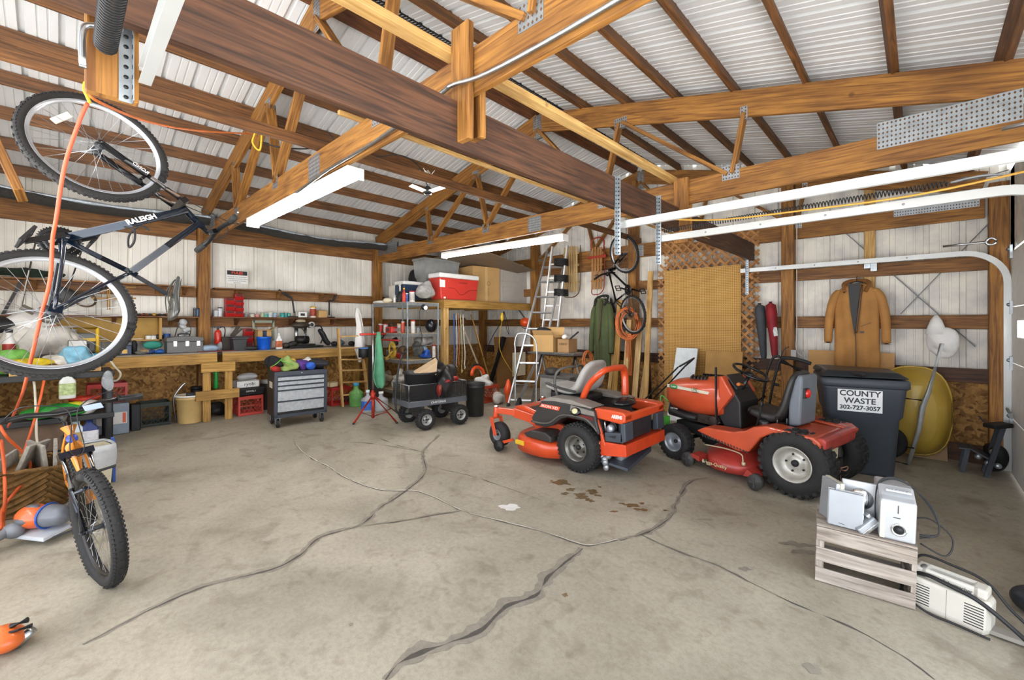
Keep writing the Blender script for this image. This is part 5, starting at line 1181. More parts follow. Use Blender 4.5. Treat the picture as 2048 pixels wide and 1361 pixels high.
# under the bench
can_=None
bucket('pail','cream five gallon pail with white rim under the nearer workbench',gnd(-7.24,1.24),.155,.37,mat('d9b878',.5,var=.15),WHT,True,fill=mat('cfcfc8',.5))
b=MB(); p=gnd(-7.24,1.27)+V((0,0,.345)); b.box(p.x-.05,p.x+.05,p.y-.07,p.y+.06,p.z,p.z+.05); tag(b.build('sponge_block',DGR),'dark grey block lying on the cream pail','block')
crate('milk_crate','dark green milk crate on its side next to the cream pail',gnd(-7.42,.875),.32,.32,.30,mat('1f2a1e',.5),0)
crate('milk_crate','bright red milk crate raised on boxes behind the orange handlebar',gnd(-7.42,.42,.55),.32,.36,.27,mat('c22a1b',.4),0)
t=thing('support_box','plain dark box under the bright red milk crate','box',gnd(-7.42,.42)); b=MB(); b.box(-.15,.15,-.17,.17,0,.55-gz(-7.42)); b.build('body',BLK,t)
q1=cbox('grey_case','flat grey-blue case with a white instruction label standing on the floor',gnd(-7.12,.44),.10,.33,.38,mat('8d9aa8',.5),0,False)
b=MB(); p=gnd(-7.12,.44); b.box(p.x+.051,p.x+.053,p.y-.13,p.y+.14,p.z+.13,p.z+.27); b.build('instruction_label',mat('e9e6e0',.5,var=.15,sc=60),q1,world=True)
b=MB(); b.box(p.x+.053,p.x+.0545,p.y+.10,p.y+.13,p.z+.14,p.z+.26); b.build('orange_mark',ORG,q1,world=True)
cbox('black_case','black case on the floor right of the grey-blue case',gnd(-7.22,.67),.14,.09,.33,BLK,0,False)
crate('milk_crate','salmon red milk crate under the longer workbench, black tray on top',gnd(-7.30,1.95),.32,.32,.28,mat('c4463a',.45,var=.2),0)
t=thing('black_tray','black box lid tray with white lettering on the salmon red milk crate','tray',gnd(-7.30,1.95)+V((0,0,.28)))
b=MB(); b.loft([[V((sx*.17*k,sy*.19*k,z)) for sx,sy in ((-1,-1),(1,-1),(1,1),(-1,1))] for k,z in ((.88,0),(1,.12))],sm=False); b.build('tray',BLK,t,bev=.02); text('DEWALT',.032,WHT,t,(.168,0,.07),(0,1,0),(0,0,1),.001)
q1=cbox('printed_box','white box with black script lettering on the black tray',gnd(-7.30,1.93)+V((0,0,.40)),.2,.30,.10,WHT,0,False)
text('ryobi',.07,BLK,q1,(.102,.02,.05),(0,1,0),(0,0,1),.001)
lump('plastic_sheet','folded clear plastic sheet on top of the white printed box',gnd(-7.32,1.95)+V((0,0,.50)),(.10,.15,.045),CLOUD,'plastic sheet',31,.3,7)
can('grey_canister','black canister with a pale top beside the tool chest under the bench',gnd(-7.45,2.30),.13,.45,mat('35322f',.6),mat('b9b6ae',.5))
# bottle jack / green hand pump
p=gnd(-7.28,1.545); t=thing('hand_pump','green hand pump hanging inside the wooden support frame','pump',p+V((0,0,.42)))
b=MB(); b.cyl((0,0,0),(0,0,.26),.028); b.lathe([(.045,.26),(.05,.28),(.045,.36),(.02,.39),(.001,.39)],n=14); b.bar((0,0,.34),(0,-.13,.35),.03,.035); b.build('pump_body',mat('26a644',.35),t,bev=.003)
b=MB(); b.cyl((0,0,.38),(0,-.02,.56),.006); b.bar((0,-.05,.33),(0,-.10,.27),.012,.014); b.build('rod',STEEL,t)
# other clutter by the pail
b=MB(); p=gnd(-7.45,1.12); b.tube(smooth([p+V((0,0,.0)),p+V((0,-.03,.3)),p+V((0,.07,.48)),p+V((0,.10,.50))]),.012,8); tag(b.build('pry_bar',STEEL),'bent steel bar leaning behind the cream pail','bar')
can('black_bottle','black bottle with white label behind the wooden support frame',gnd(-7.62,1.38),.07,.42,BLK,BLK,lab=WHT)
lump('dark_bag','dark lumpy bag on the floor under the wooden support frame',gnd(-7.45,1.6),(.10,.16,.10),BLK,'bag',12,.3,8)
crate('milk_crate','red milk crate half hidden behind the wooden step ladder',gnd(-7.1,3.22),.3,.32,.30,mat('b3271d',.45),0)
cbox('small_carton','small pale carton on the red crate behind the wooden step ladder',gnd(-7.1,3.14)+V((0,0,.3)),.12,.14,.08,mat('e0cda2',.7),0,False)
# ================================================================ CENTRE
# tool chest faces +X (towards the viewer)
c=V((-6.27,2.28,0)); tc=thing('tool_chest','charcoal rolling tool chest with five silver diamond plate drawers','tool chest',(c.x,c.y,gz(c.x)),math.radians(-4),tilt=True)
CH=mat('3d424b',.4,.2,var=.12); CHS=mat('2c2924',.45,.2,var=.15); DP=mat('c3c7ca',.32,.7,var=.25,sc=30,bump=.5,bsc=170)
b=MB(); b.box(-.19,.15,-.33,.33,.14,.74); b.build('cabinet',CHS,tc,bev=.006)
b=MB()
for y in (-.315,.315): b.box(.14,.185,y-.02,y+.02,.14,.74)
b.box(.14,.185,-.335,.335,.135,.18); b.box(.14,.187,-.335,.335,.685,.745); b.build('front_frame',CH,tc,bev=.004)
z=.68
for h in (.062,.062,.062,.145,.145):
    b=MB(); b.box(.15,.182,-.292,.292,z-h+.008,z-.004); o=b.build('drawer',DP,tc,bev=.003)
    b=MB(); b.bar((.190,-.292,z-.002),(.190,.292,z-.002),.018,.012); b.build('drawer_pull',CH,o); z-=h
b=MB(); b.cyl((.187,.0,.715),(.194,.0,.715),.012); b.build('lock',STEEL,tc)
b=MB(); b.box(-.06,.08,-.336,-.333,.52,.60) ; b.build('side_sticker',mat('d8d0b8',.6,var=.3,sc=50),tc)
for x in (-.15,.13):
    for y in (-.28,.28):
        b=MB(); b.lathe([(.045,-.016),(.058,-.012),(.058,.012),(.045,.016)],(x,y,.058),(0,1,0),20); o=b.build('caster',BLK,tc)
        b=MB(); b.box(x-.03,x+.03,y-.03,y+.03,.125,.14)
        for s in (-1,1): b.bar((x,y+s*.022,.13),(x,y+s*.022,.05),.004,.05,up=(1,0,0))
        b.build('caster_fork',GALV,o)
top=wm(tc)
def ontop(x,y,z=.745): return top@V((x,y,z))
for i,(x,y,r,cc,cat_,n) in enumerate([(-.02,-.28,(.14,.10,.10),'1b1a1b','pouch','black cloth pouch hanging over the left edge of the tool chest'),(.06,-.30,(.07,.06,.05),'a8281e','rag','red and white rag at the left end of the tool chest top'),
  (.04,-.14,(.10,.12,.09),'9bb060','glove','lime green crumpled glove cloth on the tool chest'),(-.06,-.05,(.06,.06,.08),'d9b04a','rag','yellow rag behind the purple cloth'),(.06,.04,(.08,.08,.07),'54307e','cloth','purple bunched cloth on the tool chest'),
  (-.04,.14,(.08,.09,.08),'e6e0da','cloth','white bunched cloth behind the blue glove'),(.12,.13,(.07,.07,.045),'2b62c8','glove','bright blue glove on the front edge of the tool chest'),(.02,.27,(.15,.13,.07),'26262a','bag','black fabric bag drooping over the right end of the tool chest')]):
    lump('crumpled_item',n,ontop(x,y,.735),r,mat(cc,.8,var=.35,sc=9,bump=.4),cat_,i+3,.38,11)
b=MB(); b.tube(smooth([ontop(0,-.33,.74),ontop(.10,-.36,.80),ontop(.16,-.30,.86),ontop(.10,-.22,.92)]),.006,5); b.tube(smooth([ontop(.1,-.3,.9),ontop(.14,-.2,.87),ontop(.16,-.1,.82)]),.006,5); tag(b.build('green_strap',mat('6fbf4a',.6)),'bright green strap looping from the tool chest top','strap')
# wooden ladder
b0=gnd(-6.81,3.12); t=thing('wooden_ladder','pale wooden step ladder standing behind the tool chest','ladder',b0)
def yz(x,y,X): p=px(x,y,X); return V((X,p.y,p.z))
A0=yz(685,815,-6.80); A1=yz(676,657,-6.95); B0=yz(737,800,-6.82); B1=yz(726,718,-6.92)
b=MB(); b.bar(A0,A1,.05,.03,up=(0,1,0)); b.build('rail',W_LT,t,world=True); b=MB(); b.bar(B0,B1,.05,.03,up=(0,1,0)); b.build('rail',W_LT,t,world=True)
for k,(ya,yb_,x2) in enumerate([(674,672,718),(697,696,718),(720,720,727),(742,740,731),(766,763,733),(791,786,736)]):
    f=(815-ya)/(815-657); p=A0.lerp(A1,f); q=yz(x2,yb_,p.x); b=MB(); b.bar(p,q,.08,.02); b.build('rung',W_LT,t,world=True)
b=MB(); b.bar(yz(738,720,-7.0),yz(741,800,-7.15),.04,.03,up=(0,1,0)); b.bar(yz(727,722,-6.95),yz(738,722,-7.0),.04,.02); b.build('back_rail',W_BN,t,world=True)
# white cloth hanging
def drape(name,label,pts,m,cat,th=.02,ns=7,amp=.02,group=None):
    # outline rows: (left pixel, right pixel, y pixel) on the plane X
    rings=[]
    for (xl,xr,y,X) in pts:
        a=px(xl,y,X);c=px(xr,y,X);n=11;ring=[]
        for k in range(2*n):
            u=k/(n-1) if k<n else (2*n-1-k)/(n-1)
            s=1 if k<n else -1
            p=a.lerp(c,u); f=amp*math.sin(u*ns+p.z*3)+amp*noise.noise(p*5)
            ring.append(p+V((f+s*th/2,0,0)))
        rings.append(ring)
    b=MB(); b.loft(rings); return tag(b.build(name,m),label,cat,group)
drape('white_cloth','limp white cloth hanging from the metal shelving above the wooden ladder',[(712,716,617,-6.9),(711,722,630,-6.9),(714,727,650,-6.9),(711,730,680,-6.9),(709,731,697,-6.9),(714,726,712,-6.9),(717,720,725,-6.9)],mat('e9e6e0',.8,var=.1,bump=.3),'cloth')
# red tripod roller stand
rs=V((-5.72,3.12,0)); t=thing('roller_stand','red steel tripod roller stand draped with a green towel','roller stand',(rs.x,rs.y,gz(rs.x)),tilt=False)
RDM=mat('b9301f',.4,.2,var=.25)
z0=gz(rs.x); foot=[fl(707,850),fl(783,840)+V((0,.0,0)),fl(808,825)]
b=MB(); b.cyl((rs.x,rs.y,z0+.03),(rs.x,rs.y,z0+.43),.022,10); b.cyl((rs.x,rs.y,z0+.30),(rs.x,rs.y,z0+.40),.035,12); b.build('post',RDM,t,world=True)
for i,a in enumerate((-2.05,.35,1.25)):
    f=V((rs.x+.42*math.cos(a),rs.y+.42*math.sin(a),z0)); f=foot[0] if i==0 else f; f.z=gz(f.x)+.015
    b=MB(); b.tube([V((rs.x,rs.y,z0+.36)),f],.014,8); mid=V((rs.x,rs.y,z0+.36)).lerp(f,.62); b.tube([V((rs.x,rs.y,z0+.05)),mid],.008,6); b.build('leg',RDM,t,world=True)
    b=MB(); b.ell(f,(.018,.018,.015),8,6); b.build('foot',BLK,t,world=True)
b=MB(); b.cyl((rs.x,rs.y,z0+.43),(rs.x,rs.y,1.46),.014,10); b.build('inner_post',STEEL,t,world=True)
b=MB(); q=V((rs.x,rs.y,1.50)); b.cyl(q+V((0,-.2,-.09)),q+V((0,.2,-.09)),.016,12); b.build('roller',RDM,t,world=True)
drape('green_towel','green microfiber towel hanging on the red roller stand',[(757,760,664,-5.66),(754,764,680,-5.66),(751,767,705,-5.66),(748,769,730,-5.66),(745,771,755,-5.66),(749,769,770,-5.66),(754,764,777,-5.66)],mat('5c9c78',.9,var=.35,sc=8,bump=.5),'towel',amp=.03)
# metal shelving unit X -7.28..-6.13, Y 3.96..4.58
SX0,SX1,SY0,SY1=-7.26,-6.13,3.96,4.58
t=thing('metal_shelving','grey steel shelving unit filled with paint, tools and jars','shelving',gnd((SX0+SX1)/2,(SY0+SY1)/2))
for x in (SX0,SX1):
    for y in (SY0,SY1):
        b=MB(); b.box(x-.015,x+.015,y-.002,y+.002,gz(x),1.925); b.box(x-.002,x+.002,y-.015,y+.015,gz(x),1.925); b.build('upright',GALV,t,world=True)
for z in (1.925,1.40,.95,.42):
    b=MB(); b.box(SX0,SX1,SY0,SY1,z-.012,z); o=b.build('shelf_board',mat('cdb98e',.7,var=.2),t,world=True)
    b=MB(); b.box(SX0,SX1,SY0-.004,SY0,z-.06,z-.005); b.box(SX0,SX1,SY1,SY1+.004,z-.06,z-.005); b.box(SX1,SX1+.004,SY0,SY1,z-.06,z-.005); b.box(SX0-.004,SX0,SY0,SY1,z-.06,z-.005); b.build('shelf_beam',GALV,t,world=True)
def sh(x,z,yo=.10,on='front'):
    if on=='front': Y=SY0+yo; p=py(x,640,Y); return V((p.x,Y,z+.001))
    X=SX1-yo; p=px(x,640,X); return V((X,p.y,z+.001))
# top of shelving
lump('white_bag','flattened white bag on the top shelf of the metal shelving, at its left end',sh(760,1.925),(.14,.10,.03),WHT,'bag',4,.3,7)
cbox('picture_card','white card with a faint picture standing on the top shelf of the metal shelving',sh(784,1.925,.25),.28,.02,.33,mat('e8e4d8',.6,var=.25,sc=8),-.2,False)
lump('white_box','low cream lump on the top shelf in front of the white card',sh(775,1.925,.12),(.10,.07,.05),CREAM,'packet',5,.2,6)
bottle('glue_bottle','small white bottle on the top shelf beside the cream packet',sh(790,1.925,.1),.03,.14,WHT,WHT)
t2=thing('black_sprayer','black pump sprayer with white top on the top shelf of the metal shelving','sprayer',sh(800,1.925,.12)); b=MB(); b.lathe([(.06,0),(.07,.03),(.05,.14),(.02,.2),(.001,.2)],n=14); b.build('tank',BLK,t2); b=MB(); b.cyl((0,0,.2),(0,0,.3),.012); b.bar((-.03,0,.3),(.03,0,.33),.02,.02); b.build('pump',WHT,t2)
bottle('oil_bottle','red bottle with yellow top at the front of the top shelf',sh(808,1.925,.06),.035,.24,mat('c43a26',.4),YEL)
can('blue_can','narrow blue can on the top shelf between the red bottle and white tub',sh(814,1.925,.10),.02,.15,mat('2a4f9a',.4),WHT)
can('white_tub','white canister with red lid at the corner of the top shelf',sh(824,1.925,.14,'side'),.045,.19,WHT,mat('b8321f',.4),lab=mat('cdc7bd',.5,var=.5,sc=40))
# second shelf
lst=[(752,.03,.16,'2a2c30','e7eaec','dark bottle with a white label'),(762,.04,.15,'c93a2a','e9e4df','red and white jug'),(772,.045,.16,'dcdad6','b92a20','white jug with a red label'),(792,.04,.12,'c7c3b8','7a7a74','grey paint can'),(800,.05,.16,'b5ada0','c9a96a','speckled tub with tan lid'),(806,.03,.2,'d4503a','c7c7c7','orange spray can')]
for x,r,h,c1,c2,n in lst: can('container',n+' on the second shelf of the metal shelving',sh(max(x,760),1.40,.12),r,h,mat(c1,.4,var=.4,sc=30),mat(c2,.4))
p=sh(783,1.40,.05); q=thing('chainsaw','small red chainsaw on the second shelf of the metal shelving','chainsaw',p)
b=MB(); b.box(-.11,.10,-.06,.06,.0,.11); b.build('housing',mat('c4281d',.35,var=.2),q,bev=.02,seg=3)
b=MB(); b.tube(smooth([(-.10,0,.09),(-.07,0,.17),(.03,0,.17),(.08,0,.10)]),.012,8); b.build('handle',BLK,q)
b=MB(); b.bar((.09,.0,.05),(.24,.02,.06),.008,.05); b.build('guide_bar',STEEL,q); b=MB(); b.cyl((-.02,-.06,.055),(-.02,-.075,.055),.03); b.build('starter_cover',DGR,q)
for x,r,h,c1,c2,n in [(826,.035,.22,'dfdcd6','c23b2c','white aerosol can with red cap'),(836,.03,.1,'8a8d90','5a5d60','short grey can')]: can('spray_can',n+' on the side of the second shelf',sh(x,1.40,.10,'side'),r,h,mat(c1,.4,var=.3,sc=30),mat(c2,.4))
lump('black_helmet','rounded dark blue-black case on the side of the second shelf',sh(862,1.40,.2,'side'),(.10,.11,.12),mat('10131b',.3),'case',7,.08,3)
t2=thing('clip_lamp','black clamp work lamp fixed under the top steel shelf','lamp',V((SX1+.02,px(845,620,SX1).y,1.78))); b=MB(); b.ell((.03,0,.06),(.05,.06,.05),14,10); b.build('shade',BLKG,t2); b=MB(); b.ell((.07,.0,.05),(.02,.035,.035),12,8); b.build('bulb',mat('ffffff',.3,emit=.6),t2); b=MB(); b.tube(smooth([(0,-.03,.05),(0,-.07,-.02),(0,-.06,-.3),(0,-.02,-.45),(0,-.08,-.62)]),.005,5); b.build('cord',BLK,t2)
# third shelf and below
for x,r,h,c1,c2,n in [(868,.035,.24,'e4dcd0','b9402e','tall white can with red print'),(778,.05,.14,'5a5d5f','8a8d90','dark paint can')]: can('paint_can',n+' on the third shelf of the metal shelving',sh(x,.95,.12,'side' if x>815 else 'front'),r,h,mat(c1,.4,var=.4,sc=30),mat(c2,.4))
for i,(x,z,sd,r,cc,n) in enumerate([(850,.95,'side',(.1,.12,.08),'2458b8','blue plastic bag of parts on the third shelf of the metal shelving'),(843,1.07,'side',(.06,.07,.05),'a8c6d8','pale blue packet above the blue bag of parts'),(800,.95,'front',(.08,.06,.06),'b6302a','red tool on the third shelf near the hose coil'),(835,1.0,'side',(.10,.10,.13),'55534e','tangled grey wire and tools at the shelving corner'),(790,1.17,'front',(.07,.06,.08),'3a3632','dark hardware hanging under the second steel shelf'),(850,1.18,'side',(.11,.16,.10),'8f8b84','grey sacks under the second steel shelf'),(770,.42,'front',(.2,.15,.14),'c8b79a','crumpled tan sack on the lowest steel shelf'),(800,.42,'front',(.14,.12,.16),'d6d0c2','white plastic wrap on the lowest steel shelf')]):
    lump('shelf_item',n,sh(x,z,.14,sd),r,mat(cc,.5,var=.5,sc=16,bump=.5),'tool' if i in(2,3,4) else 'bag',i+40,.4,10)
b=MB(); p=sh(784,1.12,-.06); 
for k in range(5): coil(b,p+V((random.uniform(-.02,.02),0,.0)),(0.1,1,0),.12-.012*k,.008,1,.03,1.15)
tag(b.build('air_hose',mat('c9a738',.4,var=.4,sc=12)),'coiled yellow and green air hose hanging on the front of the metal shelving','hose')
b=MB(); p=sh(775,.98,-.08); b.bar(p,p+V((.20,-.02,.12)),.02,.02); b.bar(p+V((-.03,0,-.03)),p,.05,.03); tag(b.build('caulk_gun',mat('dcb34a',.5)),'yellow handled tool leaning below the coiled air hose','tool')
b=MB()
p=V((SX0+.12,SY0-.05,1.28)); b.cyl(p,p+V((.85,0,0)),.014); tag(b.build('red_bar',RED),'red bar hooked along the front of the metal shelving','bar')
lump('vise_grip','black tools hanging above the green towel',sh(764,1.30,-.04),(.05,.04,.07),BLK,'tool',55,.4,12)
can('blue_brush','black bucket of dark cloth with blue lid beside the white cloth',V((-6.75,px(728,700,-6.75).y,1.0)),.09,.16,BLK,mat('4a86c8',.5),cat='bucket')
t3=thing('tall_black_cabinet','narrow black case standing behind the green towel','case',gnd(-6.6,3.62)); b=MB(); b.box(-.08,.08,-.07,.07,0,1.2-gz(-6.6)); b.build('body',mat('24211f',.6),t3,bev=.01)
# jugs on the floor
bottle('water_jug','clear water jug with blue label on the floor behind the red roller stand',gnd(-6.25,3.32),.10,.34,CLOUD,mat('dfe8ec',.4),mat('3a6fc0',.5,var=.4,sc=30),neck=.25)
bottle('water_jug','clear crumpled jug beside the blue labelled jug',gnd(-6.2,3.52),.11,.30,CLOUD,WHT,neck=.3)
bottle('green_bottle','green and clear detergent jug with blue cap under the wooden ladder',gnd(-6.75,3.38),.11,.38,mat('7fc46a',.3,alpha=.8,var=.4,sc=14),mat('3a9fd0',.4),neck=.35)
bottle('green_bottle','green bottle of coolant partly hidden by the garden cart',gnd(-6.05,4.0),.11,.36,mat('8fae6a',.3,alpha=.85,var=.5,sc=14),WHT,neck=.3)
lump('black_bag','black bag on the floor at the foot of the wooden ladder',gnd(-7.05,3.45),(.13,.18,.10),BLK,'bag',61,.2,5)
# ---------------- storage loft
LX=-6.17; LY=4.74; LZ=2.0
t=thing('storage_loft','wooden storage loft platform in the far corner','loft',(LX,LY,LZ))
b=MB(); b.box(XA+.1,LX,LY,YB-.1,LZ-.02,LZ); b.build('deck',PLYD,t,world=True)
b=MB(); b.box(LX-.04,LX,LY,YB-.1,LZ-.15,LZ-.02); b.build('rim_joist',W_BN,t,world=True); b=MB(); b.box(XA+.1,LX-.04,LY,LY+.04,LZ-.15,LZ-.02); b.build('rim_joist',W_BN,t,world=True)
b=MB(); b.box(LX-.13,LX-.03,LY+.02,LY+.13,gz(LX),LZ-.15); b.build('post',W_LT,t,world=True,bev=.003)
for y in (5.3,5.9,6.5): b=MB(); b.box(XA+.1,LX-.04,y,y+.04,LZ-.14,LZ-.02); b.build('joist',W_BN,t,world=True)
def lo(x,X=-6.4): return V((X,px(x,600,X).y,LZ))
def low(x0,x1,X): return px(x1,600,X).y-px(x0,600,X).y
def loz(y,x,X): return px(x,y,X).z-LZ
# red cooler
X=-6.36; yc=(px(868,600,X).y+px(946,600,X).y)/2; w=low(868,946,X); h=loz(550,905,X)
t=thing('cooler','red hard cooler with white lid at the front of the loft','cooler',(X,yc,LZ)); CR=mat('c8392e',.4,var=.1)
b=MB(); b.loft([[V((sx*.17*k,sy*w/2*k,z)) for sx,sy in ((-1,-1),(1,-1),(1,1),(-1,1))] for k,z in ((.9,0),(1,h*.82))],sm=False); b.build('body',CR,t,bev=.02)
b=MB(); b.box(-.18,.18,-w/2-.005,w/2+.005,h*.82,h); b.build('lid',WHT,t,bev=.02)
b=MB(); b.tube(smooth([(.165,-w*.28,h*.45),(.165,-w*.12,h*.42),(.163,.0,h*.22),(.165,w*.12,h*.25),(.168,w*.25,h*.4),(.168,w*.45,h*.42)]),.006,6); b.build('ridge',mat('a82c22',.4),t)
b=MB(); b.box(.155,.168,-w*.49,-w*.37,h*.45,h*.75); b.build('handle',WHT,t); b=MB(); b.cyl((.15,-w*.38,.03),(.175,-w*.38,.03),.018); b.build('drain_plug',WHT,t)
text('COLEMAN',.045,mat('5c1712',.5),t,(.168,w*.08,h*.66),(0,1,0),(0,0,1),.001)
# blue cooler
X=-6.75; yc=(px(798,590,X).y+px(838,590,X).y)/2; w=low(798,838,X); t=thing('cooler','navy blue cooler with white lid at the left end of the loft','cooler',(X,yc,LZ))
b=MB(); b.box(-.15,.15,-w/2,w/2,0,.26); b.build('body',mat('1d3a54',.4),t,bev=.02); b=MB(); b.box(-.155,.155,-w/2-.005,w/2+.005,.26,.32); b.build('lid',WHT,t,bev=.015); b=MB(); b.torus((.155,w*.3,.18),(1,0,0),.03,.006,16,6); b.build('handle',BLK,t)
# clear totes and bag
for (x0,x1,y0,y1,X,z,lb) in ((832,866,556,595,-6.30,0,'crumpled clear plastic bag standing beside the red cooler'),):
    yc=(px(x0,590,X).y+px(x1,590,X).y)/2; lump('clear_bag',lb,V((X,yc,LZ)),(.12,low(x0,x1,X)/2,.15),mat('c4c4be',.2,alpha=.7,var=.4,sc=20,bump=.6),'bag',70,.25,7)
X=-6.85; w=low(838,906,X); yc=(px(838,560,X).y+px(906,560,X).y)/2; zt=px(870,521,X).z; zb=LZ+.30
t=thing('clear_tote','clear plastic tote full of pale rope stacked behind the red cooler','tote',(X,yc,zb)); h=zt-zb
b=MB(); b.loft([[V((sx*.2*k,sy*w/2*k,z)) for sx,sy in ((-1,-1),(1,-1),(1,1),(-1,1))] for k,z in ((.88,0),(1,h*.9),(1.04,h*.92),(1.04,h))],sm=False); b.build('tub',mat('c9cccb',.25,alpha=.45),t)
b=MB()
for i in range(26): 
    q=V((random.uniform(-.13,.13),random.uniform(-w*.38,w*.38),random.uniform(.05,h*.75))); b.tube(smooth([q,q+V((random.uniform(-.1,.1),random.uniform(-.1,.1),random.uniform(-.08,.08))),q+V((random.uniform(-.1,.1),random.uniform(-.12,.12),random.uniform(-.05,.08)))]),.012,6)
b.build('contents',mat('cfc8ba',.7,var=.3),t)
b=MB(); b.box(-.2,.2,-w*.45,w*.45,-.30,0); tag(b.xf(Matrix.Translation((X,yc,zb))).build('dark_box',mat('55524c',.7)),'dark box under the clear tote on the loft','box')
# cardboard box, door panel
X=-6.55; yc=(px(946,600,X).y+px(990,600,X).y)/2; w=low(946,990,X)
q1=cbox('large_carton','large sealed brown carton with round recycling print on the loft',(X-.1,yc-.05,LZ),.5,w*1.1,loz(537,975,X),CARD,-.12,False,tape=mat('d9b77e',.6))
text('THIS SIDE UP',.03,mat('6b5636',.8),q1,(.252,.06,.2),(0,0,1),(0,-1,0),.001); b=MB(); b.torus((.252,.06,.38),(1,0,0),.04,.003,20,5); b.build('print_ring',mat('6b5636',.8),q1)
X=-6.40; y0=px(992,600,X).y; y1=px(1056,600,X).y; h=loz(531,1055,X)
t=thing('panel_door','grey two panel door section standing upright on the loft','door panel',(X,(y0+y1)/2,LZ)); DG=mat('bdb6ad',.5,var=.1)
b=MB(); b.box(-.015,.015,-(y1-y0)/2,(y1-y0)/2,0,h); b.build('slab',DG,t,bev=.004)
for z0,z1 in ((h*.08,h*.40),(h*.52,h*.84)):
    b=MB(); w=(y1-y0)*.33
    for a in ((-w,z0,w,z0+.012),(-w,z1-.012,w,z1),(-w,z0,-w+.012,z1),(w-.012,z0,w,z1)): b.box(.015,.024,a[0],a[2],a[1],a[3])
    b.build('moulding',DG,t)
# sheet of wood on top towards the chord
b=MB(); ps=[at(826,532,8.6),at(1010,502,7.4),at(960,545,8.9),at(842,548,9.2)]
ps=[V((-7.35,4.85,2.62)),V((-6.1,6.9,2.72)),V((-6.9,7.0,2.35)),V((-7.6,5.2,2.50))]; ps=[V((-7.3,4.9,2.80)),V((-5.5,5.05,2.84)),V((-5.9,6.9,2.68)),V((-7.5,6.9,2.62))]
b.hexa(ps+[p+V((0,0,.012)) for p in ps]); tag(b.build('plywood_sheet',mat('8c7b66',.6,var=.2)),'big sheet of thin plywood lying under the truss above the loft','sheet')
lump('black_case','black bags piled between the blue cooler and the clear tote',V((-7.1,px(838,560,-7.1).y,LZ)),(.2,.22,.33),BLK,'bag',75,.2,4)
# things under the loft
b=MB(); b.bar(gnd(-6.35,6.0),V((-6.7,5.6,1.55)),.05,.03); tag(b.build('board_strip',mat('b9a48a',.7)),'light plank leaning under the loft','plank')
b=MB(); b.bar(gnd(-6.45,6.2),V((-6.6,5.75,1.75)),.03,.02); tag(b.build('board_strip',W_BN),'thin brown stick leaning under the loft','stick')
b=MB(); b.tube([gnd(-6.5,6.15)+V((0,0,.03)),V((-6.45,6.55,1.27))],.06,12); tag(b.build('black_tube',BLK),'thick black tube leaning under the loft','tube')
X=-6.6; b=MB(); y0=px(985,700,X).y;y1=px(1027,700,X).y; b.hexa([V((X+.15,y0,gz(X))),V((X+.15,y1,gz(X))),V((X+.13,y1,gz(X))),V((X+.13,y0,gz(X))),V((X,y0+.05,px(1000,674,X).z)),V((X,y1+.03,px(1000,676,X).z)),V((X-.02,y1+.03,px(1000,676,X).z)),V((X-.02,y0+.05,px(1000,674,X).z))]); tag(b.build('hardboard_sheet',mat('8b6236',.7,var=.15)),'brown hardboard sheet leaning under the loft','board')
b=MB(); X=-6.3; y0=px(1025,740,X).y; y1=px(1050,740,X).y; b.box(X,X+.015,y0,y1,gz(X)+.25,px(1040,705,X).z); tag(b.build('plywood_offcut',CREAM),'pale plywood offcut behind the step ladder feet','board')
for i,(x,cc,r,n) in enumerate([(908,'2a4f8f',.011,'blue strap'),(912,'d8d4cc',.006,'white cord'),(916,'b0622e',.008,'rust brown strap'),(921,'cfc07a',.007,'yellow-green cord'),(926,'d9d3c2',.009,'pale rope')]):
    X=LX+.02; p=px(x,628,X); q=px(x-1+i,745-8*(i%3),X); b=MB(); b.tube(smooth([p,p.lerp(q,.3)+V((.01,.01*math.sin(i),0)),p.lerp(q,.7)+V((.01,.015,0)),q,q+V((0,.03,.04))]),r,6); tag(b.build('hanging_strap',mat(cc,.6)),n+' hanging beside the loft post','strap')
t=thing('cord_reel','yellow cord reel plug hanging from the loft with a long cord','extension cord',V((-6.25,px(1004,625,-6.25).y,1.70))); b=MB(); b.ell((0,0,0),(.035,.04,.09),12,8); b.build('plug',YEL,t); b=MB(); p=(0,0,-.05); q=px(1000,700,-6.2)-V((-6.25,px(1004,625,-6.25).y,1.70)); e=px(1035,760,-6.2)-V((-6.25,px(1004,625,-6.25).y,1.70)); b.tube(smooth([p,q,e]),.006,6); b.build('cord',YEL,t)
b=MB(); p=V((-6.4,px(1008,620,-6.4).y,1.83)); b.tube(smooth([p,p+V((0,-.10,-.25)),p+V((0,-.35,-.55)),p+V((0,-.6,-.95))]),.008,6); b.tube(smooth([p,p+V((0,.05,-.3)),p+V((0,.15,-.5)),p+V((0,.12,-.3)),p]),.006,6); tag(b.build('black_cable',BLK),'black cables looped under the loft','cable')
t=thing('hard_hat','orange hard hat hung at the right end of the loft','hard hat',V((-6.05,px(1050,640,-6.05).y,1.52))); b=MB(); b.ell((0,0,.07),(.11,.10,.10),20,12); b.build('shell',ORG,t); b=MB(); b.tube(arc((0,0,.0),.10,PI,2*PI,10,V((0,1,0)),V((0,0,.6))),.006,6); b.build('strap',BLK,t)
lump('brown_ball','brown round pouch hanging behind the loft post',V((-6.9,px(925,640,-6.9).y,1.5)),(.09,.10,.10),mat('7a4f26',.5),'pouch',80,.05,3)
# ---------------- garden cart
d0=fl(806,848);d1=fl(930,848)
ct=thing('garden_cart','grey mesh garden cart with air tires loaded with a black tub','garden cart',(-5.02,3.60,gz(-5.02)),math.radians(82),tilt=False)
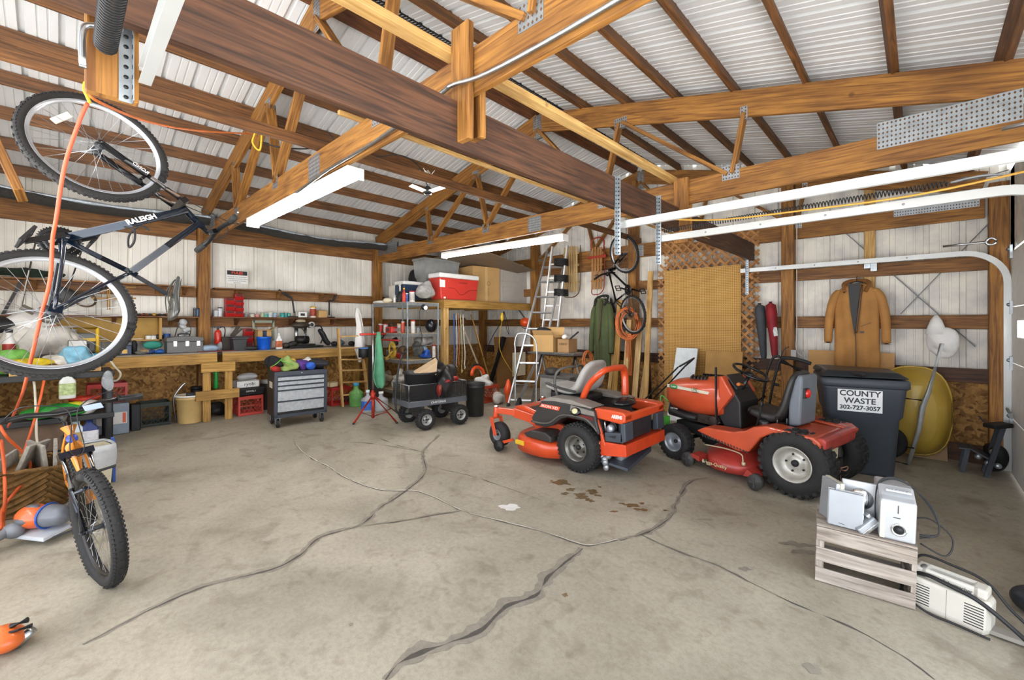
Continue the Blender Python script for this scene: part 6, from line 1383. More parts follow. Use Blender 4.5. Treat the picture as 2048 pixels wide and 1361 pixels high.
# local x along the cart towards the far end
CM=mat('4b4a49',.5,.3,var=.2)
b=MB(); b.box(-.40,.44,-.24,.24,.33,.37); b.box(-.42,.46,-.26,-.24,.31,.38); b.box(-.42,.46,.24,.26,.31,.38); b.box(-.44,-.42,-.26,.26,.31,.38); b.box(.44,.46,-.26,.26,.31,.38); b.build('bed',mat('62666b',.5,.3),ct)
def panel(p0,p1,z0,z1,nm):
    b=MB(); p0=V(p0);p1=V(p1); 
    for z in (z0,z1): b.tube([p0+V((0,0,z)),p1+V((0,0,z))],.007,6)
    for f in (0,.5,1): q=p0.lerp(p1,f); b.tube([q+V((0,0,z0)),q+V((0,0,z1))],.006,6)
    o=b.build('side_rail',mat('a9abac',.4,.5),ct)
    b=MB(); L=(p1-p0).length; n=int(L/.018)
    for i in range(n): q=p0.lerp(p1,(i+.5)/n); b.bar(q+V((0,0,z0)),q+V((0,0,z1)),.0035,.0035)
    for j in range(int((z1-z0)/.018)): z=z0+.009+j*.018; b.bar(p0+V((0,0,z)),p1+V((0,0,z)),.0035,.0035)
    b.build('mesh',mat('3b3a39',.5,.4),o)
panel((-.42,-.25,0),(.45,-.25,0),.38,.60,'a'); panel((-.42,.25,0),(.45,.25,0),.38,.60,'b'); panel((-.43,-.25,0),(-.43,.25,0),.38,.60,'c'); panel((.45,-.25,0),(.45,.25,0),.38,.60,'d')
text('CRAFTSMAN',.04,WHT,ct,(.0,-.262,.345),(1,0,0),(0,0,1),.001)
for x in (-.20,.33):
    for s in (-1,1): 
        wheel(ct,(x,s*.27,.135),(0,1,0),.133,.09,.07,s,.004,22,mat('b9b9b4',.4,.4,var=.3),bolts=4,dish=.4)
    b=MB(); b.cyl((x,-.27,.135),(x,.27,.135),.012); b.box(x-.03,x+.03,-.18,.18,.14,.31); b.build('axle',CM,ct)
b=MB(); b.tube(smooth([(-.28,0,.18),(-.48,0,.22),(-.50,0,.5),(-.45,.0,.86),(-.40,0,1.0)]),.014,8); b.tube(smooth([(-.40,-.0,1.0),(-.42,.10,1.03),(-.38,.14,1.08),(-.35,.05,1.10),(-.37,-.05,1.05),(-.40,0,1.0)]),.011,8); b.build('pull_handle',BLK,ct)
cm=wm(ct)
t=thing('black_tub','round black tub holding folded cardboard in the garden cart','tub',cm@V((-.13,.02,.375)),0); b=MB(); b.lathe([(.19,0),(.20,.02),(.225,.34),(.245,.35),(.245,.37),(.22,.37),(.19,.03),(.001,.03)],n=28,cap=False); b.build('tub',mat('1f1f20',.45),t)
b=MB(); b.hexa([cm@V(p) for p in ((-.25,-.1,.70),(.02,-.16,.70),(.10,.08,.74),(-.18,.14,.74),(-.22,-.1,.715),(.04,-.16,.90),(.14,.08,.92),(-.14,.14,.76))]); tag(b.build('folded_cardboard',mat('cdb08a',.8,var=.2)),'folded tan cardboard sticking out of the black tub','cardboard')
lump('leaf_blower','black and red corded tool lying in the garden cart behind the round tub',cm@V((.24,.0,.37)),(.18,.18,.22),mat('2a2624',.4,var=.6,sc=20),'power tool',90,.35,8)
for i,(x,y,z,r) in enumerate([(.24,-.15,.56,.05),(.34,-.1,.59,.045)]): lump('red_grip_tool','red tool grip on the pile in the garden cart, %s'%('nearer' if i==0 else 'farther'),cm@V((x,y,z)),(r,r*1.6,r*.7),RED,'tool',i+91,.3,9)
lump('red_part','red and black reel hanging on the side of the garden cart',cm@V((.0,-.29,.42)),(.05,.03,.07),mat('8a2a1e',.4,var=.6,sc=30),'reel',95,.4,12)
for x,lb in ((862,'dark canvas bag hanging over the far side of the garden cart'),): lump('dark_bag',lb,cm@V((.30,.34,.50)),(.22,.06,.20),BLK,'bag',96,.2,5)
# items under/behind the cart
t=thing('air_compressor','dark round tank with red ends under the garden cart','compressor',gnd(-5.45,4.1)); b=MB(); b.cyl((-.2,0,.2),(.2,0,.2),.15,20); b.build('tank',mat('1a1c28',.35),t,bev=.02); b=MB(); b.lathe([(.155,0),(.12,.05),(.001,.06)],(.2,0,.2),(1,0,0),20); b.build('end_cap',RED,t)
bucket('waste_bin','plain black waste bin just right of the garden cart',gnd(-4.98,4.42),.15,.50,mat('2b2b29',.5),None,False,'bin')
crate('laundry_basket','orange-red slatted basket with white cloth under the loft',gnd(-5.7,5.25),.40,.42,.30,mat('b8452a',.5),0,cell=.02)
lump('white_cloth','white cloth heaped in the orange-red basket',gnd(-5.7,5.25)+V((0,0,.22)),(.17,.18,.12),WHT,'cloth',97,.3,8)
t=thing('hose_reel','orange and black cord reel behind the orange-red basket','reel',gnd(-6.0,5.40)+V((0,0,.30))); b=MB(); b.torus((0,0,.12),(1,0,.2),.15,.035,24,8,0,PI); b.build('reel_body',ORG,t); b=MB(); b.torus((-.06,.03,.14),(1,0,.1),.16,.03,24,8,0,PI); b.build('reel_back',BLK,t)
lump('trimmer_engine','white and orange engine on the floor at the ladder feet',gnd(-5.35,5.30),(.10,.12,.12),mat('d9d4cc',.4,var=.5,sc=12),'engine',98,.3,7)
lump('orange_engine','orange plastic engine cover between the basket and the ladders',gnd(-5.25,5.42),(.06,.07,.20),ORG,'engine',99,.3,6)
# ---------------- aluminium ladders
def lad(name,label,F,Tp,wid,n,m,dirw,rw=.028,rh=.075,r0=.12):
    F=V(F);Tp=V(Tp);w=V(dirw).normalized()*wid/2; t=thing(name,label,'ladder',F); up=(Tp-F).normalized(); nn=up.cross(w).normalized()
    for s in (-1,1):
        b=MB(); b.bar(F+w*s,Tp+w*s,rw,rh,up=nn); b.build('rail',m,t,world=True,bev=.003,seg=1)
        b=MB(); b.bar(F+w*s-up*.01,F+w*s+up*.05,rw*1.5,rh*1.3,up=nn); b.build('foot',BLK,t,world=True)
    for i in range(n):
        q=F.lerp(Tp,r0/ (Tp-F).length+i*(1-.2/(Tp-F).length)/n); b=MB(); b.bar(q-w,q+w,.035,.028,up=up); b.build('rung',m,t,world=True)
    return t
f0=fl(1030,815);f1=fl(1066,817)
F=V((-4.72,5.42,gz(-4.72))); Tt=py(1112,480,6.75)
lad('step_ladder','tall aluminium ladder leaning to the right beside the loft',V((-4.93,5.38,gz(-4.9))),V((-5.32,6.93,3.05)),.40,9,ALU,(.85,.5,0))
lad('extension_ladder','white fibreglass ladder hung upright in front of the gable wall',V((-5.15,6.45,1.25)),V((-5.0,6.60,3.05)),.30,6,mat('e3e3de',.4,.2),(1,.35,0))
b=MB(); b.bar(V((-5.08,6.3,1.3)),V((-5.25,5.75,.22)),.03,.05); tag(b.build('ladder_rail',ALU),'lower aluminium rail below the white ladder','rail')
for i,z in enumerate((2.73,2.42,2.15)):
    b=MB(); q=V((-4.98,6.62,z))
    for k in range(6): coil(b,q+V((0,0,.022*k-.05)),(.05,.05,1),.13,.011,1,.02)
    tag(b.build('cable_bundle',BLK),'%s bundle of black cable tied round the white ladder'%('topmost','middle','lowest')[i],'cable')
# hand truck
t=thing('hand_truck','silver hand truck with a rounded loop handle in front of the saw stand','hand truck',V((-4.55,5.15,gz(-4.55))))
a=V((-4.72,5.05,gz(-4.6)));c2=V((-4.42,5.22,gz(-4.6))); z1=1.20
b=MB(); b.tube(smooth([a+V((0,0,.1)),a+V((0,.0,.6)),a+V((0,0,1.0)),a+V((-.01,0,1.12)),a.lerp(c2,.25)+V((-.05,0,1.26)),a.lerp(c2,.75)+V((-.02,0,1.24)),c2+V((0,0,1.08)),c2+V((0,0,.6)),c2+V((0,0,.1))],5),.013,8); 
b.tube([a+V((0,0,.45)),c2+V((0,0,.45))],.01,8); b.build('frame',ALU,t,world=True)
b=MB(); b.bar(a+V((.05,-.1,.05)),c2+V((.05,-.1,.05)),.22,.01); b.build('toe_plate',ALU,t,world=True)
for q in (a,c2): b=MB(); tire(b,(q.x,q.y+.09,q.z+.11),(c2-a),.11,.06,.05); b.build('wheel',RUB,t,world=True)
# saw stand with boxes
sy=5.75
t=thing('saw_stand','grey folding saw stand with a long tray top','work stand',gnd(-4.35,sy))
b=MB(); b.box(-4.85,-3.95,sy-.2,sy+.2,1.05,1.09); b.build('tray',mat('8a8c8a',.4,.5,var=.3),t,world=True,bev=.006)
b=MB(); b.tube([(-4.87,sy-.22,1.07),(-3.93,sy-.22,1.08)],.015,8); b.build('front_tube',ALU,t,world=True)
for x in (-4.75,-4.05):
    for s in (-1,1): b=MB(); b.tube([V((x,sy,1.05)),V((x,sy+s*.3,gz(x)+.01))],.016,8); b.build('leg',STEEL,t,world=True)
cbox('brown_carton','open brown carton on the saw stand',(-4.60,sy,1.09),.40,.33,.28,CARD,.1,True,ang=1.2)
q1=cbox('small_brown_carton','smaller printed carton on the saw stand',(-4.22,sy+.02,1.09),.22,.25,.22,mat('a98358',.8,var=.2),.05,False); text('LASKO',.05,BLK,q1,(0,-.126,.14),(1,0,0),(0,0,1),.001)
lump('black_pouch','black pouch on top of the open brown carton',V((-4.68,sy,1.40)),(.14,.09,.05),BLK,'pouch',101,.2,7); lump('white_rag','white rag on the smaller printed carton',V((-4.25,sy,1.31)),(.06,.08,.04),WHT,'rag',102,.3,9)
b=MB(); b.bar((-4.15,sy,1.31),(-4.0,sy+.02,1.43),.03,.02); tag(b.build('hand_saw',BLK),'dark handle sticking out of the smaller carton','handle')
# generator / machine under stand
t=thing('table_saw','grey machine with dark openings under the saw stand','machine',gnd(-4.0,5.35)); b=MB(); b.box(-.28,.28,-.22,.22,.12,.62); b.build('housing',mat('8d8b84',.5,var=.3),t,bev=.02)
b=MB(); b.box(-.05,.2,-.222,-.21,.3,.5); b.build('opening',BLK,t); b=MB(); b.bar((-.3,0,.64),(.3,0,.64),.46,.03); b.build('top',mat('6a6864',.5,.3,var=.3),t); b=MB(); b.ell((-.12,-.1,.70),(.13,.12,.07),16,10); b.build('dome',mat('35332f',.5),t); b=MB(); b.box(-.15,.02,-.225,-.22,.16,.26); b.build('yellow_label',YEL,t)
b=MB(); coil(b,(-3.78,5.7,.98),(1,.1,0),.13,.008,5,.04,1.2); tag(b.build('cord_coil',mat('b8642a',.5)),'coiled orange-brown cord hanging at the right of the saw stand','cord')
# push mower handle near tractor front
b=MB(); 
for s in (0,.35): b.tube(smooth([V((-2.9,5.8+s,.45)),V((-2.65,5.75+s*.9,.68)),V((-2.35,5.7+s*.7,.98))]),.011,8)
b.tube(smooth([V((-2.35,5.7,.98)),V((-2.2,5.75,1.08)),V((-2.22,5.9,1.09)),V((-2.35,5.95,.98))]),.012,8)
t=tag(b.build('push_mower',BLK),'black folding push mower handle behind the zero turn mower','mower handle')
# ================================================================ GABLE WALL, RIGHT SIDE
# lattice panels
def lattice(x0,x1,z0,z1,Y,label,lean=0):
    t=thing('lattice_panel',label,'lattice',((x0+x1)/2,Y,z0)); m=wood('8a5a2c','c48f52')
    for q,yo in ((1,0),(-1,.007)):
        b=MB(); st=.135; w=x1-x0;h=z1-z0; n=int((w+h)/st)
        for i in range(n):
            s=i*st+.03
            # line u+v=s  or (w-u)+v=s
            p0=(min(s,w),max(0,s-w)); p1=(max(0,s-h),min(s,h))
            if q<0: p0=(w-p0[0],p0[1]);p1=(w-p1[0],p1[1])
            a=V((x0+p0[0],Y+yo,z0+p0[1]));c=V((x0+p1[0],Y+yo,z0+p1[1]))
            if (c-a).length<.04: continue
            b.bar(a,c,.006,.036,up=V((0,1,0)).cross(c-a))
        b.build('slats',m,t,world=True)
    return t
lattice(-3.22,-1.78,.12,2.55,YB-.20,'brown diagonal garden lattice standing behind the pegboard')
lattice(-3.15,-1.72,1.0,3.05,YB-.125,'second garden lattice hung higher, its top hidden by the door tracks')
# pegboard
def pegm():
    m=mat('c79a52',.75,var=.12,sc=3).copy(); nt=m.node_tree; L=nt.links.new; bs=nt.nodes['Principled BSDF']
    tc=N(nt,'ShaderNodeTexCoord'); mp=N(nt,'ShaderNodeMapping'); mp.inputs['Scale'].default_value=(39.4,1,39.4); L(tc.outputs['Object'],mp.inputs['Vector'])
    fr=N(nt,'ShaderNodeVectorMath',operation='FRACTION'); L(mp.outputs['Vector'],fr.inputs[0]); sb_=N(nt,'ShaderNodeVectorMath',operation='SUBTRACT'); sb_.inputs[1].default_value=(.5,0,.5); L(fr.outputs[0],sb_.inputs[0])
    mu=N(nt,'ShaderNodeVectorMath',operation='MULTIPLY'); mu.inputs[1].default_value=(1,0,1); L(sb_.outputs[0],mu.inputs[0]); ln=N(nt,'ShaderNodeVectorMath',operation='LENGTH'); L(mu.outputs[0],ln.inputs[0])
    r=N(nt,'ShaderNodeValToRGB'); r.color_ramp.elements[0].position=.20; r.color_ramp.elements[1].position=.27; r.color_ramp.elements[0].color=(.16,.08,.02,1); r.color_ramp.elements[1].color=(1,1,1,1); L(ln.outputs['Value'],r.inputs['Fac'])
    mx=N(nt,'ShaderNodeMix',data_type='RGBA',blend_type='MULTIPLY'); mx.inputs['Factor'].default_value=1; src=bs.inputs['Base Color'].links[0].from_socket; L(src,mx.inputs[6]); L(r.outputs['Color'],mx.inputs[7]); L(mx.outputs[2],bs.inputs['Base Color']); return m
b=MB(); PX0,PX1=-3.10,-1.93; b.box(PX0,PX1,YB-.24,YB-.232,.10,2.44); tag(b.build('pegboard',pegm()),'full sheet of tan pegboard standing against the lattice','pegboard')
Y=6.55; a=py(1340,700,Y);c=py(1383,700,Y); h=py(1360,698,Y).z; b=MB(); b.hexa([V((a.x,Y-.12,gz(a.x)+.0)),V((c.x,Y-.12,gz(a.x))),V((c.x,Y-.09,gz(a.x))),V((a.x,Y-.09,gz(a.x))),V((a.x,Y+.25,h)),V((c.x,Y+.25,h)),V((c.x,Y+.28,h)),V((a.x,Y+.28,h))]); tag(b.build('white_board',mat('dfe7e8',.35)),'white board leaning on the pegboard','board')
Y=6.7; a=py(1404,700,Y);c=py(1478,700,Y); h=py(1440,704,Y).z; b=MB(); b.hexa([V((a.x,Y,gz(a.x))),V((c.x,Y,gz(a.x))),V((c.x,Y+.01,gz(a.x))),V((a.x,Y+.01,gz(a.x))),V((a.x,Y+.18,h)),V((c.x,Y+.18,h)),V((c.x,Y+.19,h)),V((a.x,Y+.19,h))]); tag(b.build('hardboard_offcut',mat('b98d4d',.75)),'plain brown hardboard offcut leaning on the pegboard','board')
# leaning boards
for i,(x,yt,X0,w,m,n) in enumerate([(1308,542,-3.32,.09,W_LT,'tall pale board at the left edge of the lattice'),(1288,660,-3.52,.10,W_BOARD,'pale board right behind the small bicycle'),(1272,640,-3.72,.09,W_BOARD,'pale board in the middle of the leaning boards'),(1256,600,-3.90,.10,W_BN,'darker board in the leaning stack below the orange cord'),(1240,690,-4.02,.07,W_LT,'narrow pale board at the left end of the leaning boards'),(1297,735,-3.42,.05,W_BOARD,'short narrow strip among the leaning boards')]):
    zt=py(x,yt,6.95).z; b=MB(); b.bar((X0,6.70,gz(X0)),(X0-.03,6.98,zt),w,.028,up=(0,1,0)); tag(b.build('leaning_board',m,bev=.002,seg=1),n,'board')
b=MB(); b.tube([(-3.33,6.9,gz(-3.3)+.1),(-3.40,6.95,1.2)],.05,10); tag(b.build('dark_roll',DGR),'dark rolled sheet standing among the leaning boards','roll')
# orange cord coil
t=thing('extension_cord','long orange extension cord coiled and hung beside the green coat','cord',V((-3.68,6.90,1.28)))
b=MB()
for k in range(9): coil(b,V((random.uniform(-.03,.03),-.04-.01*k,.30+random.uniform(-.02,.02))),(random.uniform(-.15,.15),1,0),.165+random.uniform(-.03,.03),.009,1,.06,1.35)
b.build('coil',mat('d8743a',.5),t)
b=MB()
for k in range(4): b.tube(smooth([(-.03+.02*k,-.05,.12),(-.06+.03*k,-.06,-.15),(-.05+.03*k,-.05,-.45),(-.02+.02*k,-.06,-.62)]),.008,6)
b.build('tail',mat('d8743a',.5),t)
# coats
def coat(name,label,cat,X,Y,ztop,L,w,m,m2,sleeve=.62,openf=.05,collar=True,liner=None):
    t=thing(name,label,cat,V((X,Y,ztop-L)))
    rings=[]; prof=[(0,1.0,.11),(.12,1.0,.12),(.3,.98,.12),(.5,.97,.12),(.7,.97,.12),(.85,.99,.12),(.92,.86,.11),(.97,.55,.10),(1.0,.30,.085)]
    for f,k,d in prof:
        ring=[];n=40
        for i in range(n):
            a=2*PI*i/n; xx=math.cos(a); p=V((w/2*k*xx,d*math.sin(a)*.8,L*f)); g=.014*math.sin(xx*9+f*3)+.02*noise.noise(p*7+V((X,0,0))); p.y+=g*(1 if math.sin(a)<0 else .3); ring.append(p)
        rings.append(ring)
    b=MB(); b.loft(rings); b.build('body',m,t,subd=1)
    for s in (-1,1):
        b=MB(); P=smooth([V((s*w*.34,0,L*.935)),V((s*w*.50,-.01,L*.83)),V((s*w*.60,-.03,L*(1-sleeve*.6))),V((s*w*.62,-.05,L*(1-sleeve)))],5)
        b.tube(P,[(.050+.022*min(1,i/5)-.016*i/len(P))+.010*noise.noise(P[i]*11) for i in range(len(P))],14,flat=.8); b.build('sleeve',m,t,subd=1)
        b=MB(); e=P[-1]; b.tube([e+V((0,0,.012)),e-V((0,0,.004))],.062,14,flat=.85); b.build('cuff',m2,t)
    if collar:
        b=MB(); b.tube(smooth([V((-.10,-.09,L*.90)),V((-.12,-.02,L*.99)),V((-.06,.06,L*1.03)),V((.06,.06,L*1.03)),V((.12,-.02,L*.99)),V((.09,-.09,L*.90))]),.028,8,flat=.6); b.build('collar',m2,t)
    if liner:
        b=MB(); b.prism([(-.075,L*.98),(.05,L*1.0),(.02,L*.72),(-.01,L*.42),(-.05,L*.70)],(0,-.118,0),(1,0,0),(0,0,1),(0,.01,0)); b.build('lining',liner,t)
    b=MB(); b.tube(smooth([V((.0,-.125,L*.46)),V((.005,-.125,L*.2)),V((0,-.122,.01))]),.006,6); b.tube(smooth([V((.065,-.115,L*.97)),V((.035,-.128,L*.72)),V((.005,-.13,L*.45))]),.012,6); b.build('zipper',mat('5a3d22',.5),t)
    b=MB(); b.tube(smooth([V((-.16,.0,L*.93)),V((0,.0,L*1.02)),V((.16,0,L*.93))]),.007,6); b.tube(smooth([V((0,0,L*1.02)),V((0,.02,L*1.06)),V((.0,.06,L*1.08))]),.004,6); b.build('hanger',BLK,t)
    return t
TANC=mat('b98447',.85,var=.3,sc=5,bump=.3)
ztc=py(1717,562,6.95).z; Lc=ztc-py(1717,728,6.95).z
c=coat('work_coat','long tan duck work coat hanging on a pale stud above the trash bin','coat',-.585,6.93,ztc-.03,Lc+.10,.46,TANC,mat('8d5c2c',.85),sleeve=.66,liner=BLK)
b=MB(); b.box(.045,.085,-.146,-.142,.52,.542); b.build('patch',mat('3a1f22',.5),c); b=MB(); b.bar((.05,-.13,.60),(.15,-.12,.65),.006,.006); b.build('pocket_zip',mat('5a3d22',.5),c)
GC=mat('545e38',.85,var=.3,sc=6,bump=.3)
ztg=py(1222,596,6.85).z; Lg=ztg-py(1215,737,6.85).z
g=coat('green_coat','long olive green coat with dark collar hanging left of the orange cord','coat',-4.22,6.85,ztg,Lg+.12,.34,GC,mat('23261c',.8),sleeve=.72,liner=None)
# gray & red folding chair bags
def chairbag(x0,yt,yb_,label,m,m2,Y=6.9,tw=.07):
    p=py(x0,yt,Y);q=py(x0+9,yb_,Y); b=MB(); P=[p.lerp(q,f) for f in (0,.06,.2,.45,.7,.93,1)]; 
    b.tube(P,[tw*.5,tw*1.1,tw*1.25,tw*1.05,tw*.85,tw*.7,tw*.55],14,flat=.8); return tag(b.build('chair_bag',m),label,'bag')
chairbag(1519,607,718,'dark grey folding chair bag hanging on the gable wall',mat('44484d',.8,var=.3,sc=8,bump=.3),None)
rb_=chairbag(1541,604,716,'dark red folding chair bag hanging beside the dark grey one',mat('8e1620',.7,var=.35,sc=8,bump=.3),None,Y=6.86)
p=py(1549,655,6.80); b=MB(); b.bar(p,p+V((.02,0,-.12)),.05,.01,up=(0,1,0)); b.build('clear_pocket',mat('c9ccc6',.3,var=.5,sc=40),rb_,world=True)
# sleds
def sled(name,label,cx,Y,zt,L,w,m,mr,red=False):
    t=thing(name,label,'sled',V((cx,Y,zt-L)))
    for i in range(6 if not red else 4):
        n=6 if not red else 4; x=-w/2+w*(i+.5)/n; b=MB(); b.box(x-w/n*.36,x+w/n*.36,-.012,.0,L*.06,L*(1-.05*abs(i-(n-1)/2)/n)); b.build('slat',m,t,bev=.002,seg=1)
    for z in (L*.25,L*.6,L*.85): b=MB(); b.box(-w*.55,w*.55,0,.025,z-.02,z+.02); b.build('cross_bar',m,t)
    for s in (-1,1):
        b=MB(); b.tube(smooth([(s*w*.56,.05,L*1.0),(s*w*.58,.05,L*.5),(s*w*.55,.03,L*.1),(s*w*.42,-.02,-.02),(s*w*.2,-.04,-.05),(0,-.04,-.05)]),.011,8,flat=.7); b.build('runner',mr,t)
    return t
sled('runner_sled','wooden slatted sled with curved runners hanging by the ladder',-5.02,6.98,py(1180,487,6.98).z,py(1180,487,6.98).z-py(1180,588,6.98).z,.34,W_BOARD,mat('6b4a2a',.5,.2))
s2=sled('runner_sled','older sled with red steel frame hanging behind the bicycle',-4.42,6.98,py(1230,478,6.98).z-.1,.85,.24,mat('a8763e',.7,var=.2),mat('a83a26',.4,.2),True)
b=MB(); b.tube(smooth([(-.13,.02,.8),(-.14,.02,.95),(-.06,.02,1.02),(.06,.02,1.02),(.14,.02,.95),(.13,.02,.8)]),.014,8); b.bar((-.2,0,.66),(.2,0,.66),.03,.05); b.build('steering_bow',mat('a83a26',.4,.2),s2)
# cardboard behind the coat
for x0,x1,yt,lb in ((1617,1700,700,'brown cardboard sheet behind the tan coat, left side'),(1756,1789,706,'brown cardboard sheet behind the tan coat, right side')):
    a=py(x0,yt,7.0);c=py(x1,yt,7.0); b=MB(); b.box(a.x,c.x,7.0,7.01,.5,a.z); tag(b.build('cardboard_sheet',mat('c79a62',.8,var=.15)),lb,'cardboard')
# trash bin
bl=V((-.69,5.62,0));br=V((-.17,5.74,0)); mid=(bl+br)/2; ang=math.atan2(br.y-bl.y,br.x-bl.x)
t=thing('trash_bin','large dark grey wheeled trash bin with a white lettered label','trash bin',(mid.x,mid.y,gz(mid.x)),ang)
BM=mat('3f454d',.5,var=.15,sc=3,bump=.05)
def rr_(hx,y0,y1,z,r=.05,n=4):
    P=[];
    for cx,cy,a0 in ((hx-r,y0+r,-PI/2),(hx-r,y1-r,0),(-hx+r,y1-r,PI/2),(-hx+r,y0+r,PI)):
        for i in range(n+1): a=a0+PI/2*i/n; P.append(V((cx+r*math.cos(a),cy+r*math.sin(a),z)))
    return P
b=MB(); b.loft([rr_(.25,.0,.50,0),rr_(.255,-.005,.51,.03),rr_(.29,-.03,.62,.58),rr_(.312,-.055,.66,.62),rr_(.335,-.07,.74,.88),rr_(.345,-.075,.76,.90)],cap=True); b.build('body',BM,t)
b=MB(); b.loft([rr_(.352,-.085,.77,.90),rr_(.36,-.095,.78,.91),rr_(.36,-.095,.78,.975),rr_(.35,-.085,.77,.985)]); b.build('rim',BM,t)
b=MB(); b.hexa([V((-.36,-.07,.995)),V((.36,-.07,1.0)),V((.38,.80,.99)),V((-.37,.80,1.0)),V((-.30,.02,1.06)),V((.28,.0,1.055)),V((.34,.72,1.04)),V((-.34,.74,1.06))]); b.build('lid',mat('2c3034',.4),t,bev=.02)
b=MB(); b.bar((-.36,.3,1.03),(.0,-.09,1.03),.05,.03); b.build('lid_strap',BLK,t,bev=.008)
b=MB(); b.tube([(-.31,.72,.86),(-.31,.80,.88),(.31,.80,.88),(.31,.72,.86)],.017,8); b.build('handle',BLK,t)
for s in (-1,1): b=MB(); tire(b,(s*.27,.55,.125),(1,0,0),.125,.06,.07); b.build('wheel',BLK,t)
b=MB(); b.bar((.0,-.0628,.73),(.28,-.0628,.73),.003,.20,up=(0,-.08,1)); 
M_=Matrix.Translation((-.035,-.0680,.775))@Matrix.Rotation(.058,4,'X')
lab=MB(); lab.box(-.18,.18,-.003,.001,-.125,.10); lab.xf(M_); L0=lab.build('label',mat('eef0f0',.4,var=.04),t,bev=.004)
U=V((1,0,0)); W_=(M_.to_3x3()@V((0,0,1)))
for s,sz,z in (('COUNTY',.078,.060),('WASTE',.078,-.015),('302-727-3057',.058,-.085)): text(s,sz,mat('2a2e36',.5),L0,M_@V((-.0,-.0045,z)),U,W_,.0006,bold=.0018)
# wheelbarrow standing against the wall
t=thing('wheelbarrow','mustard wheelbarrow stood on end against the gable wall','wheelbarrow',V((.0,6.72,gz(0))))
b=MB(); 
def tub(k,y): 
    P=[]
    for i in range(28):
        a=2*PI*i/28; P.append(V((-.06+.31*k*math.copysign(abs(math.cos(a))**.75,math.cos(a)),y,.55+.50*k*math.copysign(abs(math.sin(a))**.75,math.sin(a)))))
    return P
WB=mat('c2a13c',.4,.2,var=.18,sc=4,coat=.2)
b.loft([tub(1.0,.16),tub(1.03,.155),tub(1.0,.13),tub(.93,.02),tub(.78,-.08),tub(.6,-.10)],cap=True); b.build('tray',WB,t)
b=MB(); b.tube([Vv for Vv in tub(1.02,.15)],.012,6,closed=True); b.build('tray_edge',WB,t)
def W3(x,y,Y): return py(x,y,Y)-V((0,6.72,gz(0)))
b=MB(); P=[W3(1884,688,6.30),W3(1857,785,6.36),W3(1845,815,6.38),W3(1838,860,6.42),W3(1817,928,6.46)]
b.tube(P,[.024,.027,.034,.028,.024],8,flat=.7); b.build('handle',mat('d5d8d8',.4,.5,var=.3),t)
b=MB(); b.tube([W3(1852,802,6.36),W3(1800,796,6.5)],.009,6); b.tube([W3(1828,897,6.40),W3(1800,893,6.5)],.009,6); b.tube([W3(1815,930,6.45),W3(1790,924,6.5)],.012,6); b.build('leg_brace',BLK,t)
b=MB(); tire(b,(-.28,-.22,.22),(0,1,0),.18,.09,.09); b.build('wheel',RUB,t)
wb_=lump('white_bag','white plastic grocery bag hanging over the wheelbarrow handle',V((.17,6.98,1.17)),(.125,.08,.17),mat('ecebe8',.5,var=.1,bump=.4),'bag',110,.3,6)
b=MB(); b.lathe([(.10,0),(.05,.16),(.015,.22)],V((.13,6.96,1.44)),(0,0,1),14); b.build('bag_top',mat('ecebe8',.5,var=.1,bump=.4),wb_,world=True)
# plywood behind
b=MB(); a=py(1815,760,7.0);c=py(1890,760,7.0); b.hexa([V((a.x,6.92,gz(0))),V((c.x+.02,6.92,gz(0))),V((c.x+.02,6.94,gz(0))),V((a.x,6.94,gz(0))),V((a.x,7.06,a.z)),V((c.x,7.06,a.z)),V((c.x,7.08,a.z)),V((a.x,7.08,a.z))]); tag(b.build('plywood_sheet',mat('a98a68',.8,var=.4,sc=6,bump=.4)),'weathered plywood sheet leaning behind the wheelbarrow','sheet')
# step stool
t=thing('step_stool','small folded grey step stool in the corner by the overhead door','step stool',M=Matrix.Translation(gnd(.42,6.70))@Matrix.Scale(.85,4)); SG=mat('4b5058',.5,.2,var=.3)
for y in (-.14,.14):
    b=MB(); b.bar((-.12,y,.0),(-.07,y,.30),.02,.045); b.build('leg',SG,t); b=MB(); b.bar((.08,y-.05,0),(.22,y,.62),.02,.05); b.build('rail',SG,t)
b=MB(); b.bar((-.10,-.16,.30),(-.10,.16,.30),.10,.02); b.bar((-.06,0,.31),(.12,0,.20),.28,.02); b.build('step',SG,t,bev=.004)
b=MB(); b.bar((.10,-.2,.62),(.26,-.05,.64),.14,.05); b.bar((.02,-.12,.72),(.08,-.14,.64),.02,.015); b.build('tray',BLK,t,bev=.008)
b=MB()
for i,(x,z) in enumerate(((.02,.22),(.10,.16),(.18,.14),(.14,.30))): b.ell((x,-.12,z),(.035,.03,.035),10,8)
b.build('brackets',GALV,t)
lump('dark_bag','dark bundle on the floor behind the grey step stool',gnd(.56,6.85),(.09,.12,.16),BLK,'bag',115,.3,7)
# pallet-like apple crate with speakers
P0=V((-.462,3.135,0));P1=V((-.02,3.20,0)); ang=math.atan2(P1.y-P0.y,P1.x-P0.x); L_=(P1-P0).length
t=thing('wooden_crate','weathered grey slatted wooden crate on the floor carrying the speakers','crate',(P0.x,P0.y,gz(P0.x)),ang,tilt=True)
H=.335; D=.36
for z in (.0,.122,.245):
    b=MB(); b.box(0,L_,0,.012,z+.004,z+.086); b.build('slat',W_GREY,t,bev=.002,seg=1)
    b=MB(); b.box(0,L_,D-.012,D,z+.004,z+.086); b.build('slat',W_GREY,t,bev=.002,seg=1)
for x in (.0,L_-.02):
    for y in (.012,D-.052): b=MB(); b.box(x,x+.04 if x==0 else x+.02,y,y+.04,.0,H); b.build('corner_post',W_GREY,t)
    for z in (.01,.13,.25): b=MB(); b.box(x+.0,x+.012,.012,D-.012,z,z+.08); b.build('end_slat',W_GREY,t)
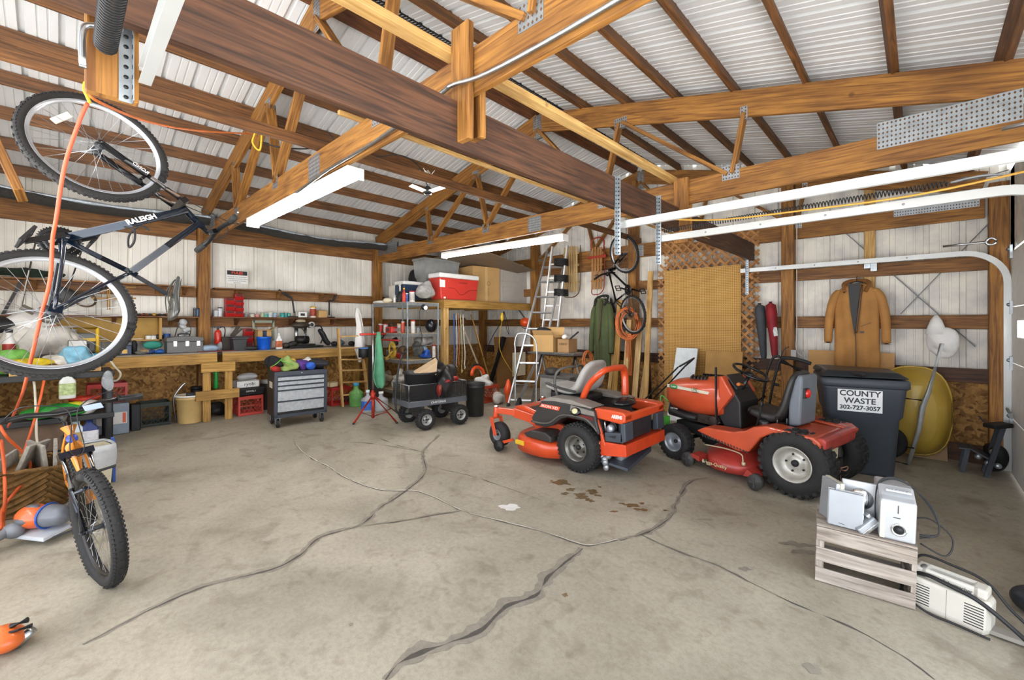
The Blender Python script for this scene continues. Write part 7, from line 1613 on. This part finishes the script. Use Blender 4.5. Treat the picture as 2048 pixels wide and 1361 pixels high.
for i in range(4): b=MB(); b.box(0,L_,.0+i*D/4+.004,(i+1)*D/4-.004,H,H+.01); b.build('top_slat',W_GREY,t)
cmx=wm(t); SV=mat('b4b6b8',.35,.3,var=.08); SV2=mat('9a9ea2',.4,.3,var=.1)
def on(x,y,z=0): return cmx@V((x,y,H+.012+z))
# flat speaker facing the viewer
q=thing('flat_speaker','flat silver panel speaker at the front left of the wooden crate','speaker',M=cmx@Matrix.Translation((.135,.045,H+.012))@Matrix.Rotation(-.05,4,'Z')@Matrix.Rotation(-.10,4,'X'))
b=MB(); b.box(-.082,.082,-.012,.012,0,.205); b.build('grille',SV2,q,bev=.004); b=MB(); b.box(-.086,.086,.010,.03,-.0,.21); b.build('back_shell',SV,q,bev=.004); b=MB(); b.bar((-.03,-.0135,.02),(.0,-.0135,.016),.002,.003); b.build('badge',DGR,q)
q=thing('flat_speaker','silver speaker turned sideways behind the flat panel speaker','speaker',M=cmx@Matrix.Translation((.055,.13,H+.012))@Matrix.Rotation(-1.05,4,'Z')@Matrix.Rotation(-.05,4,'X')); b=MB(); b.box(-.07,.07,-.012,.012,0,.24); b.build('grille',SV2,q,bev=.004); b=MB(); b.box(-.074,.074,.010,.035,-.0,.245); b.build('back_shell',mat('b7b4a2',.4,.2),q,bev=.004)
q=thing('round_stand_speaker','silver speaker with a round chrome stand tipped against the wooden crate pile','speaker',M=cmx@Matrix.Translation((.21,.15,H+.012))@Matrix.Rotation(.0,4,'Z')@Matrix.Rotation(-.12,4,'X'))
b=MB(); b.box(-.09,.09,.0,.02,0,.25); b.build('panel',SV,q,bev=.005); b=MB(); b.lathe([(.062,0),(.062,.006),(.05,.016),(.02,.022),(.001,.024)],(0,-.002,.15),(0,-1,0),30); b.build('stand_disc',CHR,q); b=MB(); b.lathe([(.028,0),(.024,.03),(.001,.034)],(-.02,-.02,.16),(0,-1,.1),20); b.build('stand_cap',STEEL,q); b=MB(); b.box(-.04,.02,-.008,-.002,.03,.06); b.build('socket',BLK,q)
q=thing('small_speaker','small chrome-edged centre speaker lying tilted between the speakers','speaker',M=cmx@Matrix.Translation((.245,.07,H+.03))@Matrix.Rotation(.5,4,'Z')@Matrix.Rotation(-.75,4,'Y')); b=MB(); b.box(-.06,.06,-.03,.03,0,.05); b.build('case',SV2,q,bev=.008); b=MB(); b.box(-.062,.062,-.034,-.03,.0,.02); b.build('trim',CHR,q,bev=.003); b=MB(); b.box(.03,.058,-.02,.02,.05,.075); b.build('foot',STEEL,q,bev=.006)
q=thing('subwoofer','silver powered speaker box with a round chrome port on the wooden crate','speaker',M=cmx@Matrix.Translation((.362,.13,H+.012))@Matrix.Rotation(.02,4,'Z'))
b=MB(); b.prism([(-.11,0),(.17,0),(.17,.27),(-.0,.275),(-.07,.235),(-.11,.22)],(-.078,0,0),(0,1,0),(0,0,1),(.156,0,0)); b.build('cabinet',SV,q,bev=.012,seg=3)
b=MB(); b.box(-.075,-.055,-.112,-.10,.005,.21); b.build('side_strip',mat('c9c6b0',.4),q)
b=MB(); b.lathe([(.035,0),(.035,.006),(.028,.008),(.024,-.004)],(.005,-.108,.065),(0,-1,0),28,cap=False); b.build('port_ring',CHR,q); b=MB(); b.lathe([(.024,0),(.001,.001)],(.005,-.1115,.065),(0,-1,0),24); b.build('port',BLK,q)
b=MB(); b.bar((-.05,-.05,.262),(.06,-.05,.262),.03,.008); b.build('button_bar',mat('e4e6e8',.25),q,bev=.003); b=MB()
for i in range(7): b.cyl((-.045+.015*i,-.05,.266),(-.045+.015*i,-.05,.270),.005,8)
b.build('buttons',STEEL,q); b=MB(); b.bar((.0,-.1125,.20),(.0,-.1125,.155),.002,.004); b.bar((-.02,-.112,.13),(.01,-.112,.13),.002,.004); b.build('marking',DGR,q)
b=MB()
S0=on(.30,.20,.05)
for k in range(3): b.tube(smooth([on(.28,.10,.02+.0*k),on(.275,.12,.16),on(.29,.14,.265+.008*k),on(.36,.17,.30+.006*k),on(.45,.20,.26),on(.53,.16,.17-.01*k),on(.55,.14,.05),on(.47,.12,.01+.01*k)]),.0035,6)
b.tube(smooth([on(.45,.17,.10),on(.52,.16,.115),on(.60,.12,.05),on(.57,.08,-.04),on(.47,.10,-.01)]),.0042,6)
tag(b.build('speaker_cable',BLK),'black cables looping over the silver powered speaker','cable')
# battery charger / compressor box
q=thing('battery_charger','beige-grey portable battery charger with vents and a carry slot on the floor','battery charger',M=Matrix.Translation((.115,3.30,gz(.115)))@TILT@Matrix.Rotation(math.radians(-14),4,'Z')@Matrix.Diagonal((.82,.9,1,1)))
BG=mat('cfcabd',.55,var=.12,sc=6)
b=MB(); b.loft([[V((x*k1,y*k2,z)) for x,y in ((-.17,-.09),(.17,-.09),(.19,-.05),(.19,.05),(.17,.09),(-.17,.09),(-.19,.05),(-.19,-.05))] for k1,k2,z in ((.96,.94,0),(1,1,.03),(1,1,.15),(.93,.90,.165))],sm=False); b.build('case',BG,q,bev=.006)
b=MB(); 
b.box(-.14,.14,-.055,-.03,.165,.215); b.box(-.14,.14,.03,.055,.165,.215); b.box(-.17,-.10,-.055,.055,.165,.215); b.box(.10,.17,-.055,.055,.165,.215); b.build('handle_block',BG,q,bev=.012)
b=MB(); b.box(-.10,.10,-.03,.03,.166,.17); b.build('slot',BLK,q)
for s in (-1,1):
    b=MB()
    for i in range(8): b.box(s*.08-.0,s*.165,-.0912,-.0895,.03+i*.014,.035+i*.014)
    b.build('vents',BLK,q)
b=MB(); b.bar((0,-.0905,.005),(0,-.0905,.16),.0012,.0012); b.build('seam',DGR,q)
b=MB(); b.ell((-.13,-.02,.216),(.015,.035,.004),14,6); b.build('knob',mat('6b6a66',.5),q)
text('Schumacher',.028,DGR,q,(.04,-.058,.185),(1,0,0),(0,.2,1),.0006)
m3=wm(q); g3=lambda x,y,z: m3@V((x,y,z))
b=MB(); b.tube(smooth([g3(-.24,-.06,.02),g3(-.22,.04,.14),g3(-.17,.08,.235),g3(-.02,.09,.235),g3(.14,.08,.215),g3(.26,.06,.12),g3(.42,.05,.03),g3(.55,-.02,.02)]),.007,8); b.tube(smooth([g3(-.22,-.02,.15),g3(-.10,-.07,.19),g3(.02,-.085,.185),g3(.14,-.085,.165),g3(.28,-.07,.09),g3(.46,-.14,.02),g3(.50,-.06,.02),g3(.36,.02,.03)]),.011,8)
b.tube(smooth([g3(-.24,-.04,.10),g3(-.20,-.10,.05),g3(-.08,-.13,.015),g3(.06,-.12,.012),g3(.2,-.12,.012)]),.006,8); tag(b.build('charger_cable',BLK),'black heavy cables wrapped over the beige battery charger','cable')
lump('drill_case','dark rounded object on the floor at the right edge, beyond the charger cables',gnd(.47,3.62),(.12,.09,.08),mat('2b2e33',.4),'tool',120,.05,3)
b=MB(); b.bar(g3(.18,-.02,.02),g3(.33,.0,.025),.06,.02); tag(b.build('clamp',mat('a8a39a',.4,.4)),'flat metal clamp beside the beige battery charger','clamp')
# outlet + wire near the post
b=MB(); b.box(-1.30,-1.24,6.97,7.0,1.10,1.2); tag(b.build('outlet_box',mat('b9b9b4',.5)),'electrical box on the post left of the tan coat','outlet')
for i,(x,y) in enumerate(((1735,530),(1748,535))): p=py(x,y,7.0); b=MB(); b.box(p.x-.03,p.x+.03,6.95,7.02,p.z-.05,p.z+.05); tag(b.build('outlet_box',GALV),'%s metal electrical box on the pale stud above the tan coat'%('left','right')[i],'outlet')
# handle bars behind tractor (upright scooter/bike bars)
b0=at(1510,845,5.6); t=thing('exercise_handle','black upright tube frame with padded grips behind the tractor seat','tube frame',gnd(-1.62,6.05)); B0=V((-1.62,6.05,gz(-1.62)))
def E3(x,y,Y=6.0): return py(x,y,Y)-B0
b=MB(); b.tube(smooth([E3(1515,860),E3(1525,800),E3(1537,735),E3(1552,712),E3(1568,722)]),.014,8); b.tube(smooth([E3(1533,858),E3(1542,790),E3(1555,735),E3(1562,718)]),.014,8); b.tube([E3(1500,815),E3(1530,792)],.014,8); b.build('frame',BLK,t)
b=MB(); b.tube([E3(1562,722),E3(1602,742)],.03,10); b.build('grip',RUB,t); b=MB(); b.tube(smooth([E3(1560,716),E3(1590,718),E3(1622,728)]),.022,10); b.build('grip',RUB,t)
b=MB(); b.tube(smooth([E3(1562,714),E3(1568,700),E3(1578,694)]),.006,6); b.ell(E3(1553,770),(.03,.02,.02),8,6); b.build('cable',BLK,t)
# ================================================================ LEFT FOREGROUND
# black plastic shelving
SZ=[1.10,.62,.20]
t=thing('plastic_shelving','black plastic shelf unit crowded with bottles at the left','shelving',gnd(-6.3,-.1)); BP=mat('2c2d2f',.6,var=.15)
X0,X1,Y0,Y1=-6.95,-6.35,-.75,.42
for z,h in ((1.05,.06),(.60,.055)): b=MB(); b.box(X0,X1,Y0,Y1,z-h,z); b.build('shelf',BP,t,world=True,bev=.008)
b=MB(); b.box(X0,X1,Y0,Y1,.22,.26); b.build('shelf',BP,t,world=True,bev=.008)
for x in (X0+.04,X1-.04):
    for y in (Y0+.04,Y1-.04): b=MB(); b.cyl((x,y,gz(x)),(x,y,1.0),.032,12); b.build('post',BP,t,world=True)
def ls(x,z,X=-6.5): return V((X,px(x,700,X).y,z+.001))
# top shelf contents
b=MB(); p=ls(18,1.05,-6.40); e=ls(168,1.05,-6.40); b.box(-6.42,-6.38,p.y,e.y,1.05,1.14); tag(b.build('shelf_board',W_LT),'pale board along the front of the black plastic shelf','board')
cbox('wooden_box','small open wooden box on the right of the black plastic shelf top',ls(181,1.05,-6.45),.12,.17,.11,mat('b98f5a',.7,var=.2),0,False)
for i,(x,X,z,r,cc,n,ct_) in enumerate([(25,-6.6,1.05,(.12,.12,.12),'6fae4a','green grass seed bag on the black plastic shelf','bag'),(45,-6.5,1.08,(.14,.18,.07),'e3c520','yellow plastic bag on the black plastic shelf','bag'),(95,-6.55,1.06,(.10,.16,.06),'5a3a20','brown jumble of cord on the black plastic shelf','cord'),(125,-6.6,1.06,(.12,.14,.09),'dcd6c8','crumpled paper on the black plastic shelf','paper'),(150,-6.6,1.06,(.12,.16,.12),'7fb8cf','light blue folded cloth on the black plastic shelf','cloth')]):
    lump('shelf_item',n,ls(x,z,X),r,mat(cc,.6,var=.4,sc=14,bump=.4),ct_,i+130,.35,9)
# bench items seen through the wheel
for i,(x,y0_,r,cc,n,ct_) in enumerate([(75,0,(.16,.36,.20),'ddd8cc','big cream paper sack lying on the bench behind the wheel','sack'),(130,0,(.14,.14,.15),'e4e0d6','cream sack next to the white carton on the bench','sack'),(45,0,(.12,.22,.14),'a9c27a','green and white grass seed sack on the bench','sack'),(60,.12,(.12,.20,.20),'e2e0da','crumpled white bag above the sacks','bag'),(30,.28,(.1,.22,.09),'1d1d1f','black folded case on the bench behind the wheel','case'),(85,.30,(.06,.12,.05),'b3261c','red tool on the pile behind the wheel','tool')]):
    lump('bench_item',n,V((-7.35,px(x,690,-7.35).y,ZB+y0_)),r,mat(cc,.6,var=.3,sc=10,bump=.4),ct_,i+150,.25,6)
cbox('white_carton','plain white carton on the bench seen through the bicycle wheel',V((-7.25,px(155,690,-7.25).y,ZB)),.14,.16,.20,WHT,0,False)
t=thing('yellow_radio','yellow and grey jobsite radio on the bench behind the wheel','radio',V((-7.45,px(160,690,-7.45).y,ZB+.04))); b=MB(); b.box(-.08,.08,-.15,.15,.0,.24); b.build('body',mat('6d7070',.5),t,bev=.03); b=MB()
for y in (-.15,.15): b.tube(smooth([(.06,y,.0),(.1,y,.12),(.06,y,.30)]),.018,8)
b.tube([(.06,-.15,.30),(.06,.15,.30)],.018,8); b.bar((.085,-.15,.16),(.085,.15,.16),.02,.04); b.build('cage',YEL,t)
b=MB(); b.box(.082,.086,-.08,.08,.03,.11); b.build('display',BLK,t)
b=MB(); b.box(-7.6,-7.3,-1,px(190,690,-7.4).y,ZB,ZB+.04); tag(b.build('dark_board',mat('3a3632',.6)),'dark board on the bench under the sacks','board')
t=thing('grey_bucket','tall pale grey bucket on the bench behind the wheel','bucket',V((-7.6,px(125,640,-7.6).y,ZB))); b=MB(); b.lathe([(.10,0),(.13,.36),(.135,.37),(.12,.36),(.001,.3)],n=20,cap=False); b.build('pail',mat('c3c2bd',.5),t)
bottle('white_spray_can','white bottle with a red diamond mark at the far left of the bench',V((-7.2,px(18,690,-7.2).y,ZB)),.05,.34,WHT,DGR,mat('c43a30',.5,var=.8,sc=12),neck=.5)
for i,(x0,y0,x1,y1) in enumerate([(0,640,55,540),(120,560,250,590)]):
    p=px(x0,y0,-7.72);q=px(x1,y1,-7.72); b=MB(); b.bar(p,q,.012,.03); tag(b.build('wall_tool',mat(('2a2826','7b6038')[i],.6)),('dark rod','long wooden handled tool')[i]+' hung on the left wall behind the wheel','tool')
t=thing('wall_rack','thin wooden lath rack on the left wall right of the wheel','rack',V((XA+.10,px(250,600,XA+.1).y,1.62)))
for y_,xa,xb in ((575,215,272),(597,185,272)): p=px(xa,y_,XA+.1);q=px(xb,y_,XA+.1); b=MB(); b.bar(p,q,.012,.02); b.build('lath',W_BN,t,world=True)
for x_ in (215,219): p=px(x_,560,XA+.1);q=px(x_,620,XA+.1); b=MB(); b.bar(p,q,.012,.012); b.build('lath',W_BN,t,world=True)
t=thing('wall_hook_tool','wooden paddle with wire springs hung on the left wall','tool',V((XA+.12,px(140,600,XA+.12).y,1.8))); p=px(124,563,XA+.12);q=px(205,572,XA+.12); b=MB(); b.bar(p,q,.02,.05); b.build('paddle',W_DK,t,world=True); b=MB(); coil(b,px(170,600,XA+.14),(1,.3,.5),.10,.006,6,.03); b.build('wire',mat('6b5a48',.5,.3),t,world=True); b=MB(); b.ell(px(130,590,XA+.16),(.06,.09,.11),12,8,.2,8,3); b.build('pulley_block',DGR,t,world=True)
lump('garland','dark green garland in a wire basket on the upper left wall shelf',V((XA+.2,px(50,490,XA+.2).y,2.10)),(.07,.32,.05),mat('1d2f1c',.9,var=.6,sc=40,bump=1),'garland',160,.5,14)
# hanging spray bottle + clear bag
t=bottle('spray_bottle','white spray bottle with green printed label hanging on the black plastic shelf',V((-6.30,px(135,800,-6.30).y,.80)),.062,.30,mat('d9dcd6',.3,alpha=.9),WHT,mat('b7c98a',.5,var=.6,sc=30),spray=True,square=True,rz=PI/2)
lump('clear_pouch','clear plastic pouch hanging at the corner of the black plastic shelf',V((-6.30,px(217,790,-6.30).y,.84)),(.02,.055,.11),mat('cdd3d6',.2,alpha=.4,var=.3,bump=.6),'bag',170,.3,9)
# middle and lower shelf contents
for i,(x,X,z,r,cc,n,ct_) in enumerate([(105,-6.42,.60,(.12,.22,.07),'2f9a3a','green plastic bag on the middle black shelf','bag'),(150,-6.42,.66,(.06,.07,.05),'e0cf2a','yellow packet on the middle black shelf','packet'),(175,-6.45,.60,(.08,.10,.08),'e5e2da','white bundle on the middle black shelf','bundle'),(170,-6.5,.72,(.10,.12,.04),'c43a26','red packet on the middle black shelf','packet')]):
    lump('shelf_item',n,ls(x,z,X),r,mat(cc,.5,var=.35,sc=12,bump=.3),ct_,i+180,.3,8)
cbox('wooden_crate_box','grey brown wooden box on the lower black shelf',ls(60,.26,-6.55),.3,.55,.30,mat('7a6350',.8,var=.3),0,False)
for x,n,cc,lc in ((152,'large pale blue plastic jug on the lower black shelf','cfdbe2','b79a62'),(178,'navy blue bottle with white label on the lower black shelf','23346f','e6e6ea')): bottle('jug',n,ls(x,.26,-6.42),.075,.32,mat(cc,.4),mat('c3cfd6',.4),mat(lc,.5,var=.3,sc=30),square=True,rz=PI/2)
b=MB(); b.lathe([(.12,0),(.13,.02),(.12,.025)],ls(150,.26,-6.3)+V((0.03,0,-.02)),(0,0,1),20); tag(b.build('blue_dish',mat('4a7f96',.4)),'blue dish under the pale blue jug','dish')
# hanging orange and white extension cords
OC=mat('d8602c',.45,var=.1); WC=mat('e6dfca',.5)
def cord(pts,r,m,label,d): 
    b=MB(); b.tube(smooth([at(x,y,dd) for x,y,dd in pts],8),r,8); tag(b.build('extension_cord',m),label,'cord')
cord([(176,205,2.0),(160,240,2.0),(130,330,2.02),(112,440,2.05),(105,480,2.08),(100,560,2.12),(80,640,2.15),(62,720,2.2),(50,770,2.6),(40,800,3.0),(16,855,3.4)],.008,mat('cf5a34',.45),'thick orange-red cord hanging down across both big bicycle wheels',2)
cord([(88,762,4.3),(80,800,4.2),(66,850,4.1),(48,905,4.0),(30,960,3.9),(10,1000,3.8)],.011,OC,'orange cord hanging from the black shelf, right of the thick one',4)
cord([(56,753,4.3),(68,765,4.3),(72,830,4.2),(74,880,4.2),(84,910,4.2),(98,935,4.3)],.010,WC,'white cord hanging from the black plastic shelf',4)
cord([(-10,830,3.2),(10,870,3.2),(40,900,3.3),(60,925,3.3),(55,955,3.2),(30,985,3.1),(5,1020,3.0),(2,1060,2.9)],.010,OC,'looped orange cord at the left edge in front of the basket',3)
cord([(2,880,3.1),(8,930,3.1),(10,1000,3.0),(6,1050,3.0),(12,1080,2.95)],.010,OC,'orange cord running straight down at the left edge',3)
cord([(215,712,4.95),(228,732,4.95),(241,748,4.95),(232,762,4.95),(208,758,4.95),(198,745,4.95)],.010,WC,'white cord looping off the nearer end of the workbench',6)
# basket with newspapers
q=thing('wicker_basket','wide brown wicker basket full of newspapers at the lower left','basket',(-5.02,-.30,gz(-5.02)),0)
WK=mat('8a6632',.8,var=.5,sc=20,bump=.8)
b=MB(); rings=[]
for j in range(15):
    z=.0+.30*j/14; k=.88+.12*(j/14)
    rings.append([V((.28*k*math.copysign(abs(math.cos(a))**.7,math.cos(a))*(1+.03*(1 if (i+j)%2 else -1)),.42*k*math.copysign(abs(math.sin(a))**.7,math.sin(a))*(1+.03*(1 if (i+j)%2 else -1)),z+.03*math.cos(a*2)*(j/14))) for i,a in enumerate([2*PI*i/64 for i in range(64)])])
b.loft(rings,sm=False); b.build('weave',WK,q); b=MB(); b.tube(rings[-1],.018,8,closed=True); b.build('rim',WK,q)
b=MB(); 
for s in (-1,1): b.tube(arc((0,s*.42,.30),.08,0,PI,10,V((1,0,0)),V((0,0,1))),.014,8)
b.build('handle',WK,q)
for i in range(9):
    b=MB(); y=-.36+.08*i; a=random.uniform(-.3,.3); bm=Matrix.Translation(V((-5.02,-.30+y,gz(-5.02)+.24)))@Matrix.Rotation(random.uniform(-.45,.15),4,'X')@Matrix.Rotation(a,4,'Z'); b.box(-.20,.20,-.012,.012,0,.20+random.uniform(-.03,.05)); b.xf(bm); tag(b.build('newspaper',mat('a8a398',.8,var=.35,sc=30),bev=.004),'folded newspaper standing in the wicker basket','newspaper','newspapers in the wicker basket')
# bagged waste basket
q=thing('waste_basket','cream waste basket lined with a clear bag behind the orange bicycle','waste basket',gnd(-5.12,.20),.2); b=MB(); b.loft([[V((x*k,y*k,z)) for x,y in ((-.14,-.11),(.14,-.11),(.14,.11),(-.14,.11))] for k,z in ((.8,0),(1,.36))],sm=False,cap=False); b.build('bin',mat('dcd3b4',.5),q,solid=.006,bev=.01)
b=MB(); b.loft([[V((x*k*(1+.05*noise.noise(V((x*9,y*9,z*20)))),y*k*(1+.05*noise.noise(V((x*5,y*9,z*13)))),z)) for x,y in ((-.14,-.11),(0,-.12),(.14,-.11),(.15,0),(.14,.11),(0,.12),(-.14,.11),(-.15,0))] for k,z in ((.95,.37),(1.04,.385),(1.05,.33),(1.06,.27),(1.04,.20))],cap=False); b.build('liner',mat('d5dadd',.25,alpha=.75,bump=.6),q)
b=MB(); b.box(-5.38,-5.18,.33,.35,gz(-5.3),gz(-5.3)+.36); tag(b.build('blue_board',mat('2453a8',.5)),'blue plastic board behind the bagged waste basket','board')
lump('red_yellow_bag','red and yellow packet on the floor behind the bicycle fork',gnd(-5.6,.22)+V((0,0,.0)),(.12,.14,.12),mat('b8301f',.5,var=.6,sc=8,col2='c9b82a'),'packet',190,.2,5)
# string trimmer heads
def trimmer(M,label):
    q=thing('string_trimmer',label,'string trimmer',M=M)
    b=MB(); b.ell((0,0,.09),(.11,.085,.075),20,12,.06,8,2); b.build('motor_cover',mat('d9602a',.35,var=.1,coat=.3),q)
    b=MB(); b.ell((0,0,.10),(.085,.093,.045),18,10); b.ell((.0,0,.155),(.05,.03,.02),12,8); b.build('grey_panel',mat('5b5d62',.5),q)
    b=MB(); b.lathe([(.07,0),(.075,.02),(.06,.12),(.045,.15),(.001,.16)],(.08,0,.10),(1,0,.05),20); b.build('housing_end',mat('6a6d74',.4),q)
    b=MB(); b.tube(arc((.10,0,.10),.079,0,2*PI,16,V((0,1,0)),V((0,0,1)))[:-1],.006,6,closed=True); b.build('blue_ring',mat('2a57b0',.4),q)
    b=MB(); b.hexa([V((-.05,-.10,.0)),V((.18,-.12,-.01)),V((.20,.05,-.01)),V((-.05,.09,.0)),V((-.05,-.09,.02)),V((.17,-.11,.012)),V((.19,.05,.012)),V((-.05,.08,.02))]); b.build('guard',mat('b9bcc0',.4),q,bev=.006)
    b=MB(); b.ell((-.04,-.09,.05),(.06,.05,.05),14,10); b.tube(smooth([V((-.05,-.10,.06)),V((-.06,-.19,.05)),V((-.07,-.30,.06))]),.028,10); b.build('neck',mat('75777b',.45),q)
    b=MB(); b.tube([V((-.07,-.29,.06)),V((-.075,-.34,.06))],.033,10); b.build('collar',CHR,q)
    b=MB(); b.tube([V((-.075,-.33,.06)),V((-.10,-.75,.10))],.027,10); b.tube([V((-.08,-.42,.065)),V((-.082,-.50,.07))],.034,10); b.build('shaft',mat('4b4b4b',.45),q); return q
p=fl(95,1062); trimmer(Matrix.Translation((-4.28,-.10,gz(-4.28)+.06))@Matrix.Rotation(math.radians(42),4,'Z')@Matrix.Rotation(.15,4,'X'),'orange and grey string trimmer head on the floor in front of the wicker basket')
q=thing('orange_power_tool','orange power tool with black handles at the bottom left corner','power tool',M=Matrix.Translation(fl(8,1300))@Matrix.Scale(.72,4)); b=MB(); b.ell((0,0,.07),(.13,.10,.07),18,12,.08,8,5); b.build('body',mat('dd6a2c',.35,coat=.3),q); b=MB(); b.tube([(.02,.03,.14),(.05,.10,.16)],.018,8); b.tube([(.06,.01,.12),(.08,.12,.13)],.014,8); b.build('handle',BLK,q); b=MB(); b.cyl((.04,.05,.02),(.05,.12,.09),.03); b.build('chrome_end',STEEL,q)

# cordless drill on the wooden box
p=ls(203,1.17,-6.42); q=thing('cordless_drill','teal cordless drill lying on the small wooden box','drill',p)
TL=mat('2f7f97',.4)
b=MB(); b.tube([(0,-.08,.04),(0,-.07,.04),(0,.06,.045),(0,.075,.045)],[.026,.032,.032,.026],12); b.build('motor_body',TL,q)
b=MB(); b.tube([(0,.075,.045),(0,.10,.046),(0,.13,.047)],[.022,.018,.008],12); b.build('chuck',BLK,q)
b=MB(); b.bar((0,-.045,.03),(.05,-.07,-.05),.03,.04); b.build('grip',BLK,q,bev=.006); b=MB(); b.bar((.045,-.09,-.055),(.06,-.03,-.06),.06,.03); b.build('battery',TL,q,bev=.005)
b=MB(); b.tube(smooth([p+V((.02,-.1,.0)),p+V((.05,-.02,-.05)),p+V((.06,.06,.0)),p+V((.03,.09,.06)),p+V((.0,.02,.07))]),.005,6); tag(b.build('red_wire',RED),'thin dark red wire looped around the teal cordless drill','wire')
